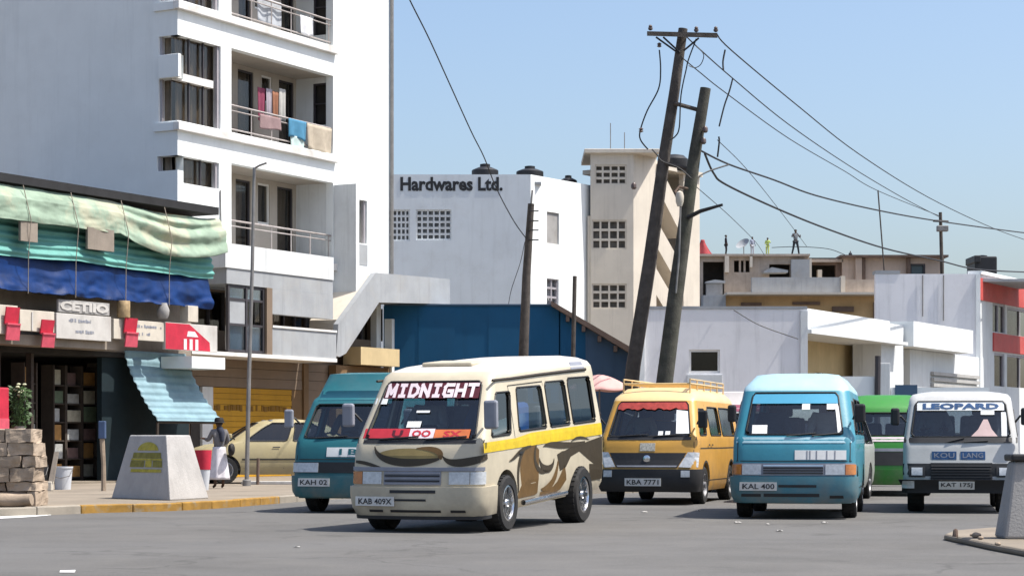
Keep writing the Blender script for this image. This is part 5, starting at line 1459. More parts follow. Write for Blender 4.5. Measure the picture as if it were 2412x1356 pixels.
sp = Bv.part(Bv.slab(0.02, 0.72, 0.82, 0.95, 0.006, 0.008, 6, 1), 'bonnet_sticker', 'sticker_white')
for xq in (0.18, 0.22, 0.31, 0.45, 0.56):
    Bv.part(Bv.slab(xq, xq + 0.016, 0.825, 0.945, 0.009, 0.004, 1, 1), 'sticker_mark', 'grey_trim', sp)
Bv.part(Bv.slab(-0.80, 0.80, 1.05, 1.13, 0.005, 0.008, 14, 1), 'bonnet_edge', blu_top)
Bv.mirror(1, 0.36, 1.38, 'black_plastic', 0.10, (0.15, 0.26)); Bv.mirror(-1, 0.36, 1.38, 'black_plastic', 0.06, (0.12, 0.24))
Bv.wipers([(-0.1, 0.3, 0.035), (0.25, 0.66, 0.04)], 1.15)
for sg in (1, -1):
    Bv.seam(sg, [(1.25, 0.36), (1.25, 1.72)]); Bv.seam(sg, [(2.68, 0.36), (2.68, 1.72)])

# ---- white high-clearance minibus lettered LEOPARD
whi = paint('white_van_paint', (0.47, 0.47, 0.46), 0.3, 0.35, 0.45)
Lp = Vehicle('minibus', 'white high-riding van lettered LEOPARD above its windscreen', 'van', 2263, 31.6, 11.0, dict(L=4.8, prof=van_prof(H=1.84, zb=1.10, zt=1.68, rake=0.30, wt=0.76, bot=0.42, nose=0.05), belt=1.10, rc=0.10, bow=0.04))
wh = [(sg * 0.70, y, 0.36) for sg in (1, -1) for y in (0.95, 3.6)]
Lp.shell(whi, [('front', 0, 0, 1.135, 1.67, 'vehicle_glass'), (1, 0.36, 1.1, 1.15, 1.56, 'vehicle_glass'), (1, 1.4, 2.6, 1.15, 1.6, 'vehicle_glass'), (-1, 0.36, 1.1, 1.15, 1.56, 'vehicle_glass'), (-1, 1.4, 2.6, 1.15, 1.6, 'vehicle_glass'), (-1, 2.75, 4.1, 1.15, 1.6, 'vehicle_glass'), ('rear', 0, 0, 1.2, 1.6, 'vehicle_glass')], wh, 0.43)
Lp.interior(floor_z=0.6, rows=(1.2, 2.1, 3.1)); Lp.wheels(0.95, 3.6, 0.36, 0.25, 'steel_rim', 'steel', 0.66)
mat('leopard_blue', (0.03, 0.09, 0.22), 0.5, 0.25, 14)
ss = Lp.part(Lp.slab(-0.64, 0.645, 1.535, 1.665, 0.006, 0.008, 12, 2), 'sun_strip', 'sticker_white')
Lp.letters('LEOPARD', -0.555, 0.57, 1.555, 1.645, 0.012, 'leopard_blue', ss, 0.045)
Lp.part(Lp.slab(-0.84, 0.84, 1.05, 1.13, 0.012, 0.02, 14, 1), 'cowl_strip', 'black_plastic')
for a, b, t_ in ((-0.42, -0.06, 'KOU'), (0.0, 0.36, 'LANG')):
    p_ = Lp.part(Lp.slab(a, b, 0.80, 0.92, 0.006, 0.008, 4, 1), 'bonnet_sticker', 'leopard_blue')
    Lp.letters(t_, a + 0.03, b - 0.03, 0.825, 0.90, 0.010, 'grey_trim', p_, 0.01)
Lp.part(Lp.slab(-0.87, 0.87, 0.42, 0.74, 0.012, 0.03, 16, 2), 'front_panel', 'black_plastic')
g3 = Lp.part(Lp.slab(-0.44, 0.46, 0.50, 0.75, 0.02, 0.02, 8, 1), 'grille', 'rubber')
for i in range(5):
    Lp.part(Lp.slab(-0.43, 0.45, 0.53 + i * 0.042, 0.545 + i * 0.042, 0.028, 0.01, 6, 1), 'grille_bar', 'black_plastic', g3)
for sg in (-1, 1):
    h_ = Lp.part(Lp.slab(sg * 0.64 - 0.12, sg * 0.64 + 0.12, 0.54, 0.70, 0.020, 0.02, 3, 2), 'headlight_surround', 'black_plastic')
    Lp.part(Lp.slab(sg * 0.64 - 0.08, sg * 0.64 + 0.08, 0.565, 0.68, 0.030, 0.02, 3, 2), 'headlight', 'lamp_lens', h_)
    Lp.part(Lp.slab(sg * 0.74 - 0.06, sg * 0.74 + 0.06, 0.37, 0.48, 0.095, 0.02, 3, 2), 'bumper_lamp', 'lamp_lens')
Lp.part(Lp.slab(-0.93, 0.93, 0.30, 0.50, 0.08, 0.09, 20, 2), 'bumper', 'rubber')
Lp.plate(-0.32, 0.20, 0.355, 0.475, 'KAT 175J', 0.098)
Lp.wipers([(-0.2, 0.05, 0.06), (0.05, 0.4, 0.02)], 1.06)
mat('pink_paper', (0.60, 0.44, 0.42), 0.8, 0.1, 5)
Lp.part(Lp.ribbon_front([(0.16, 1.15), (0.26, 1.25), (0.34, 1.40), (0.40, 1.40), (0.46, 1.25), (0.54, 1.15)], [(0.16, 1.145), (0.26, 1.145), (0.34, 1.145), (0.40, 1.145), (0.46, 1.145), (0.54, 1.145)], 0.004, 3), 'windscreen_sticker', 'pink_paper')
Lp.part(Lp.slab(0.30, 0.50, 1.47, 1.53, 0.004, 0.005, 2, 1), 'windscreen_sticker', 'sticker_white')
Lp.part(Lp.slab(0.60, 0.68, 1.15, 1.51, 0.004, 0.005, 2, 1), 'windscreen_sticker', 'sticker_white')
Lp.mirror(-1, 0.28, 1.36, 'black_plastic', 0.16, (0.13, 0.26)); Lp.mirror(1, 0.28, 1.36, 'black_plastic', 0.14, (0.13, 0.26))

def trim_van(v_, axles, r_, doors):
    for sg in (1, -1):
        for ya in axles:
            A = []; Bq = []
            for k in range(17):
                a_ = math.pi * (-0.02 + 1.04 * k / 16)
                A.append((ya - math.cos(a_) * r_, 0.32 + math.sin(a_) * r_)); Bq.append((ya - math.cos(a_) * (r_ + .035), 0.32 + math.sin(a_) * (r_ + .035)))
            v_.part(v_.ribbon_side(sg, A, Bq, 0.005), 'wheel_arch_lip', 'seam')
        for yd in doors:
            v_.part(v_.ribbon_side(sg, [(yd, 0.99), (yd + .13, 0.99)], [(yd, 1.02), (yd + .13, 1.02)], 0.022), 'door_handle', 'black_plastic')
        v_.seam(sg, [(0.5, 0.40), (2.0, 0.40), (4.2, 0.40)], 0.016)
    for sg in (1, -1):
        v_.part(v_.ribbon_front([(sg * 0.77, 0.80), (sg * 0.77, 1.06)], [(sg * 0.782, 0.80), (sg * 0.782, 1.06)], 0.004, 1), 'bonnet_gap', 'seam')
    v_.part(v_.slab(-0.80, 0.80, 0.797, 0.806, 0.006, 0.006, 16, 1), 'bonnet_gap', 'seam')
trim_van(T, (0.86, 3.4), 0.39, (1.08,)); trim_van(Y_, (0.95, 3.6), 0.39, (1.14, 1.45)); trim_van(Bv, (0.9, 3.5), 0.38, (1.1, 1.32))
# ---- green minibus, silver estate and maroon-topped minibus further back
grn = paint('green_paint', (0.03, 0.22, 0.025), 0.3, 0.2, 0.45)
Gv = Vehicle('minibus', 'bright green minibus between the blue van and the white one', 'van', 2094, 41.0, 8, dict(L=5.0, prof=van_prof(H=1.98, zb=1.15, zt=1.70, rake=0.25, wt=0.76, nose=0.02), belt=1.15, rc=0.12))
wh = [(sg * 0.73, y, 0.33) for sg in (1, -1) for y in (0.9, 3.7)]
Gv.shell(grn, [('front', 0, 0, 1.18, 1.62, 'vehicle_glass'), (1, 0.36, 1.1, 1.2, 1.6, 'vehicle_glass'), (-1, 0.36, 1.1, 1.2, 1.6, 'vehicle_glass'), ('rear', 0, 0, 1.2, 1.6, 'vehicle_glass')], wh, 0.40)
Gv.interior(); Gv.wheels(0.9, 3.7, 0.33, 0.21, 'steel_rim', 'steel', 0.73)
Gv.part(Gv.slab(-0.80, 0.80, 1.06, 1.15, 0.006, 0.01, 12, 1), 'cowl_strip', 'pink_white')
Gv.part(Gv.slab(-0.62, 0.62, 0.60, 0.86, 0.010, 0.03, 10, 1), 'grille', 'black_plastic')
Gv.part(Gv.slab(-0.66, 0.66, 0.87, 0.93, 0.012, 0.03, 10, 1), 'grille_bar', 'grey_trim')
for sg in (-1, 1):
    Gv.part(Gv.slab(sg * 0.72 - 0.09, sg * 0.72 + 0.09, 0.62, 0.84, 0.014, 0.03, 3, 2), 'headlight', 'lamp_lens')
Gv.part(Gv.slab(-1.1, 1.1, 0.24, 0.52, 0.04, 0.05, 26, 3), 'bumper', grn)
Gv.part(Gv.slab(0.35, 0.56, 1.20, 1.30, 0.004, 0.005, 2, 1), 'windscreen_sticker', 'sticker_white')
Gv.part(Gv.slab(0.50, 0.62, 1.30, 1.60, 0.004, 0.005, 2, 1), 'windscreen_sticker', 'sticker_white')
Gv.mirror(1, 0.3, 1.45, 'black_plastic', 0.14, (0.13, 0.26)); Gv.mirror(-1, 0.3, 1.45, 'black_plastic', 0.14, (0.13, 0.26))

def car_prof(H=1.45, zb=0.92, w=0.84):
    return [(0.20, 0.10, w - 0.08, 0.12), (0.30, 0.02, w - 0.02, 0.03), (0.45, 0.0, w, 0.0), (0.58, 0.02, w, 0.01), (0.70, 0.08, w - 0.01, 0.05), (0.80, 0.22, w - 0.03, 0.12), (0.87, 0.45, w - 0.05, 0.14), (zb, 0.80, w - 0.07, 0.22),
            (1.05, 0.98, w - 0.12, 0.30), (1.22, 1.25, w - 0.19, 0.46), (1.36, 1.52, w - 0.25, 0.70), (H - 0.04, 1.74, w - 0.31, 0.98), (H, 2.0, w - 0.42, 1.3)]
def sedan(name, label, px, Y, deg, col, spec, glass='vehicle_glass', rim='steel_rim'):
    S = dict(L=3.75, prof=car_prof(**spec), belt=0.95, frac=True, rc=0.22, bow=0.12, ys=(0.12, 0.25, 0.5, 0.75, 0.88))
    C = Vehicle(name, label, 'car', px, Y, deg, S)
    wh = [(sg * 0.70, y, 0.30) for sg in (1, -1) for y in (0.72, 3.02)]
    ws = []
    for sg in (1, -1):
        ws += [(sg, 0.04, 0.47, 0.95, 1.36, glass), (sg, 0.53, 0.93, 0.95, 1.36, glass)]
    ws += [('front', 0, 0, 0.95, 1.36, glass), ('rear', 0, 0, 0.97, 1.34, glass)]
    C.shell(col, ws, wh, 0.36)
    C.interior(floor_z=0.35, rows=(1.25, 2.1), dash_z=0.86)
    C.wheels(0.72, 3.02, 0.30, 0.19, rim, 'steel', 0.735)
    C.part(C.slab(-0.5, 0.5, 0.52, 0.64, 0.01, 0.03, 8, 1), 'grille', 'black_plastic')
    for sg in (-1, 1):
        C.part(C.slab(*((0.5, 0.86) if sg > 0 else (-0.86, -0.5)), 0.55, 0.68, 0.012, 0.03, 4, 2), 'headlight', 'lamp_lens')
        C.mirror(sg, 0.95, 0.98, col, 0.08, (0.16, 0.11))
        C.seam(sg, [(1.15, 0.34), (1.15, 0.92)]); C.seam(sg, [(2.05, 0.34), (2.05, 0.92)])
        C.part(C.ribbon_side(sg, [(1.8, 0.80), (1.97, 0.80)], [(1.8, 0.825), (1.97, 0.825)], 0.02), 'door_handle', 'black_plastic')
        C.part(C.ribbon_side(sg, [(1.1, 0.52), (2.6, 0.52)], [(1.1, 0.56), (2.6, 0.56)], 0.012), 'rub_strip', 'seam')
    C.part(C.slab(-1.0, 1.0, 0.24, 0.46, 0.03, 0.04, 20, 3), 'bumper', col)
    return C
tan = paint('tan_paint', (0.37, 0.31, 0.165), 0.3, 0.3, 0.45)
TC = sedan('saloon_car', 'tan saloon car parked on the pavement behind the woman', 452, 50.5, 0, tan, {}, 'dark_glass')
# parked side-on, nose to the left
cxp = (628 - CX) * 48.0 / FPX
TC.root.location = (cxp, 48.4, 0.12); TC.root.rotation_euler = (0, 0, R(-72))
silver = paint('silver_paint', (0.34, 0.355, 0.33), 0.4, 0.3, 0.4)
SV = Vehicle('estate_car', 'pale silver people carrier just behind the blue van', 'car', 1884, 36.5, 15.5, dict(L=4.5, prof=van_prof(H=1.66, zb=1.0, zt=1.46, rake=0.6, wt=0.68, nose=0.1), belt=1.0, rc=0.16))
wh = [(sg * 0.73, y, 0.31) for sg in (1, -1) for y in (0.9, 3.5)]
SV.shell(silver, [('front', 0, 0, 1.03, 1.43, 'vehicle_glass'), (1, 0.8, 1.5, 1.03, 1.42, 'vehicle_glass'), (1, 1.6, 2.7, 1.03, 1.45, 'vehicle_glass'), (1, 2.8, 4.0, 1.03, 1.45, 'vehicle_glass'), (-1, 0.8, 1.5, 1.03, 1.42, 'vehicle_glass'), (-1, 1.6, 2.7, 1.03, 1.45, 'vehicle_glass'), ('rear', 0, 0, 1.05, 1.45, 'vehicle_glass')], wh, 0.37)
SV.interior(floor_z=0.45, rows=(1.4, 2.4), dash_z=0.9); SV.wheels(0.9, 3.5, 0.31, 0.2, 'steel_rim', 'steel', 0.735)
SV.part(SV.slab(-1.1, 1.1, 0.24, 0.52, 0.04, 0.05, 26, 3), 'bumper', silver)
for sg in (-1, 1):
    SV.part(SV.slab(*((0.5, 0.86) if sg > 0 else (-0.86, -0.5)), 0.62, 0.78, 0.014, 0.03, 4, 2), 'headlight', 'lamp_lens')
SV.mirror(1, 0.7, 1.12, silver, 0.1, (0.18, 0.14))
mar = paint('maroon_top_paint', (0.56, 0.52, 0.50), 0.3, 0.3, 0.45)
MV = Vehicle('minibus', 'off-white minibus with a maroon visor between the yellow and blue vans', 'van', 1742, 44.0, 9, dict(L=4.8, prof=van_prof(H=2.12, zb=1.15, zt=1.70, rake=0.3, wt=0.76), belt=1.15))
MV.shell(mar, [('front', 0, 0, 1.18, 1.64, 'vehicle_glass'), (1, 0.36, 1.1, 1.2, 1.6, 'vehicle_glass'), (-1, 0.36, 1.1, 1.2, 1.6, 'vehicle_glass'), ('rear', 0, 0, 1.2, 1.6, 'vehicle_glass')], [(sg * 0.73, y, 0.32) for sg in (1, -1) for y in (0.9, 3.6)], 0.39)
MV.interior(); MV.wheels(0.9, 3.6, 0.32, 0.21, 'steel_rim', 'steel', 0.73)
mat('maroon_paint', (0.26, 0.06, 0.10), 0.5, 0.1, 4)
MV.part(MV.slab(-0.66, 0.66, 1.69, 1.83, 0.008, 0.01, 10, 3), 'roof_visor', 'maroon_paint')
MV.part(MV.slab(-1.1, 1.1, 0.24, 0.52, 0.04, 0.05, 26, 3), 'bumper', 'black_plastic')
for sg in (-1, 1):
    MV.part(MV.slab(sg * 0.66 - 0.12, sg * 0.66 + 0.12, 0.62, 0.78, 0.014, 0.03, 3, 2), 'headlight', 'lamp_lens')
# ------------------------------------------------------------------ the tarpaulin-covered shop
shx, shy = (465 - CX) * 51.5 / FPX, 51.5
FP = Fr(shx, shy, AP)
mat('shop_plaster', (0.30, 0.255, 0.21), 0.92, 0.2, 1.0, 0.3, 20, streak=0.5, dirt=0.4)
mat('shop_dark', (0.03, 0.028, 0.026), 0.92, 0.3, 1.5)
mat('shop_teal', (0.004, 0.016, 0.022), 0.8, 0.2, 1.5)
mat('shelf_wood', (0.06, 0.045, 0.035), 0.8, 0.2, 4)
mat('pale_green_tarp', (0.27, 0.36, 0.27), 0.75, 0.2, 1.6, 0.3, 14, dirt=0.5, dirtcol=(0.20, 0.30, 0.22), col2=(0.42, 0.40, 0.29), c2scale=0.9)
mat('sea_green_sheet', (0.12, 0.34, 0.30), 0.6, 0.15, 1.6, 0.2, 20, streak=0.3, dirt=0.3, dirtcol=(0.06, 0.16, 0.14))
mat('blue_tarp', (0.0015, 0.026, 0.125), 0.5, 0.3, 2.2, 0.35, 7, spec=0.25)
mat('pale_blue_sheet', (0.20, 0.315, 0.36), 0.55, 0.15, 2.5, 0.2, 25, streak=0.4, dirt=0.4, dirtcol=(0.16, 0.24, 0.27))
mat('board_white', (0.52, 0.50, 0.47), 0.75, 0.1, 3, 0.1, 30, streak=0.4, dirt=0.5, dirtcol=(0.32, 0.28, 0.25))
mat('board_cream', (0.56, 0.51, 0.43), 0.75, 0.1, 3, 0.1, 30, streak=0.3, dirt=0.4, dirtcol=(0.34, 0.28, 0.22))
mat('banner_red', (0.48, 0.018, 0.045), 0.7, 0.15, 5, 0.1, 20)
mat('banner_pink', (0.58, 0.08, 0.12), 0.7, 0.15, 5, 0.1, 20)
mat('tin_ochre', (0.42, 0.30, 0.16), 0.6, 0.3, 10, dirt=0.4)
shop = thing('shop', 'shabby open-fronted shop draped in green and blue tarpaulins', 'shop', (shx, shy, 0.118))
p_ = lambda px, n=0.0: FP.u(px, n)
UL = -12.0
MB().fbox(FP, UL, 0.05, 6.52, 6.70, -7.5, 0.6).build('roof', 'roof_black', shop)
MB().fbox(FP, UL, -0.05, 3.12, 6.515, -0.35, -0.15).build('upper_wall', 'shop_plaster', shop)
MB().fbox(FP, -0.25, -0.06, 0.1, 6.515, -7, -0.36).build('end_wall', 'shop_plaster', shop)
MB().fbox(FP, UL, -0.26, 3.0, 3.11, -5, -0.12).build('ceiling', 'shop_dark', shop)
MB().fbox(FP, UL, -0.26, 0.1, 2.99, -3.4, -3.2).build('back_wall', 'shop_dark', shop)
MB().fbox(FP, UL, -0.26, 0.119, 0.16, -3.19, 0.02).build('floor_slab', 'paving', shop)
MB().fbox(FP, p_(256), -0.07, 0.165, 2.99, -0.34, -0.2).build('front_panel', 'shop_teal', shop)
MB().fbox(FP, UL, p_(280, .55), 3.12, 3.34, -0.14, 0.55).build('canopy_beam', 'shop_plaster', shop)
MB().fbox(FP, p_(4), p_(14), 0.16, 2.99, -0.3, -0.15).build('door_post', 'shelf_wood', shop)
MB().fbox(FP, p_(86), p_(92), 0.16, 2.99, -0.3, -0.15).build('door_post', 'shelf_wood', shop)
# the sheets over its front
def hang(name, label, cat, m, px0, px1, rows, waves, nu=90, nv=26, solid=0.02):
    """rows: list of (z, n) from top to bottom at the left and right edge, waves adds folds"""
    u0 = UL + 0.2 if px0 is None else p_(px0)
    u1 = p_(px1)
    def fn(a, b):
        k = b * (len(rows) - 1); i = min(int(k), len(rows) - 2); t = k - i
        z = rows[i][0] + (rows[i + 1][0] - rows[i][0]) * t; n = rows[i][1] + (rows[i + 1][1] - rows[i][1]) * t
        uu = u0 + (u1 - u0) * a
        dz, dn = waves(uu, b)
        return FP.P(uu, z + dz, n + dn)
    return tag(MB().grid(fn, nu, nv).build(name, m, solid=solid), label, cat, 'sheets over the shop front')
def fbm(x, y, z=0.0):
    return noise.noise(Vector((x, y, z))) + 0.5 * noise.noise(Vector((x * 2.1, y * 2.1, z + 4))) + 0.25 * noise.noise(Vector((x * 4.3, y * 4.3, z + 9)))
def w_pale(uu, b):
    s = max(0.0, 1 - ((uu + 1.7) / 2.2) ** 2)
    sag = -0.26 * s * b ** 1.3 - 0.10 * s + 0.02 * fbm(uu * 1.3, b * 2)
    f = 0.055 * s * math.sin(b * (15 + 3 * s) - 2.2 * s + 0.9 * math.sin(uu * 1.3)) + 0.05 * fbm(uu * 1.1, b * 2.4) * (0.3 + b)
    return sag, f + 0.05
hang('tarpaulin', 'pale green tarpaulin hanging in swags under the black roof edge', 'tarpaulin', 'pale_green_tarp', None, 474, [(6.48, 0.45), (6.2, 0.66), (5.72, 0.72)], w_pale, 200, 60, 0.006)
def w_sea(uu, b):
    return 0.04 * fbm(uu * 0.7, 0.3) * b + 0.03 * math.sin(uu * 0.9) * b, 0.026 * math.sin(b * 31.0) + 0.09 * fbm(uu * 0.6, b * 0.8, 3) * (0.2 + b)
hang('awning_sheet', 'ridged sea-green awning sheet below the pale tarpaulin', 'awning', 'sea_green_sheet', None, 457, [(5.82, 0.35), (5.4, 0.5), (4.98, 0.62)], w_sea, 160, 90, 0.006)
def w_blue(uu, b):
    return 0.05 * abs(fbm(uu * 0.9, 2.0)) * b + 0.07 * max(0, fbm(uu * 1.7, 5.0)) * b, 0.16 * b * fbm(uu * 0.8, b * 1.3, 7) + 0.05 * b * b
hang('tarpaulin', 'deep blue tarpaulin hanging above the shop signboards', 'tarpaulin', 'blue_tarp', None, 450, [(5.05, 0.48), (4.6, 0.56), (4.22, 0.62)], w_blue, 200, 50, 0.005)
# ropes and seams over the sheets
for px in (70, 182, 300, 402):
    MB().tube([FP.P(p_(px, .8), 6.5, .62), FP.P(p_(px, .8), 5.75, .84), FP.P(p_(px, .8) + .03, 5.0, .74), FP.P(p_(px, .8) + .02, 4.2, .74)], .010, 5).build('rope', 'shop_plaster', shop)
for px0, px1 in ((48, 88), (206, 268)):
    MB().fbox(FP, p_(px0, .75), p_(px1, .75), 5.30, 5.78, 0.70, 0.76).build('patch_board', 'shop_plaster', shop)
# slanting pale blue corrugated awning
def aw(a, b):
    u0, u1 = p_(292), p_(436)
    uu = u0 + (u1 - u0) * a + 0.16 * b * a
    z = 3.16 - 1.62 * b - 0.10 * math.sin(b * 3.1) ; n = 0.0 + 0.98 * b ** 1.25
    r = 0.015 * math.sin(b * 62) + 0.02 * noise.noise(Vector((a * 2, b * 3, 0)))
    return FP.P(uu, z + r * 0.4, n + r)
awo = thing('awning', 'pale blue corrugated sheet awning slanting over the shop entrance', 'awning', FP.P(p_(440), 0.118, 0.95), 0, 'sheets over the shop front')
MB().grid(aw, 24, 110).build('corrugated_sheet', 'pale_blue_sheet', awo, solid=0.01)
for uu in (p_(296), p_(440) + 0.1):
    MB().tube([FP.P(uu, 0.118, 0.9), FP.P(uu, 1.50, 0.92)], 0.035, 6).build('pole', 'shelf_wood', awo)
MB().tube([FP.P(p_(296), 1.50, 0.92), FP.P(p_(440) + 0.15, 1.50, 0.92)], 0.03, 6).build('rail', 'shelf_wood', awo)
# signboards
nS = 0.62
def board(label, px0, px1, py0, py1, m, t=0.08, n=nS):
    a, b = p_(px0, n + t), p_(px1, n + t)
    z0, z1 = FP.z(px0, py1, n + t), FP.z(px0, py0, n + t)
    r = thing('signboard', label, 'sign', FP.P((a + b) / 2, z0, n), 0, 'signboards above the shop')
    bo = MB().fbox(FP, a, b, z0, z1, n, n + t).build('board', m, r, bevel=0.008)
    return r, a, b, z0, z1, n + t
def print_lines(r, a, b, z0, z1, n):
    q = a
    while q < b:
        w_ = random.uniform(.03, .09)
        if random.random() < .85:
            MB().fbox(FP, q, min(b, q + w_ * .8), z0 + random.uniform(0, .02), z1 - random.uniform(0, .03), n + .001, n + .006).build('print_mark', 'grey_trim', r)
        q += w_
board('plain cream signboard at the left end of the shop row', -60, 42, 712, 782, 'board_cream')
r, a, b, z0, z1, n = board('narrow cream signboard between two red banners', 47, 128, 728, 778, 'board_cream')
MB().fbox(FP, a + (b - a) * .32, a + (b - a) * .36, z0 + 0.02, z1 - .04, n + .001, n + .02).build('rib', 'board_white', r)
r, a, b, z0, z1, n = board('large white signboard with small faded print', 133, 262, 736, 796, 'board_white')
print_lines(r, a + (b - a) * .22, a + (b - a) * .62, z0 + (z1 - z0) * .66, z0 + (z1 - z0) * .82, n)
print_lines(r, a + (b - a) * .34, a + (b - a) * .72, z0 + (z1 - z0) * .24, z0 + (z1 - z0) * .40, n)
r, a, b, z0, z1, n = board('narrow grey strip of raised block letters above the large white board', 138, 258, 704, 734, 'concrete_dark', 0.06)
wall_text('CETIIO', 'board_white', r, FP, a + 0.05, b - 0.04, z0 + .04, z1 - .03, n + .004, 0.05)
r, a, b, z0, z1, n = board('white signboard beside the long red banner', 268, 386, 750, 797, 'board_cream')
for i, (q0, q1, h) in enumerate(((.45, .95, .75), (.45, .72, .35))):
    print_lines(r, a + (b - a) * q0, a + (b - a) * q1, z0 + (z1 - z0) * (h - .12), z0 + (z1 - z0) * (h + .06), n)
r, a, b, z0, z1, n = board('red signboard with three pale bars and a slanted grey corner', 389, 512, 758, 822, 'board_white')
red_ = [FP.P(a + .01, z0 + .01, n + .002), FP.P(b - .30, z0 + .01, n + .002), FP.P(b - .32, z0 + .22, n + .002), FP.P(a + (b - a) * .45, z1 - .01, n + .002), FP.P(a + .01, z1 - .01, n + .002)]
nvp = Vector((FP.n.x, FP.n.y, 0))
MB().prism(red_, nvp * 0.006).build('red_field', 'banner_red', r)
for k in range(3):
    q = a + (b - a) * (.34 + .11 * k)
    MB().fbox(FP, q, q + 0.11, z0 + .02, z0 + .27, n + .01, n + .018).build('pale_bar', 'pink_white', r, bevel=0.0)
MB().prism([FP.P(a + (b - a) * q, z0 + (z1 - z0) * h, n + .01) for q, h in ((.40, .52), (.62, .52), (.55, .72), (.42, .72))], nvp * 0.006).build('pale_shape', 'pink_white', r)
# red banners hanging over the boards
for i, (px0, px1, py0, py1) in enumerate(((9, 40, 722, 800), (93, 122, 752, 817), (290, 318, 748, 816))):
    n = nS + 0.12
    r = thing('banner', ('folded red banner at the far left of the shop', 'folded red banner right of the narrow cream board', 'folded red banner in front of the white board')[i], 'banner', FP.P(p_(px0, n), 3.2, n), 0, 'red banners on the shop front')
    a, b = p_(px0, n), p_(px1, n); z1, z0 = FP.z(px0, py0, n), FP.z(px0, py1, n); zm = z0 + (z1 - z0) * .46
    MB().prism([FP.P(a, zm + .02, n), FP.P(b, zm + .01, n), FP.P(b + .01, z1, n + .05), FP.P(a, z1, n + .05)], nvp * 0.03).build('upper_cloth', 'banner_red', r)
    MB().prism([FP.P(a + .01, z0, n + .02), FP.P(b + .02, z0, n + .02), FP.P(b + .01, zm, n + .06), FP.P(a + .02, zm, n + .06)], nvp * 0.03).build('lower_cloth', 'banner_pink', r)
    MB().fbox(FP, a, b, zm, zm + .035, n + .03, n + .11).build('batten', 'banner_pink', r)
tag(MB().lathe([(0.14, 0), (0.15, 0.02), (0.15, 0.36), (0.14, 0.38)], FP.P(p_(291, .7), FP.z(291, 748, .7), .7), 'Z', 16).build('tin', 'tin_ochre'), 'ochre tin standing on the signboard ledge under the blue tarpaulin', 'tin')
tag(MB().lathe([(0.10, 0), (0.14, 0.08), (0.15, 0.2), (0.11, 0.3), (0.09, 0.36)], FP.P(p_(384, .66), FP.z(384, 750, .66), .66), 'Z', 14).build('pot', 'concrete_dark'), 'grey pot on the ledge left of the red signboard', 'pot')
tag(MB().fbox(FP, p_(443, .7), p_(467, .7), FP.z(443, 757, .7), FP.z(443, 719, .7), .45, .7).build('carton', 'board_cream', bevel=0.01), 'small cream carton on top of the red signboard', 'carton')
# blank white slab sign on the lower right of the shop
tag(MB().fbox(FP, p_(452, 1.0), p_(530, 1.0), FP.z(452, 866, 1.0), FP.z(452, 838, 1.0), 0.1, 1.0).build('canopy_sign', 'white_wall'), 'blank white slab canopy beside the slanting awning', 'canopy')
# shelves with goods
sh = thing('shelf_unit', 'dark shelf unit standing inside the open shop', 'shelf', FP.P(p_(150, -1), 0.16, -1.0))
cols_ = [(58, 84), (128, 152), (158, 192), (196, 230)]
goods = [mat('goods_a', (0.34, 0.33, 0.30), .7, .2, 6), mat('goods_b', (0.40, 0.37, 0.28), .7, .2, 6), mat('goods_c', (0.16, 0.10, 0.09), .7, .2, 6), mat('goods_d', (0.12, 0.16, 0.10), .7, .2, 6), mat('goods_e', (0.42, 0.22, 0.07), .7, .2, 6), mat('goods_f', (0.44, 0.44, 0.42), .7, .2, 6)]
for ci, (pa, pb) in enumerate(cols_):
    n = -0.42 if ci == 0 else -0.9
    a, b = p_(pa, n), p_(pb, n)
    for q in (a - .05, b):
        MB().fbox(FP, q, q + .04, 0.16, 2.8, n - .35, n + .02).build('upright', 'shelf_wood', sh)
    for k in range(6):
        zz = 0.25 + k * 0.42
        MB().fbox(FP, a - .01, b - .003, zz - .03, zz, n - .35, n).build('shelf_board', 'shelf_wood', sh)
        h = random.uniform(.22, .36)
        gi = (ci * 2 + k * 3 + random.randint(0, 2)) % 6; g = goods[gi]
        glab = '%s packet on the %s shelf up in the %s shelf column' % (('grey', 'buff', 'dark brown', 'dull green', 'orange', 'white')[gi], ('lowest', 'second', 'third', 'fourth', 'fifth', 'top')[k], ('leftmost', 'second', 'third', 'rightmost')[ci])
        w2 = (b - a) * random.uniform(.7, .95)
        tag(MB().fbox(FP, a + .01, a + .01 + w2, zz + .002, zz + h, n - .3, n - random.uniform(.0, .08)).build('goods_box', g, bevel=0.006), glab, 'goods', 'goods on the shop shelves')
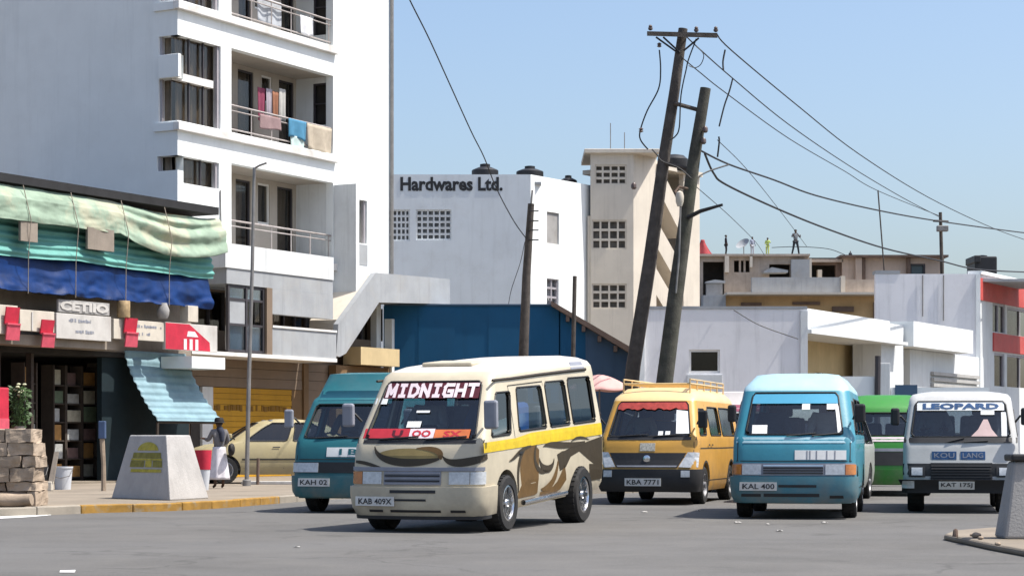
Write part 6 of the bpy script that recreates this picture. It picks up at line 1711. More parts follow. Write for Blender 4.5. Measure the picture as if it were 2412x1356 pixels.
# red cooler, flowering plant, phone post
cb_ = thing('drinks_cooler', 'red drinks cooler at the left edge of the shop', 'cooler', FP.P(p_(-6, .4), 0.16, .4))
a, b = p_(-60, .5), p_(22, .5)
MB().fbox(FP, a, b, 1.02, 2.2, -.1, .5).build('body', 'banner_red', cb_, bevel=0.03)
MB().fbox(FP, a + .02, b - .02, 1.25, 1.55, .501, .515).build('pale_band', 'banner_pink', cb_)
MB().fbox(FP, a + .02, b - .05, 0.13, 1.018, -.05, .45).build('stand', 'shop_plaster', cb_)
mat('leaf_green', (0.05, 0.10, 0.03), 0.6, 0.3, 8)
mat('flower_pale', (0.55, 0.55, 0.38), 0.7, 0.2, 8)
def plant(label, c, h, r_, nl, nfl):
    t = thing('potted_plant', label, 'plant', c)
    MB().lathe([(0.10, 0), (0.15, 0.25), (0.16, 0.27), (0.13, 0.26)], c, 'Z', 12).build('pot', 'concrete_dark', t)
    L_ = MB(); F_ = MB(); S_ = MB()
    for i in range(nl):
        a = random.random() * 6.28; rr = r_ * random.random() ** .5; zz = 0.25 + h * random.random()
        q = Vector(c) + Vector((math.cos(a) * rr, math.sin(a) * rr, zz)); d = Vector((math.cos(a), math.sin(a), random.uniform(-.6, .6))).normalized() * random.uniform(.06, .13)
        s_ = d.orthogonal().normalized() * .03
        L_.add([q, q + d * .5 + s_, q + d, q + d * .5 - s_], [(0, 1, 2, 3)])
        if i % 12 == 0: S_.tube([Vector(c) + Vector((0, 0, .2)), q], .006, 4)
    for i in range(nfl):
        a = random.random() * 6.28; rr = r_ * .7 * random.random()
        q = Vector(c) + Vector((math.cos(a) * rr, math.sin(a) * rr, h + .2 + random.uniform(-.15, .12)))
        F_.lathe([(.005, -.03), (.05, 0), (.03, .025), (.004, .03)], q, 'Z', 6)
    S_.build('stem', 'leaf_green', t); L_.build('foliage', 'leaf_green', t, recalc=False); F_.build('blossom', 'flower_pale', t)
plant('leafy plant with pale blossoms at the left of the shop opening', FP.P(p_(44, .35), 1.12, .35), 0.85, 0.20, 300, 9)
MB_ = MB().fbox(FP, p_(30, .5), p_(62, .5), 0.118, 1.12, .15, .55).build('plinth_block', 'shop_plaster')
tag(MB_, 'low plaster block under the flowering plant', 'block')

# ------------------------------------------------------------------ things on the left pavement
PZ = 0.118
mat('hewn_stone', (0.34, 0.265, 0.195), 0.95, 0.25, 2.5, 0.8, 9, dirt=0.6, dirtcol=(0.20, 0.15, 0.11))
mat('hewn_stone_dark', (0.25, 0.19, 0.14), 0.95, 0.25, 2.5, 0.8, 9, dirt=0.6, dirtcol=(0.15, 0.11, 0.08))
mat('hewn_stone_pale', (0.40, 0.315, 0.235), 0.95, 0.25, 2.5, 0.8, 9, dirt=0.6, dirtcol=(0.22, 0.17, 0.12))
sp_ = thing('stone_pile', 'stack of rough brown hewn stones at the left edge', 'stone pile', (-7.9, 31.6, PZ))
rng = random.Random(3)
zc = PZ
for row in range(6):
    h = (.22, .14, .21, .17, .20, .20)[row]; x = -9.6 + rng.uniform(-.2, .2)
    while x < -7.10:
        w_ = rng.uniform(.25, .85)
        x1 = min(x + w_, -7.03 + rng.uniform(-.05, .03) - row * .004)
        if x1 - x > .12:
            b = MB(); dj = lambda s=.045: rng.uniform(-s, s)
            b.hexa([(x + .008 + dj(.012), 31.3 + dj(), zc + .004), (x1 - .008 + dj(.012), 31.3 + dj(), zc + .004), (x1 - .008, 32.1, zc + .004), (x + .008, 32.1, zc + .004),
                    (x + .008 + dj(.012), 31.3 + dj(), zc + h - .004), (x1 - .008 + dj(.012), 31.3 + dj(), zc + h - .004), (x1 - .008, 32.1, zc + h - .004), (x + .008, 32.1, zc + h - .004)])
            rough_up(b.build('stone', ('hewn_stone', 'hewn_stone_dark', 'hewn_stone_pale')[rng.randint(0, 2)], sp_), 5, 0.03, 4.5)
        x = x1
    zc += h
MB().box((-9.5, 31.42, PZ), (-7.2, 32.05, zc - 0.02)).build('mortar_core', 'shop_plaster', sp_)
lgm = MB(); P = [Vector((-9.0 + i * .2, 30.95 + .03 * math.sin(i), PZ + .10 + .015 * math.sin(i * 2))) for i in range(11)]
lgm.tube(P, [.10 + .012 * math.sin(i * 1.7) for i in range(11)], 10)
tag(lgm.build('log', 'hewn_stone'), 'rough log lying at the foot of the stone stack', 'log')
def bucket(label, px, py, wpx, hpx, m, h0=None):
    Y = (CH - PZ) * FPX / (py - HY); X_ = (px - CX) * Y / FPX; r_ = wpx * Y / FPX / 2; h = hpx * Y / FPX
    t = thing('bucket', label, 'bucket', (X_, Y, PZ), 0, 'buckets on the pavement')
    MB().lathe([(r_ * .80, 0), (r_ * .98, h * .93), (r_ * 1.04, h * .93), (r_ * 1.04, h), (r_ * .95, h), (r_ * .78, h * .1), (.001, h * .1)], (X_, Y, PZ), 'Z', 22).build('pail', m, t)
    MB().tube([Vector((X_ - r_ * 1.02, Y - .01, PZ + h * .9)), Vector((X_ - r_ * .9, Y - r_ * .9, PZ + h * .6)), Vector((X_, Y - r_ * 1.15, PZ + h * .5)), Vector((X_ + r_ * .9, Y - r_ * .9, PZ + h * .6)), Vector((X_ + r_ * 1.02, Y - .01, PZ + h * .9))], .008, 5).build('handle', 'steel_grey', t)
mat('bucket_white', (0.55, 0.57, 0.60), 0.5, 0.1, 4, dirt=0.4)
bucket('white plastic bucket standing in front of the shop', 148, 1152, 46, 54, 'bucket_white')
bucket('dark bucket half behind the stone stack', 96, 1152, 34, 58, 'black_plastic')
Yb = (CH - PZ) * FPX / (1155 - HY)
xk = (113 - CX) * Yb / FPX
tag(MB().box((xk - .09, Yb - .1, PZ), (xk + .09, Yb + .1, PZ + .18)).build('wooden_block', 'board_cream', bevel=0.015), 'pale wooden block between the two buckets', 'block')
tag(MB().hexa([(xk + .02, Yb - .05, PZ + .18), (xk + .12, Yb - .05, PZ + .18), (xk + .12, Yb + .02, PZ + .18), (xk + .02, Yb + .02, PZ + .18), (xk + .10, Yb + .1, PZ + .75), (xk + .18, Yb + .1, PZ + .75), (xk + .18, Yb + .14, PZ + .75), (xk + .10, Yb + .14, PZ + .75)]).build('plank', 'shop_plaster'), 'short plank leaning on the pale wooden block', 'plank')
ph = thing('post', 'slim wooden post with a blue box on top beside the shop', 'post', W(244, 1155, 40.8))
yq = 40.8
a = W(238, 1155, yq); b = W(250, 1035, yq)
MB().tube([Vector((a.x + .05, yq, PZ)), Vector((a.x + .05, yq, .6)), Vector((a.x + .02, yq, 1.12))], [.05, .045, .05], 6).build('shaft', 'hewn_stone', ph)
mat('dull_blue', (0.05, 0.085, 0.17), 0.6, 0.15, 5)
MB().box((a.x - .04, yq - .07, 1.12), (a.x + .09, yq + .07, 1.46)).build('box', 'dull_blue', ph, bevel=0.015)
# concrete pedestal with a faded yellow emblem
ped = thing('concrete_pedestal', 'tapered concrete pedestal with a faded yellow emblem at the kerb', 'pedestal', (-5.8, 35.2, PZ))
g0 = lambda px, py: Vector((*gp(px, py, PZ), PZ))
A_ = g0(262, 1173); B_ = g0(401, 1178); C_ = Vector(((492 - CX) * 35.6 / FPX, 35.6, PZ)); D_ = A_ + C_ - B_
cen = (A_ + B_ + C_ + D_) / 4
hp = 1.06
top = [cen + (q - cen) * 0.62 + Vector((0, 0, hp)) for q in (A_, B_, C_, D_)]
mat('pedestal_concrete', (0.41, 0.395, 0.38), 0.9, 0.12, 2.0, 0.35, 30, streak=0.4, dirt=0.5, dirtcol=(0.28, 0.26, 0.24))
MB().hexa([A_, B_, C_, D_] + top).build('body', 'pedestal_concrete', ped, bevel=0.02)
nrm = (B_ - A_).cross(top[0] - A_).normalized()
if nrm.y > 0: nrm = -nrm
def pf(s_, t_):
    l = A_ + (top[0] - A_) * t_; r_ = B_ + (top[1] - B_) * t_
    return l + (r_ - l) * s_ + nrm * 0.006
mat('emblem_yellow', (0.42, 0.36, 0.05), 0.8, 0.25, 9, dirt=0.6, dirtcol=(0.30, 0.29, 0.22))
mat('emblem_olive', (0.22, 0.20, 0.04), 0.8, 0.25, 9, dirt=0.5, dirtcol=(0.30, 0.29, 0.22))
dome = [(.30 + .25 * math.cos(math.pi * k / 12) * -1 + .25, .76 + .13 * math.sin(math.pi * k / 12)) for k in range(13)]
MB().add([pf(s_, t_) for s_, t_ in dome], [tuple(range(13))]).build('emblem_dome', 'emblem_yellow', ped)
for t0_, t1_, a_, b_, m_ in ((.64, .725, .22, .86, 'emblem_olive'), (.50, .60, .20, .50, 'emblem_olive'), (.50, .60, .52, .66, 'emblem_yellow'), (.50, .60, .68, .88, 'emblem_olive'), (.42, .47, .24, .86, 'emblem_yellow'), (.605, .635, .2, .88, 'emblem_yellow')):
    MB().add([pf(a_, t0_), pf(b_, t0_), pf(b_, t1_), pf(a_, t1_)], [(0, 1, 2, 3)]).build('emblem_bar', m_, ped)
# red and white bin
Yn = 41.5
bn = thing('litter_bin', 'red and white litter bin beside the woman', 'bin', W(478, 1145, Yn))
xn = (479 - CX) * Yn / FPX
MB().lathe([(.10, 0), (.135, .40), (.14, .40)], (xn, Yn, PZ), 'Z', 14).build('lower_drum', 'bucket_white', bn)
MB().lathe([(.141, .0), (.165, .36), (.165, .38), (.14, .38), (.13, .05)], (xn, Yn, PZ + .40), 'Z', 14).build('upper_drum', 'banner_red', bn)
tag(MB().lathe([(.02, 0), (.08, .01), (.07, .05), (.02, .07)], (xn + .02, Yn - .35, PZ), 'Z', 8).build('stone', 'bucket_white'), 'white stone on the pavement by the litter bin', 'stone')
# thin street pole with arm, brown bollard, lying boards
lp = thing('street_pole', 'thin dark street pole with a short arm in front of the apartment block', 'pole', W(581, 1143, 45.2))
P = [W(581, 1143, 45.2), W(586, 900, 45.2), W(594, 640, 45.2), W(599, 395, 45.2)]
P[0].z = PZ
MB().tube(P, [.048, .044, .038, .032], 8).build('shaft', 'steel_grey', lp)
MB().tube([W(599, 397, 45.2), W(611, 390, 45.15), W(628, 384, 45.1)], .022, 6).build('arm', 'steel_grey', lp)
MB().lathe([(.09, 0), (.09, .12), (.06, .14)], P[0], 'Z', 10).build('base_collar', 'steel_grey', lp)
q = W(607, 1137, 46.5)
tag(MB().tube([Vector((q.x, 46.5, PZ)), Vector((q.x + .01, 46.5, PZ + .58))], .035, 8).build('bollard', 'roof_brown'), 'short rusty brown bollard in front of the tan car', 'bollard')
q = W(625, 1130, 46.8)
tag(MB().box((q.x - .5, 46.6, PZ), (q.x + .62, 46.9, PZ + .07)).build('board', 'board_white', bevel=.01), 'flat pale board lying under the tan car', 'board')

# ------------------------------------------------------------------ right island
Yp = 21.9
pr = thing('concrete_bollard', 'tapered concrete bollard with a dark cap at the right edge', 'bollard', ((2385 - CX) * Yp / FPX, Yp, 0.075))
a0 = (2341 - CX) * (Yp + .5) / FPX; a1 = (2462 - CX) * Yp / FPX; b0 = (2373 - CX) * (Yp + .38) / FPX; b1 = (2435 - CX) * Yp / FPX
zt_ = CH + (HY - 1086) * Yp / FPX
MB().hexa([(a0, Yp, .075), (a1, Yp, .075), (a1, Yp + .5, .075), (a0, Yp + .5, .075), (b0, Yp + .1, zt_), (b1, Yp + .1, zt_), (b1, Yp + .38, zt_), (b0, Yp + .38, zt_)]).build('body', 'concrete_dark', pr, bevel=0.03)
MB().box((b0 - .03, Yp + .06, zt_ + .002), (b1 + .03, Yp + .42, zt_ + .075)).build('cap', 'black_plastic', pr, bevel=0.02)
mat('olive_sack', (0.16, 0.17, 0.035), 0.9, 0.25, 7, 0.5, 14)
def lump(name, label, cat, c, rx, ry, rz, m):
    b = MB()
    def fn(a, t):
        th = a * 2 * math.pi; ph_ = (t - .5) * math.pi
        d = Vector((math.cos(th) * math.cos(ph_), math.sin(th) * math.cos(ph_), math.sin(ph_)))
        k = 1 + .16 * noise.noise(d * 1.9 + Vector(c))
        return Vector(c) + Vector((d.x * rx * k, d.y * ry * k, max(-.97, d.z * k) * rz + rz * .97))
    b.grid(fn, 20, 12)
    return tag(b.build(name, m), label, cat)
q = gp(2250, 1262, .075)
st2 = thing('bollard_stub', 'small dark broken post stub on the tip of the island', 'post', (q[0], q[1], .075))
MB().tube([(q[0], q[1], .07), (q[0] + .005, q[1], .14), (q[0] + .01, q[1], .155)], [.032, .026, .012], 8).build('stub', 'roof_brown', st2)
for i, (px, py, s_) in enumerate(((2300, 1266, .05), (2310, 1270, .03), (2290, 1262, .025), (2350, 1284, .03))):
    q = gp(px, py, .075)
    lump('stone', ('brown stone in the middle of the island', 'small brown stone touching the island stone', 'pebble left of the island stone', 'stone near the island edge')[i], 'stone', (q[0], q[1], .075), s_, s_, s_ * .6, 'hewn_stone')
# litter on the road
mat('paper', (0.40, 0.385, 0.36), .9, .1, 8)
for i, (px, py) in enumerate(((1518, 1207), (1738, 1232), (1808, 1236), (1942, 1232), (1645, 1204), (1836, 1252), (700, 1290))):
    q = gp(px, py); s_ = random.uniform(.02, .045)
    b = MB(); b.grid(lambda a, t: Vector((q[0] + (a - .5) * s_ * 2, q[1] + (t - .5) * s_ * 3, .012 + .03 * abs(noise.noise(Vector((a * 3 + i, t * 3, 1)))))), 4, 4)
    tag(b.build('litter', 'paper', solid=.003), 'scrap of pale paper litter on the asphalt', 'litter', 'paper scraps on the road')

# ------------------------------------------------------------------ power poles and cables
YP = 46.0
pa = thing('utility_pole', 'tall leaning wooden utility pole with a crossarm', 'utility pole', (*W(1470, 1143, YP).to_2d(), PZ))
def polepath(pts, Y): return [W(px, py, Y) for px, py in pts]
Pa = polepath([(1462, 1143), (1492, 860), (1530, 620), (1563, 380), (1588, 220), (1609, 68)], YP); Pa[0].z = PZ
MB().tube(Pa, [.175, .16, .148, .13, .115, .10], 12).build('shaft', 'wood_pole', pa)
MB().hexa([W(1524, 74, YP - .16), W(1690, 78, YP - .16), W(1690, 78, YP - .28), W(1524, 74, YP - .28), W(1524, 85, YP - .16), W(1690, 90, YP - .16), W(1690, 90, YP - .28), W(1524, 85, YP - .28)]).build('crossarm', 'wood_pole', pa)
for p0, p1 in (((1562, 88), (1601, 124)), ((1545, 88), (1598, 126)), ((1646, 90), (1610, 120))):
    MB().tube([W(*p0, YP - .2), W(*p1, YP - .12)], .022, 5).build('brace', 'wire_black', pa)
for px, py in ((1532, 70), (1640, 74), (1686, 74)):
    c = W(px, py, YP - .22)
    MB().lathe([(.02, 0), (.05, .02), (.05, .06), (.03, .07), (.045, .09), (.02, .12)], c - Vector((0, 0, .02)), 'Z', 10).build('insulator', 'porcelain', pa)
for px, py, l in ((1553, 112, .10), (1510, 312, .10)):
    MB().lathe([(.02, 0), (.055, .02), (.03, .05), (.055, .07), (.02, .10)], W(px, py, YP - .2), 'Z', 10).build('insulator', 'porcelain', pa)
pb_ = thing('utility_pole', 'shorter thick leaning wooden pole braced to the tall one', 'utility pole', (*W(1530, 1146, YP).to_2d(), PZ))
Pb = polepath([(1536, 1146), (1566, 895), (1592, 690), (1615, 520), (1637, 360), (1662, 208)], YP - .3); Pb[0].z = PZ
MB().tube(Pb, [.195, .182, .168, .15, .13, .115], 12).build('shaft', 'wood_pole_green', pb_)
MB().tube([W(1590, 244, YP - .1), W(1655, 262, YP - .3)], .05, 6).build('spacer', 'wood_pole', pb_)
MB().tube([W(1568, 386, YP - .1), W(1600, 392, YP - .2), W(1632, 402, YP - .3)], .05, 6).build('spacer', 'wood_pole', pb_)
MB().tube([W(1620, 512, YP - .45), W(1650, 497, YP - .6), W(1702, 482, YP - .8)], [.05, .045, .03], 7).build('lamp_arm', 'wire_black', pb_)
for px, py in ((1661, 313), (1657, 340), (1493, 446)):
    MB().lathe([(.03, 0), (.06, .03), (.06, .1), (.03, .14)], W(px, py, YP - .45), 'Z', 8).build('insulator', 'porcelain', pb_ if px > 1600 else pa)
MB().lathe([(.05, -.22), (.085, -.12), (.09, .0), (.07, .08), (.02, .11)], W(1601, 462, YP - .6), 'Z', 12).build('lamp_globe', 'board_cream', pb_)
MB().tube([W(1596, 470, YP - .6), W(1590, 452, YP - .55), W(1600, 440, YP - .5), W(1622, 445, YP - .4)], .03, 6).build('lamp_bracket', 'roof_brown', pb_)
MB().tube([W(1603, 480, YP - .62), W(1600, 600, YP - .55), W(1592, 690, YP - .52)], .022, 5).build('conduit', 'steel_grey', pb_)
p3 = thing('utility_pole', 'slim dark pole in front of the blue shed', 'utility pole', (*W(1222, 1120, 57).to_2d(), PZ))
P3 = polepath([(1224, 1120), (1233, 840), (1240, 650), (1251, 480)], 57); P3[0].z = PZ
MB().tube(P3, [.15, .14, .12, .09], 10).build('shaft', 'wood_pole', p3)
MB().tube([W(1251, 482, 57), W(1254, 448, 57)], .03, 6).build('top_pipe', 'steel_grey', p3)
for py in (497, 520, 542, 565):
    MB().tube([W(1246, py, 56.9), W(1268, py, 56.6)], .018, 5).build('step_bar', 'wire_black', p3)
p4 = thing('utility_pole', 'short thin post against the roof of the blue shed', 'utility pole', (*W(1350, 1120, 58).to_2d(), PZ))
P4 = polepath([(1348, 1118), (1350, 835), (1354, 650)], 58); P4[0].z = PZ
MB().tube(P4, [.06, .06, .055], 8).build('shaft', 'wood_pole', p4)
pf_ = thing('utility_pole', 'far slender pole carrying a small transformer above the grey building', 'utility pole', (*W(2222, 1090, 90).to_2d(), 0))
P5 = polepath([(2222, 1095), (2222, 760), (2215, 500)], 90); P5[0].z = 0
MB().tube(P5, [.1, .09, .07], 8).build('shaft', 'wood_pole', pf_)
a, b = W(2204, 552, 90), W(2230, 533, 90)
MB().box((a.x, 89.6, a.z + .1), (b.x, 89.9, b.z)).build('transformer', 'steel_grey', pf_, bevel=.03)
MB().tube([W(2198, 520, 89.8), W(2234, 522, 89.8)], .05, 5).build('crossarm', 'wood_pole', pf_)
mast = thing('utility_pole', 'thin rooftop mast left of the far transformer pole', 'utility pole', W(2085, 690, 100))
MB().tube([W(2087, 690, 100), W(2083, 640, 100), W(2068, 448, 100)], .035, 6).build('shaft', 'wood_pole', mast)
def wire(label, pts, Y0, Y1, r=.013, n=6):
    k = len(pts); L_ = [0]
    for a_, b_ in zip(pts, pts[1:]): L_.append(L_[-1] + math.hypot(b_[0] - a_[0], b_[1] - a_[1]))
    # constant steps in 1/depth keep the cable straight in plan
    P = [W(px, py, 1 / (1 / Y0 + (1 / Y1 - 1 / Y0) * l / L_[-1])) for (px, py), l in zip(pts, L_)]
    S = []
    for i in range(len(P) - 1):
        p0, p1, p2, p3_ = P[max(i - 1, 0)], P[i], P[i + 1], P[min(i + 2, len(P) - 1)]
        for j in range(n):
            t = j / n
            S.append(0.5 * ((2 * p1) + (p2 - p0) * t + (2 * p0 - 5 * p1 + 4 * p2 - p3_) * t * t + (3 * p1 - p0 - 3 * p2 + p3_) * t ** 3))
    S.append(P[-1])
    return tag(MB().tube(S, r, 5).build('cable', 'wire_black'), label, 'cable', 'overhead cables')
wire('highest overhead cable from the crossarm tip', [(1688, 80), (1724, 120), (1881, 251), (2022, 362), (2187, 465), (2336, 536), (2430, 570)], 45.8, 105, .016)
wire('overhead cable from the middle of the crossarm', [(1615, 85), (1650, 118), (1726, 185), (1856, 292), (2001, 391), (2125, 465), (2215, 512)], 45.8, 90, .015)
wire('third overhead cable below the crossarm', [(1605, 135), (1650, 172), (1708, 218), (1856, 325), (1989, 403), (2067, 449), (2214, 509)], 45.8, 90, .013)
wire('thick service cable curving from the shorter pole to the right edge', [(1645, 352), (1716, 387), (1823, 424), (1923, 461), (2071, 496), (2212, 521), (2402, 547), (2440, 549)], 45.6, 80, .022)
wire('lowest thick cable running down to the grey building', [(1660, 362), (1681, 408), (1712, 436), (1836, 494), (1956, 542), (2084, 585), (2213, 614), (2300, 634), (2420, 641)], 45.6, 78, .025)
wire('short stay cable between the shorter pole and the service cable', [(1634, 424), (1665, 405), (1716, 388)], 45.6, 46.5, .018)
wire('looped black lead hanging from the left crossarm end', [(1553, 118), (1556, 165), (1551, 210), (1524, 262), (1508, 308), (1509, 330), (1526, 352)], 45.8, 45.9, .016)
wire('black lead hanging between the two leaning poles', [(1640, 92), (1622, 140), (1616, 165), (1604, 225), (1600, 300), (1590, 322), (1576, 330)], 45.8, 45.7, .015)
wire('curled wire loop under the right crossarm', [(1640, 110), (1657, 128), (1652, 150), (1638, 160), (1622, 155)], 45.7, 45.7, .010)
wire('short dropper below the right crossarm tip', [(1708, 118), (1703, 145), (1704, 166)], 46.3, 46.2, .020)
wire('crooked dropper between the upper cables', [(1726, 185), (1718, 215), (1706, 250), (1694, 298)], 46.4, 46.2, .018)
wire('lower dropper with a clamp beside the shorter pole', [(1693, 322), (1694, 335), (1690, 370)], 46.2, 46.2, .020)
wire('slanting cable from the top of the picture to the slim pole', [(950, -40), (965, 0), (1010, 90), (1060, 200), (1110, 310), (1140, 370), (1170, 445), (1210, 520), (1240, 562)], 40, 57, .014)
wire('thin line sagging across the hardware wall', [(1236, 570), (1225, 620), (1205, 680), (1198, 715)], 57, 60, .009)
wire('thin line slanting across the low lavender wall', [(1728, 730), (1790, 766), (1880, 798)], 57.5, 57.8, .013)
wire('fine wire crossing behind the shorter pole', [(1690, 330), (1760, 400), (1840, 500), (1900, 580)], 60, 110, .012)
wire('fine wire sloping to the rooftop people', [(1640, 440), (1720, 510), (1780, 570), (1800, 600)], 60, 110, .012)
wire('rooftop washing line beside the person in green', [(1818, 583), (1880, 581), (1950, 586), (1990, 600)], 124, 122, .02)
wire('tangled lead joining the two poles at mid height', [(1536, 352), (1548, 365), (1560, 380), (1600, 396), (1628, 420)], 45.7, 45.5, .016)

# ------------------------------------------------------------------ people
SK = {}
def skin_mesh(pts, edges, radii, root_i=0, sub=1):
    me = bpy.data.meshes.new('sk'); me.from_pydata([tuple(p) for p in pts], edges, [])
    o = bpy.data.objects.new('sk', me); COL.objects.link(o)
    m = o.modifiers.new('s', 'SKIN'); m.use_smooth_shade = True
    lay = me.skin_vertices[0].data if me.skin_vertices else None
    if lay is None:
        bm = bmesh.new(); bm.from_mesh(me); bm.verts.layers.skin.verify(); bm.to_mesh(me); bm.free()
        lay = me.skin_vertices[0].data
    for i, r in enumerate(radii):
        lay[i].radius = (r, r) if not isinstance(r, tuple) else r
        lay[i].use_root = (i == root_i)
    if sub:
        sm = o.modifiers.new('u', 'SUBSURF'); sm.levels = sub; sm.render_levels = sub
    dg = bpy.context.evaluated_depsgraph_get(); dg.update()
    r = bpy.data.meshes.new_from_object(o.evaluated_get(dg))
    bpy.data.objects.remove(o); bpy.data.meshes.remove(me)
    for p in r.polygons: p.use_smooth = True
    return r
mat('skin_dark', (0.085, 0.045, 0.028), 0.55, 0.1, 12)
mat('hair_black', (0.012, 0.010, 0.010), 0.7, 0.2, 30)
def person(label, loc, rz, h, top_col, low_col, skirt=False, arms=None, legs=0.0, scarf=None, fingers=True, sit=False):
    t = thing('person', label, 'person', loc, rz)
    s = h / 1.70
    arms = arms or {-1: ((-.22, -.02, 1.14), (-.25, -.10, .90)), 1: ((.22, -.02, 1.14), (.25, -.10, .90))}
    pts = [(0, 0, .95), (0, .0, 1.12), (0, .01, 1.30), (0, .015, 1.43), (0, .0, 1.50), (0, -.01, 1.58), (0, -.005, 1.66)]
    rad = [(.125, .10), (.115, .085), (.14, .095), (.06, .055), (.05, .05), (.078, .088), (.055, .065)]
    ed = [(0, 1), (1, 2), (2, 3), (3, 4), (4, 5), (5, 6)]
    def add(p, r, par):
        pts.append(p); rad.append(r); ed.append((par, len(pts) - 1)); return len(pts) - 1
    add((0, -.105, 1.565), .012, 5)                                   # nose
    for sg in (-1, 1):
        add((sg * .088, .01, 1.575), .014, 5)                         # ears
    for sg in (-1, 1):
        sh_ = add((sg * .17, .01, 1.39), .06, 2)
        e, w_ = arms[sg]
        el = add(e, .042, sh_); wr = add(w_, .028, el)
        d = (Vector(w_) - Vector(e)).normalized(); sx = d.cross(Vector((0, 0, 1))); sx = sx.normalized() if sx.length > .1 else Vector((0, 1, 0))
        pm = add(tuple(Vector(w_) + d * .06), (.034, .018), wr)
        if fingers:
            for k, (o_, l) in enumerate(((-.030, .055), (-.010, .068), (.010, .064), (.029, .05))):
                f1 = add(tuple(Vector(w_) + d * .09 + sx * o_), .009, pm)
                add(tuple(Vector(w_) + d * (.09 + l) + sx * o_ + Vector((0, -.015, -.012))), .008, f1)
            th = add(tuple(Vector(w_) + d * .045 + sx * -.045 + Vector((0, -.01, 0))), .010, pm)
            add(tuple(Vector(w_) + d * .085 + sx * -.058 + Vector((0, -.015, 0))), .009, th)
        hp_ = add((sg * .09, 0, .90), .085, 0)
        KN, AN, TO = ((sg * (.10 + legs * .4), -.03 - legs * sg * .3, .50), (sg * (.10 + legs), .02 - legs * sg * .5, .09), (sg * (.11 + legs), -.13 - legs * sg * .5, .035))
        if sit: KN, AN, TO = ((sg * .13, -.40, .92), (sg * .13, -.50, .53), (sg * .14, -.64, .50))
        kn = add(KN, .058, hp_)
        an = add(AN, .038, kn)
        add(TO, (.04, .028), an)
    P = [Vector(p) * s for p in pts]; Rr = [tuple(q * s for q in r) if isinstance(r, tuple) else r * s for r in rad]
    me = skin_mesh(P, ed, Rr)
    me.materials.append(MATS['skin_dark'])
    o = bpy.data.objects.new('body', me); COL.objects.link(o); o.parent = t; MW[o.name] = MW[t.name]
    # garment over torso and upper arms
    gp_ = [Vector(p) * s for p in ((0, 0, .93), (0, 0, 1.12), (0, .01, 1.30), (0, .015, 1.42))]; gr_2 = [(.155 * s, .125 * s), (.14 * s, .11 * s), (.165 * s, .118 * s), (.085 * s, .08 * s)]; ge_ = [(0, 1), (1, 2), (2, 3)]
    for sg in (-1, 1):
        e, w_ = arms[sg]
        gp_ += [Vector((sg * .17, .01, 1.39)) * s, Vector(e) * s, (Vector(e) * .35 + Vector(w_) * .65) * s]; b = len(gp_) - 3
        gr_2 += [.076 * s, .058 * s, .048 * s]; ge_ += [(2, b), (b, b + 1), (b + 1, b + 2)]
    gm = skin_mesh(gp_, ge_, gr_2); gm.materials.append(mat('garment_' + str(top_col), top_col, .9, .15, 8, .1, 30))
    o = bpy.data.objects.new('shirt', gm); COL.objects.link(o); o.parent = t; MW[o.name] = MW[t.name]
    lm = mat('garment_' + str(low_col), low_col, .9, .12, 8, .1, 30)
    if skirt:
        b = MB(); seg = 26
        def fs(a, v_):
            th_ = a * 6.2832; z = (1.02 - .80 * v_) * s; r_ = (.15 + .10 * v_ + .018 * v_ * math.sin(th_ * 7)) * s
            return Vector((math.cos(th_) * r_, math.sin(th_) * r_ * .82, z))
        b.grid(fs, seg * 2, 12); b.build('skirt', lm, t, local=True, solid=.008)
    else:
        q = [Vector((0, 0, .95)) * s]; r_ = [(.14 * s, .115 * s)]; e_ = []
        for sg in (-1, 1):
            q += [Vector((sg * .09, 0, .88)) * s] + ([Vector((sg * .13, -.40, .92)) * s, Vector((sg * .13, -.50, .55)) * s] if sit else [Vector((sg * (.10 + legs * .4), -.03 - legs * sg * .3, .50)) * s, Vector((sg * (.10 + legs), .02 - legs * sg * .5, .10)) * s]); b = len(q) - 3
            r_ += [.10 * s, .075 * s, .06 * s]; e_ += [(0, b), (b, b + 1), (b + 1, b + 2)]
        pm_ = skin_mesh(q, e_, r_); pm_.materials.append(lm)
        o = bpy.data.objects.new('trousers', pm_); COL.objects.link(o); o.parent = t; MW[o.name] = MW[t.name]
    b = MB()
    def fh(a, v_):
        th_ = a * 6.2832; ph_ = math.pi / 2 * (1 - v_ * 1.25)
        d = Vector((math.cos(th_) * math.cos(ph_), math.sin(th_) * math.cos(ph_), math.sin(ph_)))
        fr2 = .02 if d.y < -.4 and d.z < .35 else 0
        return Vector((d.x * (.092 - fr2), .012 + d.y * (.105 - fr2 * 2), 1.605 + d.z * .088)) * s
    b.grid(fh, 18, 10); b.build('hair', 'hair_black', t, local=True)
    if scarf:
        c = MB(); c.tube([Vector((0, -.02, 1.45)) * s, Vector((0, .06, 1.44)) * s, Vector((-.03, .12, 1.36)) * s, Vector((-.04, .13, 1.15)) * s], [.075 * s, .09 * s, .075 * s, .05 * s], 10)
        c.build('scarf', mat('garment_' + str(scarf), scarf, .9, .12, 8), t, local=True)
    return t
wx = (516 - CX) * 42.8 / FPX
ws = person('woman in a grey top and long white skirt standing on the pavement', (wx, 42.8, PZ), R(205), 1.40, (0.17, 0.165, 0.17), (0.66, 0.63, 0.66), True,
            {-1: ((-.24, -.04, 1.16), (-.16, -.20, 1.05)), 1: ((.25, -.06, 1.18), (.30, -.26, 1.22))}, 0, (0.03, 0.035, 0.055))
hat = MB().lathe([(.01, 1.74), (.09, 1.735), (.115, 1.68), (.118, 1.63), (.155, 1.615), (.155, 1.605), (.11, 1.61)], (0, .005, 0), 'Z', 18)
hat.v = [q * (1.40 / 1.70) for q in hat.v]
hat.build('hat', 'hair_black', ws, local=True)
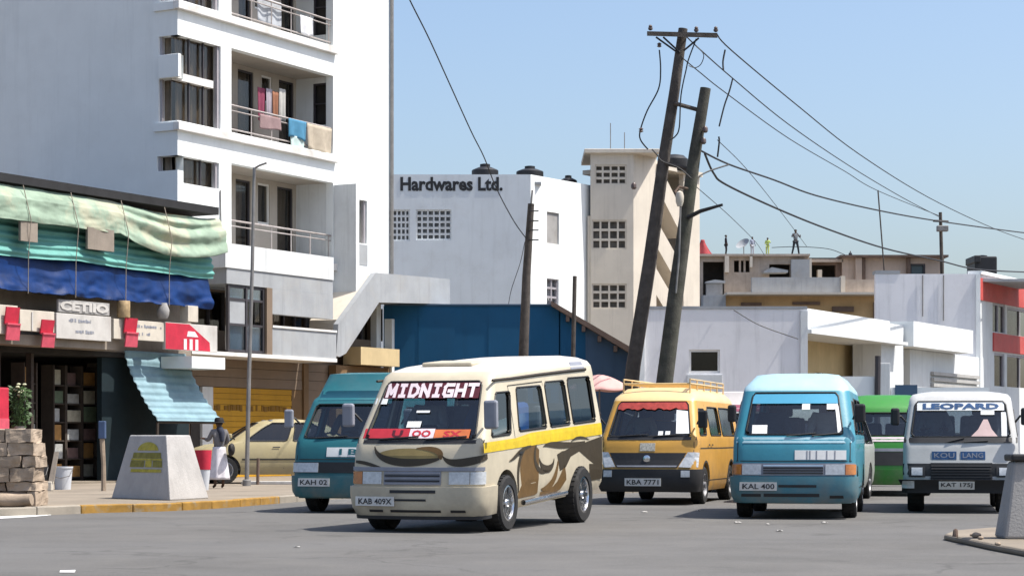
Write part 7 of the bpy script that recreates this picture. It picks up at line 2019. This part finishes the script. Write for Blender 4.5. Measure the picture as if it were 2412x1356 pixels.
tag(lump('bag', 'black handbag hanging at the side of the woman', 'bag', (wx + .26, 42.72, PZ + .66), .07, .12, .13, 'hair_black'), None)
def seat_person(label, veh, x, y, col, low, drive=True, floor=0.55):
    # pelvis of the standing figure is at 0.95; the seat cushion top is floor + 0.36
    p = veh.tf(Vector((x, y + 0.27 - veh.L / 2, floor + 0.36 + 0.10)))
    wp = MW[veh.root.name] @ p
    s = 0.97
    a = {-1: ((-.26, -.10, 1.14), (-.15, -.36, 1.16)), 1: ((.26, -.10, 1.14), (.15, -.36, 1.16))} if drive else {-1: ((-.25, -.06, 1.12), (-.12, -.26, .98)), 1: ((.25, -.06, 1.12), (.12, -.26, .98))}
    return person(label, (wp.x, wp.y, wp.z - 0.95 * s), veh.root.rotation_euler[2], 1.70 * s, col, low, False, a, 0.0, None, True, True)
seat_person('driver in a pale shirt at the wheel of the cream van', V, -.38, 1.15, (.50, .50, .52), (.05, .05, .06))
seat_person('front passenger in a blue shirt beside the cream van driver', V, .38, 1.15, (.06, .14, .34), (.05, .05, .06), False)
seat_person('driver in a grey shirt at the wheel of the teal van', T, -.38, 1.15, (.20, .20, .22), (.05, .05, .06))
seat_person('driver in a cream shirt at the wheel of the yellow van', Y_, -.38, 1.25, (.46, .42, .34), (.05, .05, .06))
seat_person('driver in a dark shirt at the wheel of the sky blue van', Bv, -.38, 1.2, (.10, .12, .16), (.05, .05, .06))
seat_person('front passenger in a white shirt in the sky blue van', Bv, .38, 1.2, (.55, .55, .55), (.05, .05, .06), False)
seat_person('driver in a striped grey shirt at the wheel of the white van', Lp, -.38, 1.2, (.30, .31, .34), (.05, .05, .06), True, 0.6)
ZR = FO.z(1206, 599)
def roofman(label, px, yoff, hpx, top_c, low_c, rz, arms=None, legs=0.06):
    h = hpx * (YO + yoff) / FPX * 1.08
    return person(label, ((px - CX) * (YO + yoff) / FPX, YO + yoff, ZR), rz, h, top_c, low_c, False, arms, legs, None, False)
roofman('thin person in black standing on the rooftop beside the red tarpaulin', 1710, 1.0, 46, (.02, .02, .03), (.02, .02, .025), R(90), legs=0.0)
roofman('person in a pale grey robe on the rooftop beside the dish', 1772, 1.0, 42, (.30, .33, .42), (.42, .44, .50), R(20), legs=0.0)
roofman('person in lime green on the rooftop', 1808, 1.0, 40, (.50, .62, .16), (.50, .60, .2), R(-20), {-1: ((-.22, -.02, 1.14), (-.16, -.22, 1.05)), 1: ((.24, -.05, 1.2), (.33, -.18, 1.22))}, 0.0)
roofman('tall person standing with legs apart on the rooftop', 1874, 1.0, 58, (.16, .18, .20), (.02, .025, .035), R(15), {-1: ((-.26, -.02, 1.2), (-.20, -.18, 1.35)), 1: ((.30, -.02, 1.18), (.24, -.2, 1.30))}, 0.12)
roofman('small dark figure far back on the rooftop', 2003, 6.0, 26, (.03, .035, .05), (.05, .05, .06), R(0), legs=0.0)
mat('red_cloth', (0.30, 0.04, 0.045), .85, .2, 5)
c = W(1655, 606, 126)
b = MB()
b.grid(lambda a, t_: Vector((c.x + (.10 + (.50 + .10 * math.sin(a * 25)) * t_ ** 1.4) * math.cos(a * 6.2832), c.y + (.10 + (.50 + .1 * math.sin(a * 25)) * t_ ** 1.4) * math.sin(a * 6.2832), ZR + .95 * (1 - t_) )), 40, 10)
tag(b.build('tarpaulin', 'red_cloth', solid=.02), 'red cloth heaped into a cone on the rooftop edge', 'cloth')
dsh = thing('satellite_dish', 'small satellite dish on the rooftop between the standing people', 'satellite dish', W(1752, 600, 125.5))
dc = W(1752, 578, 125.5)
b = MB().lathe([(.02, 0), (.25, .05), (.42, .16), (.43, .17), (.25, .07), (.02, .02)], (0, 0, 0), 'Z', 20, closed=True)
rot = Matrix.Rotation(R(35), 3, 'X') @ Matrix.Rotation(R(-30), 3, 'Y')
b.v = [rot @ q + dc for q in b.v]
b.build('dish', 'concrete', dsh)
MB().tube([dc, Vector((dc.x, dc.y, ZR))], .03, 6).build('stand', 'steel_grey', dsh)
# pink parasol behind the cream van
pp = thing('parasol', 'faded pink parasol between the cream van and the yellow van', 'parasol', (*W(1410, 1120, 47).to_2d(), PZ))
mat('pink_cloth', (0.60, 0.33, 0.30), .8, .12, 3)
c = W(1412, 882, 47)
b = MB(); b.grid(lambda a, t_: Vector((c.x + .75 * t_ * math.cos(a * 6.2832), c.y + .75 * t_ * math.sin(a * 6.2832), c.z - .34 * t_ ** 1.6 - .03 * t_ * abs(math.sin(a * 25.13)))), 32, 8)
b.build('canopy', 'pink_cloth', pp, solid=.01)
MB().tube([Vector((c.x, c.y, PZ)), c], .02, 6).build('shaft', 'steel_grey', pp)
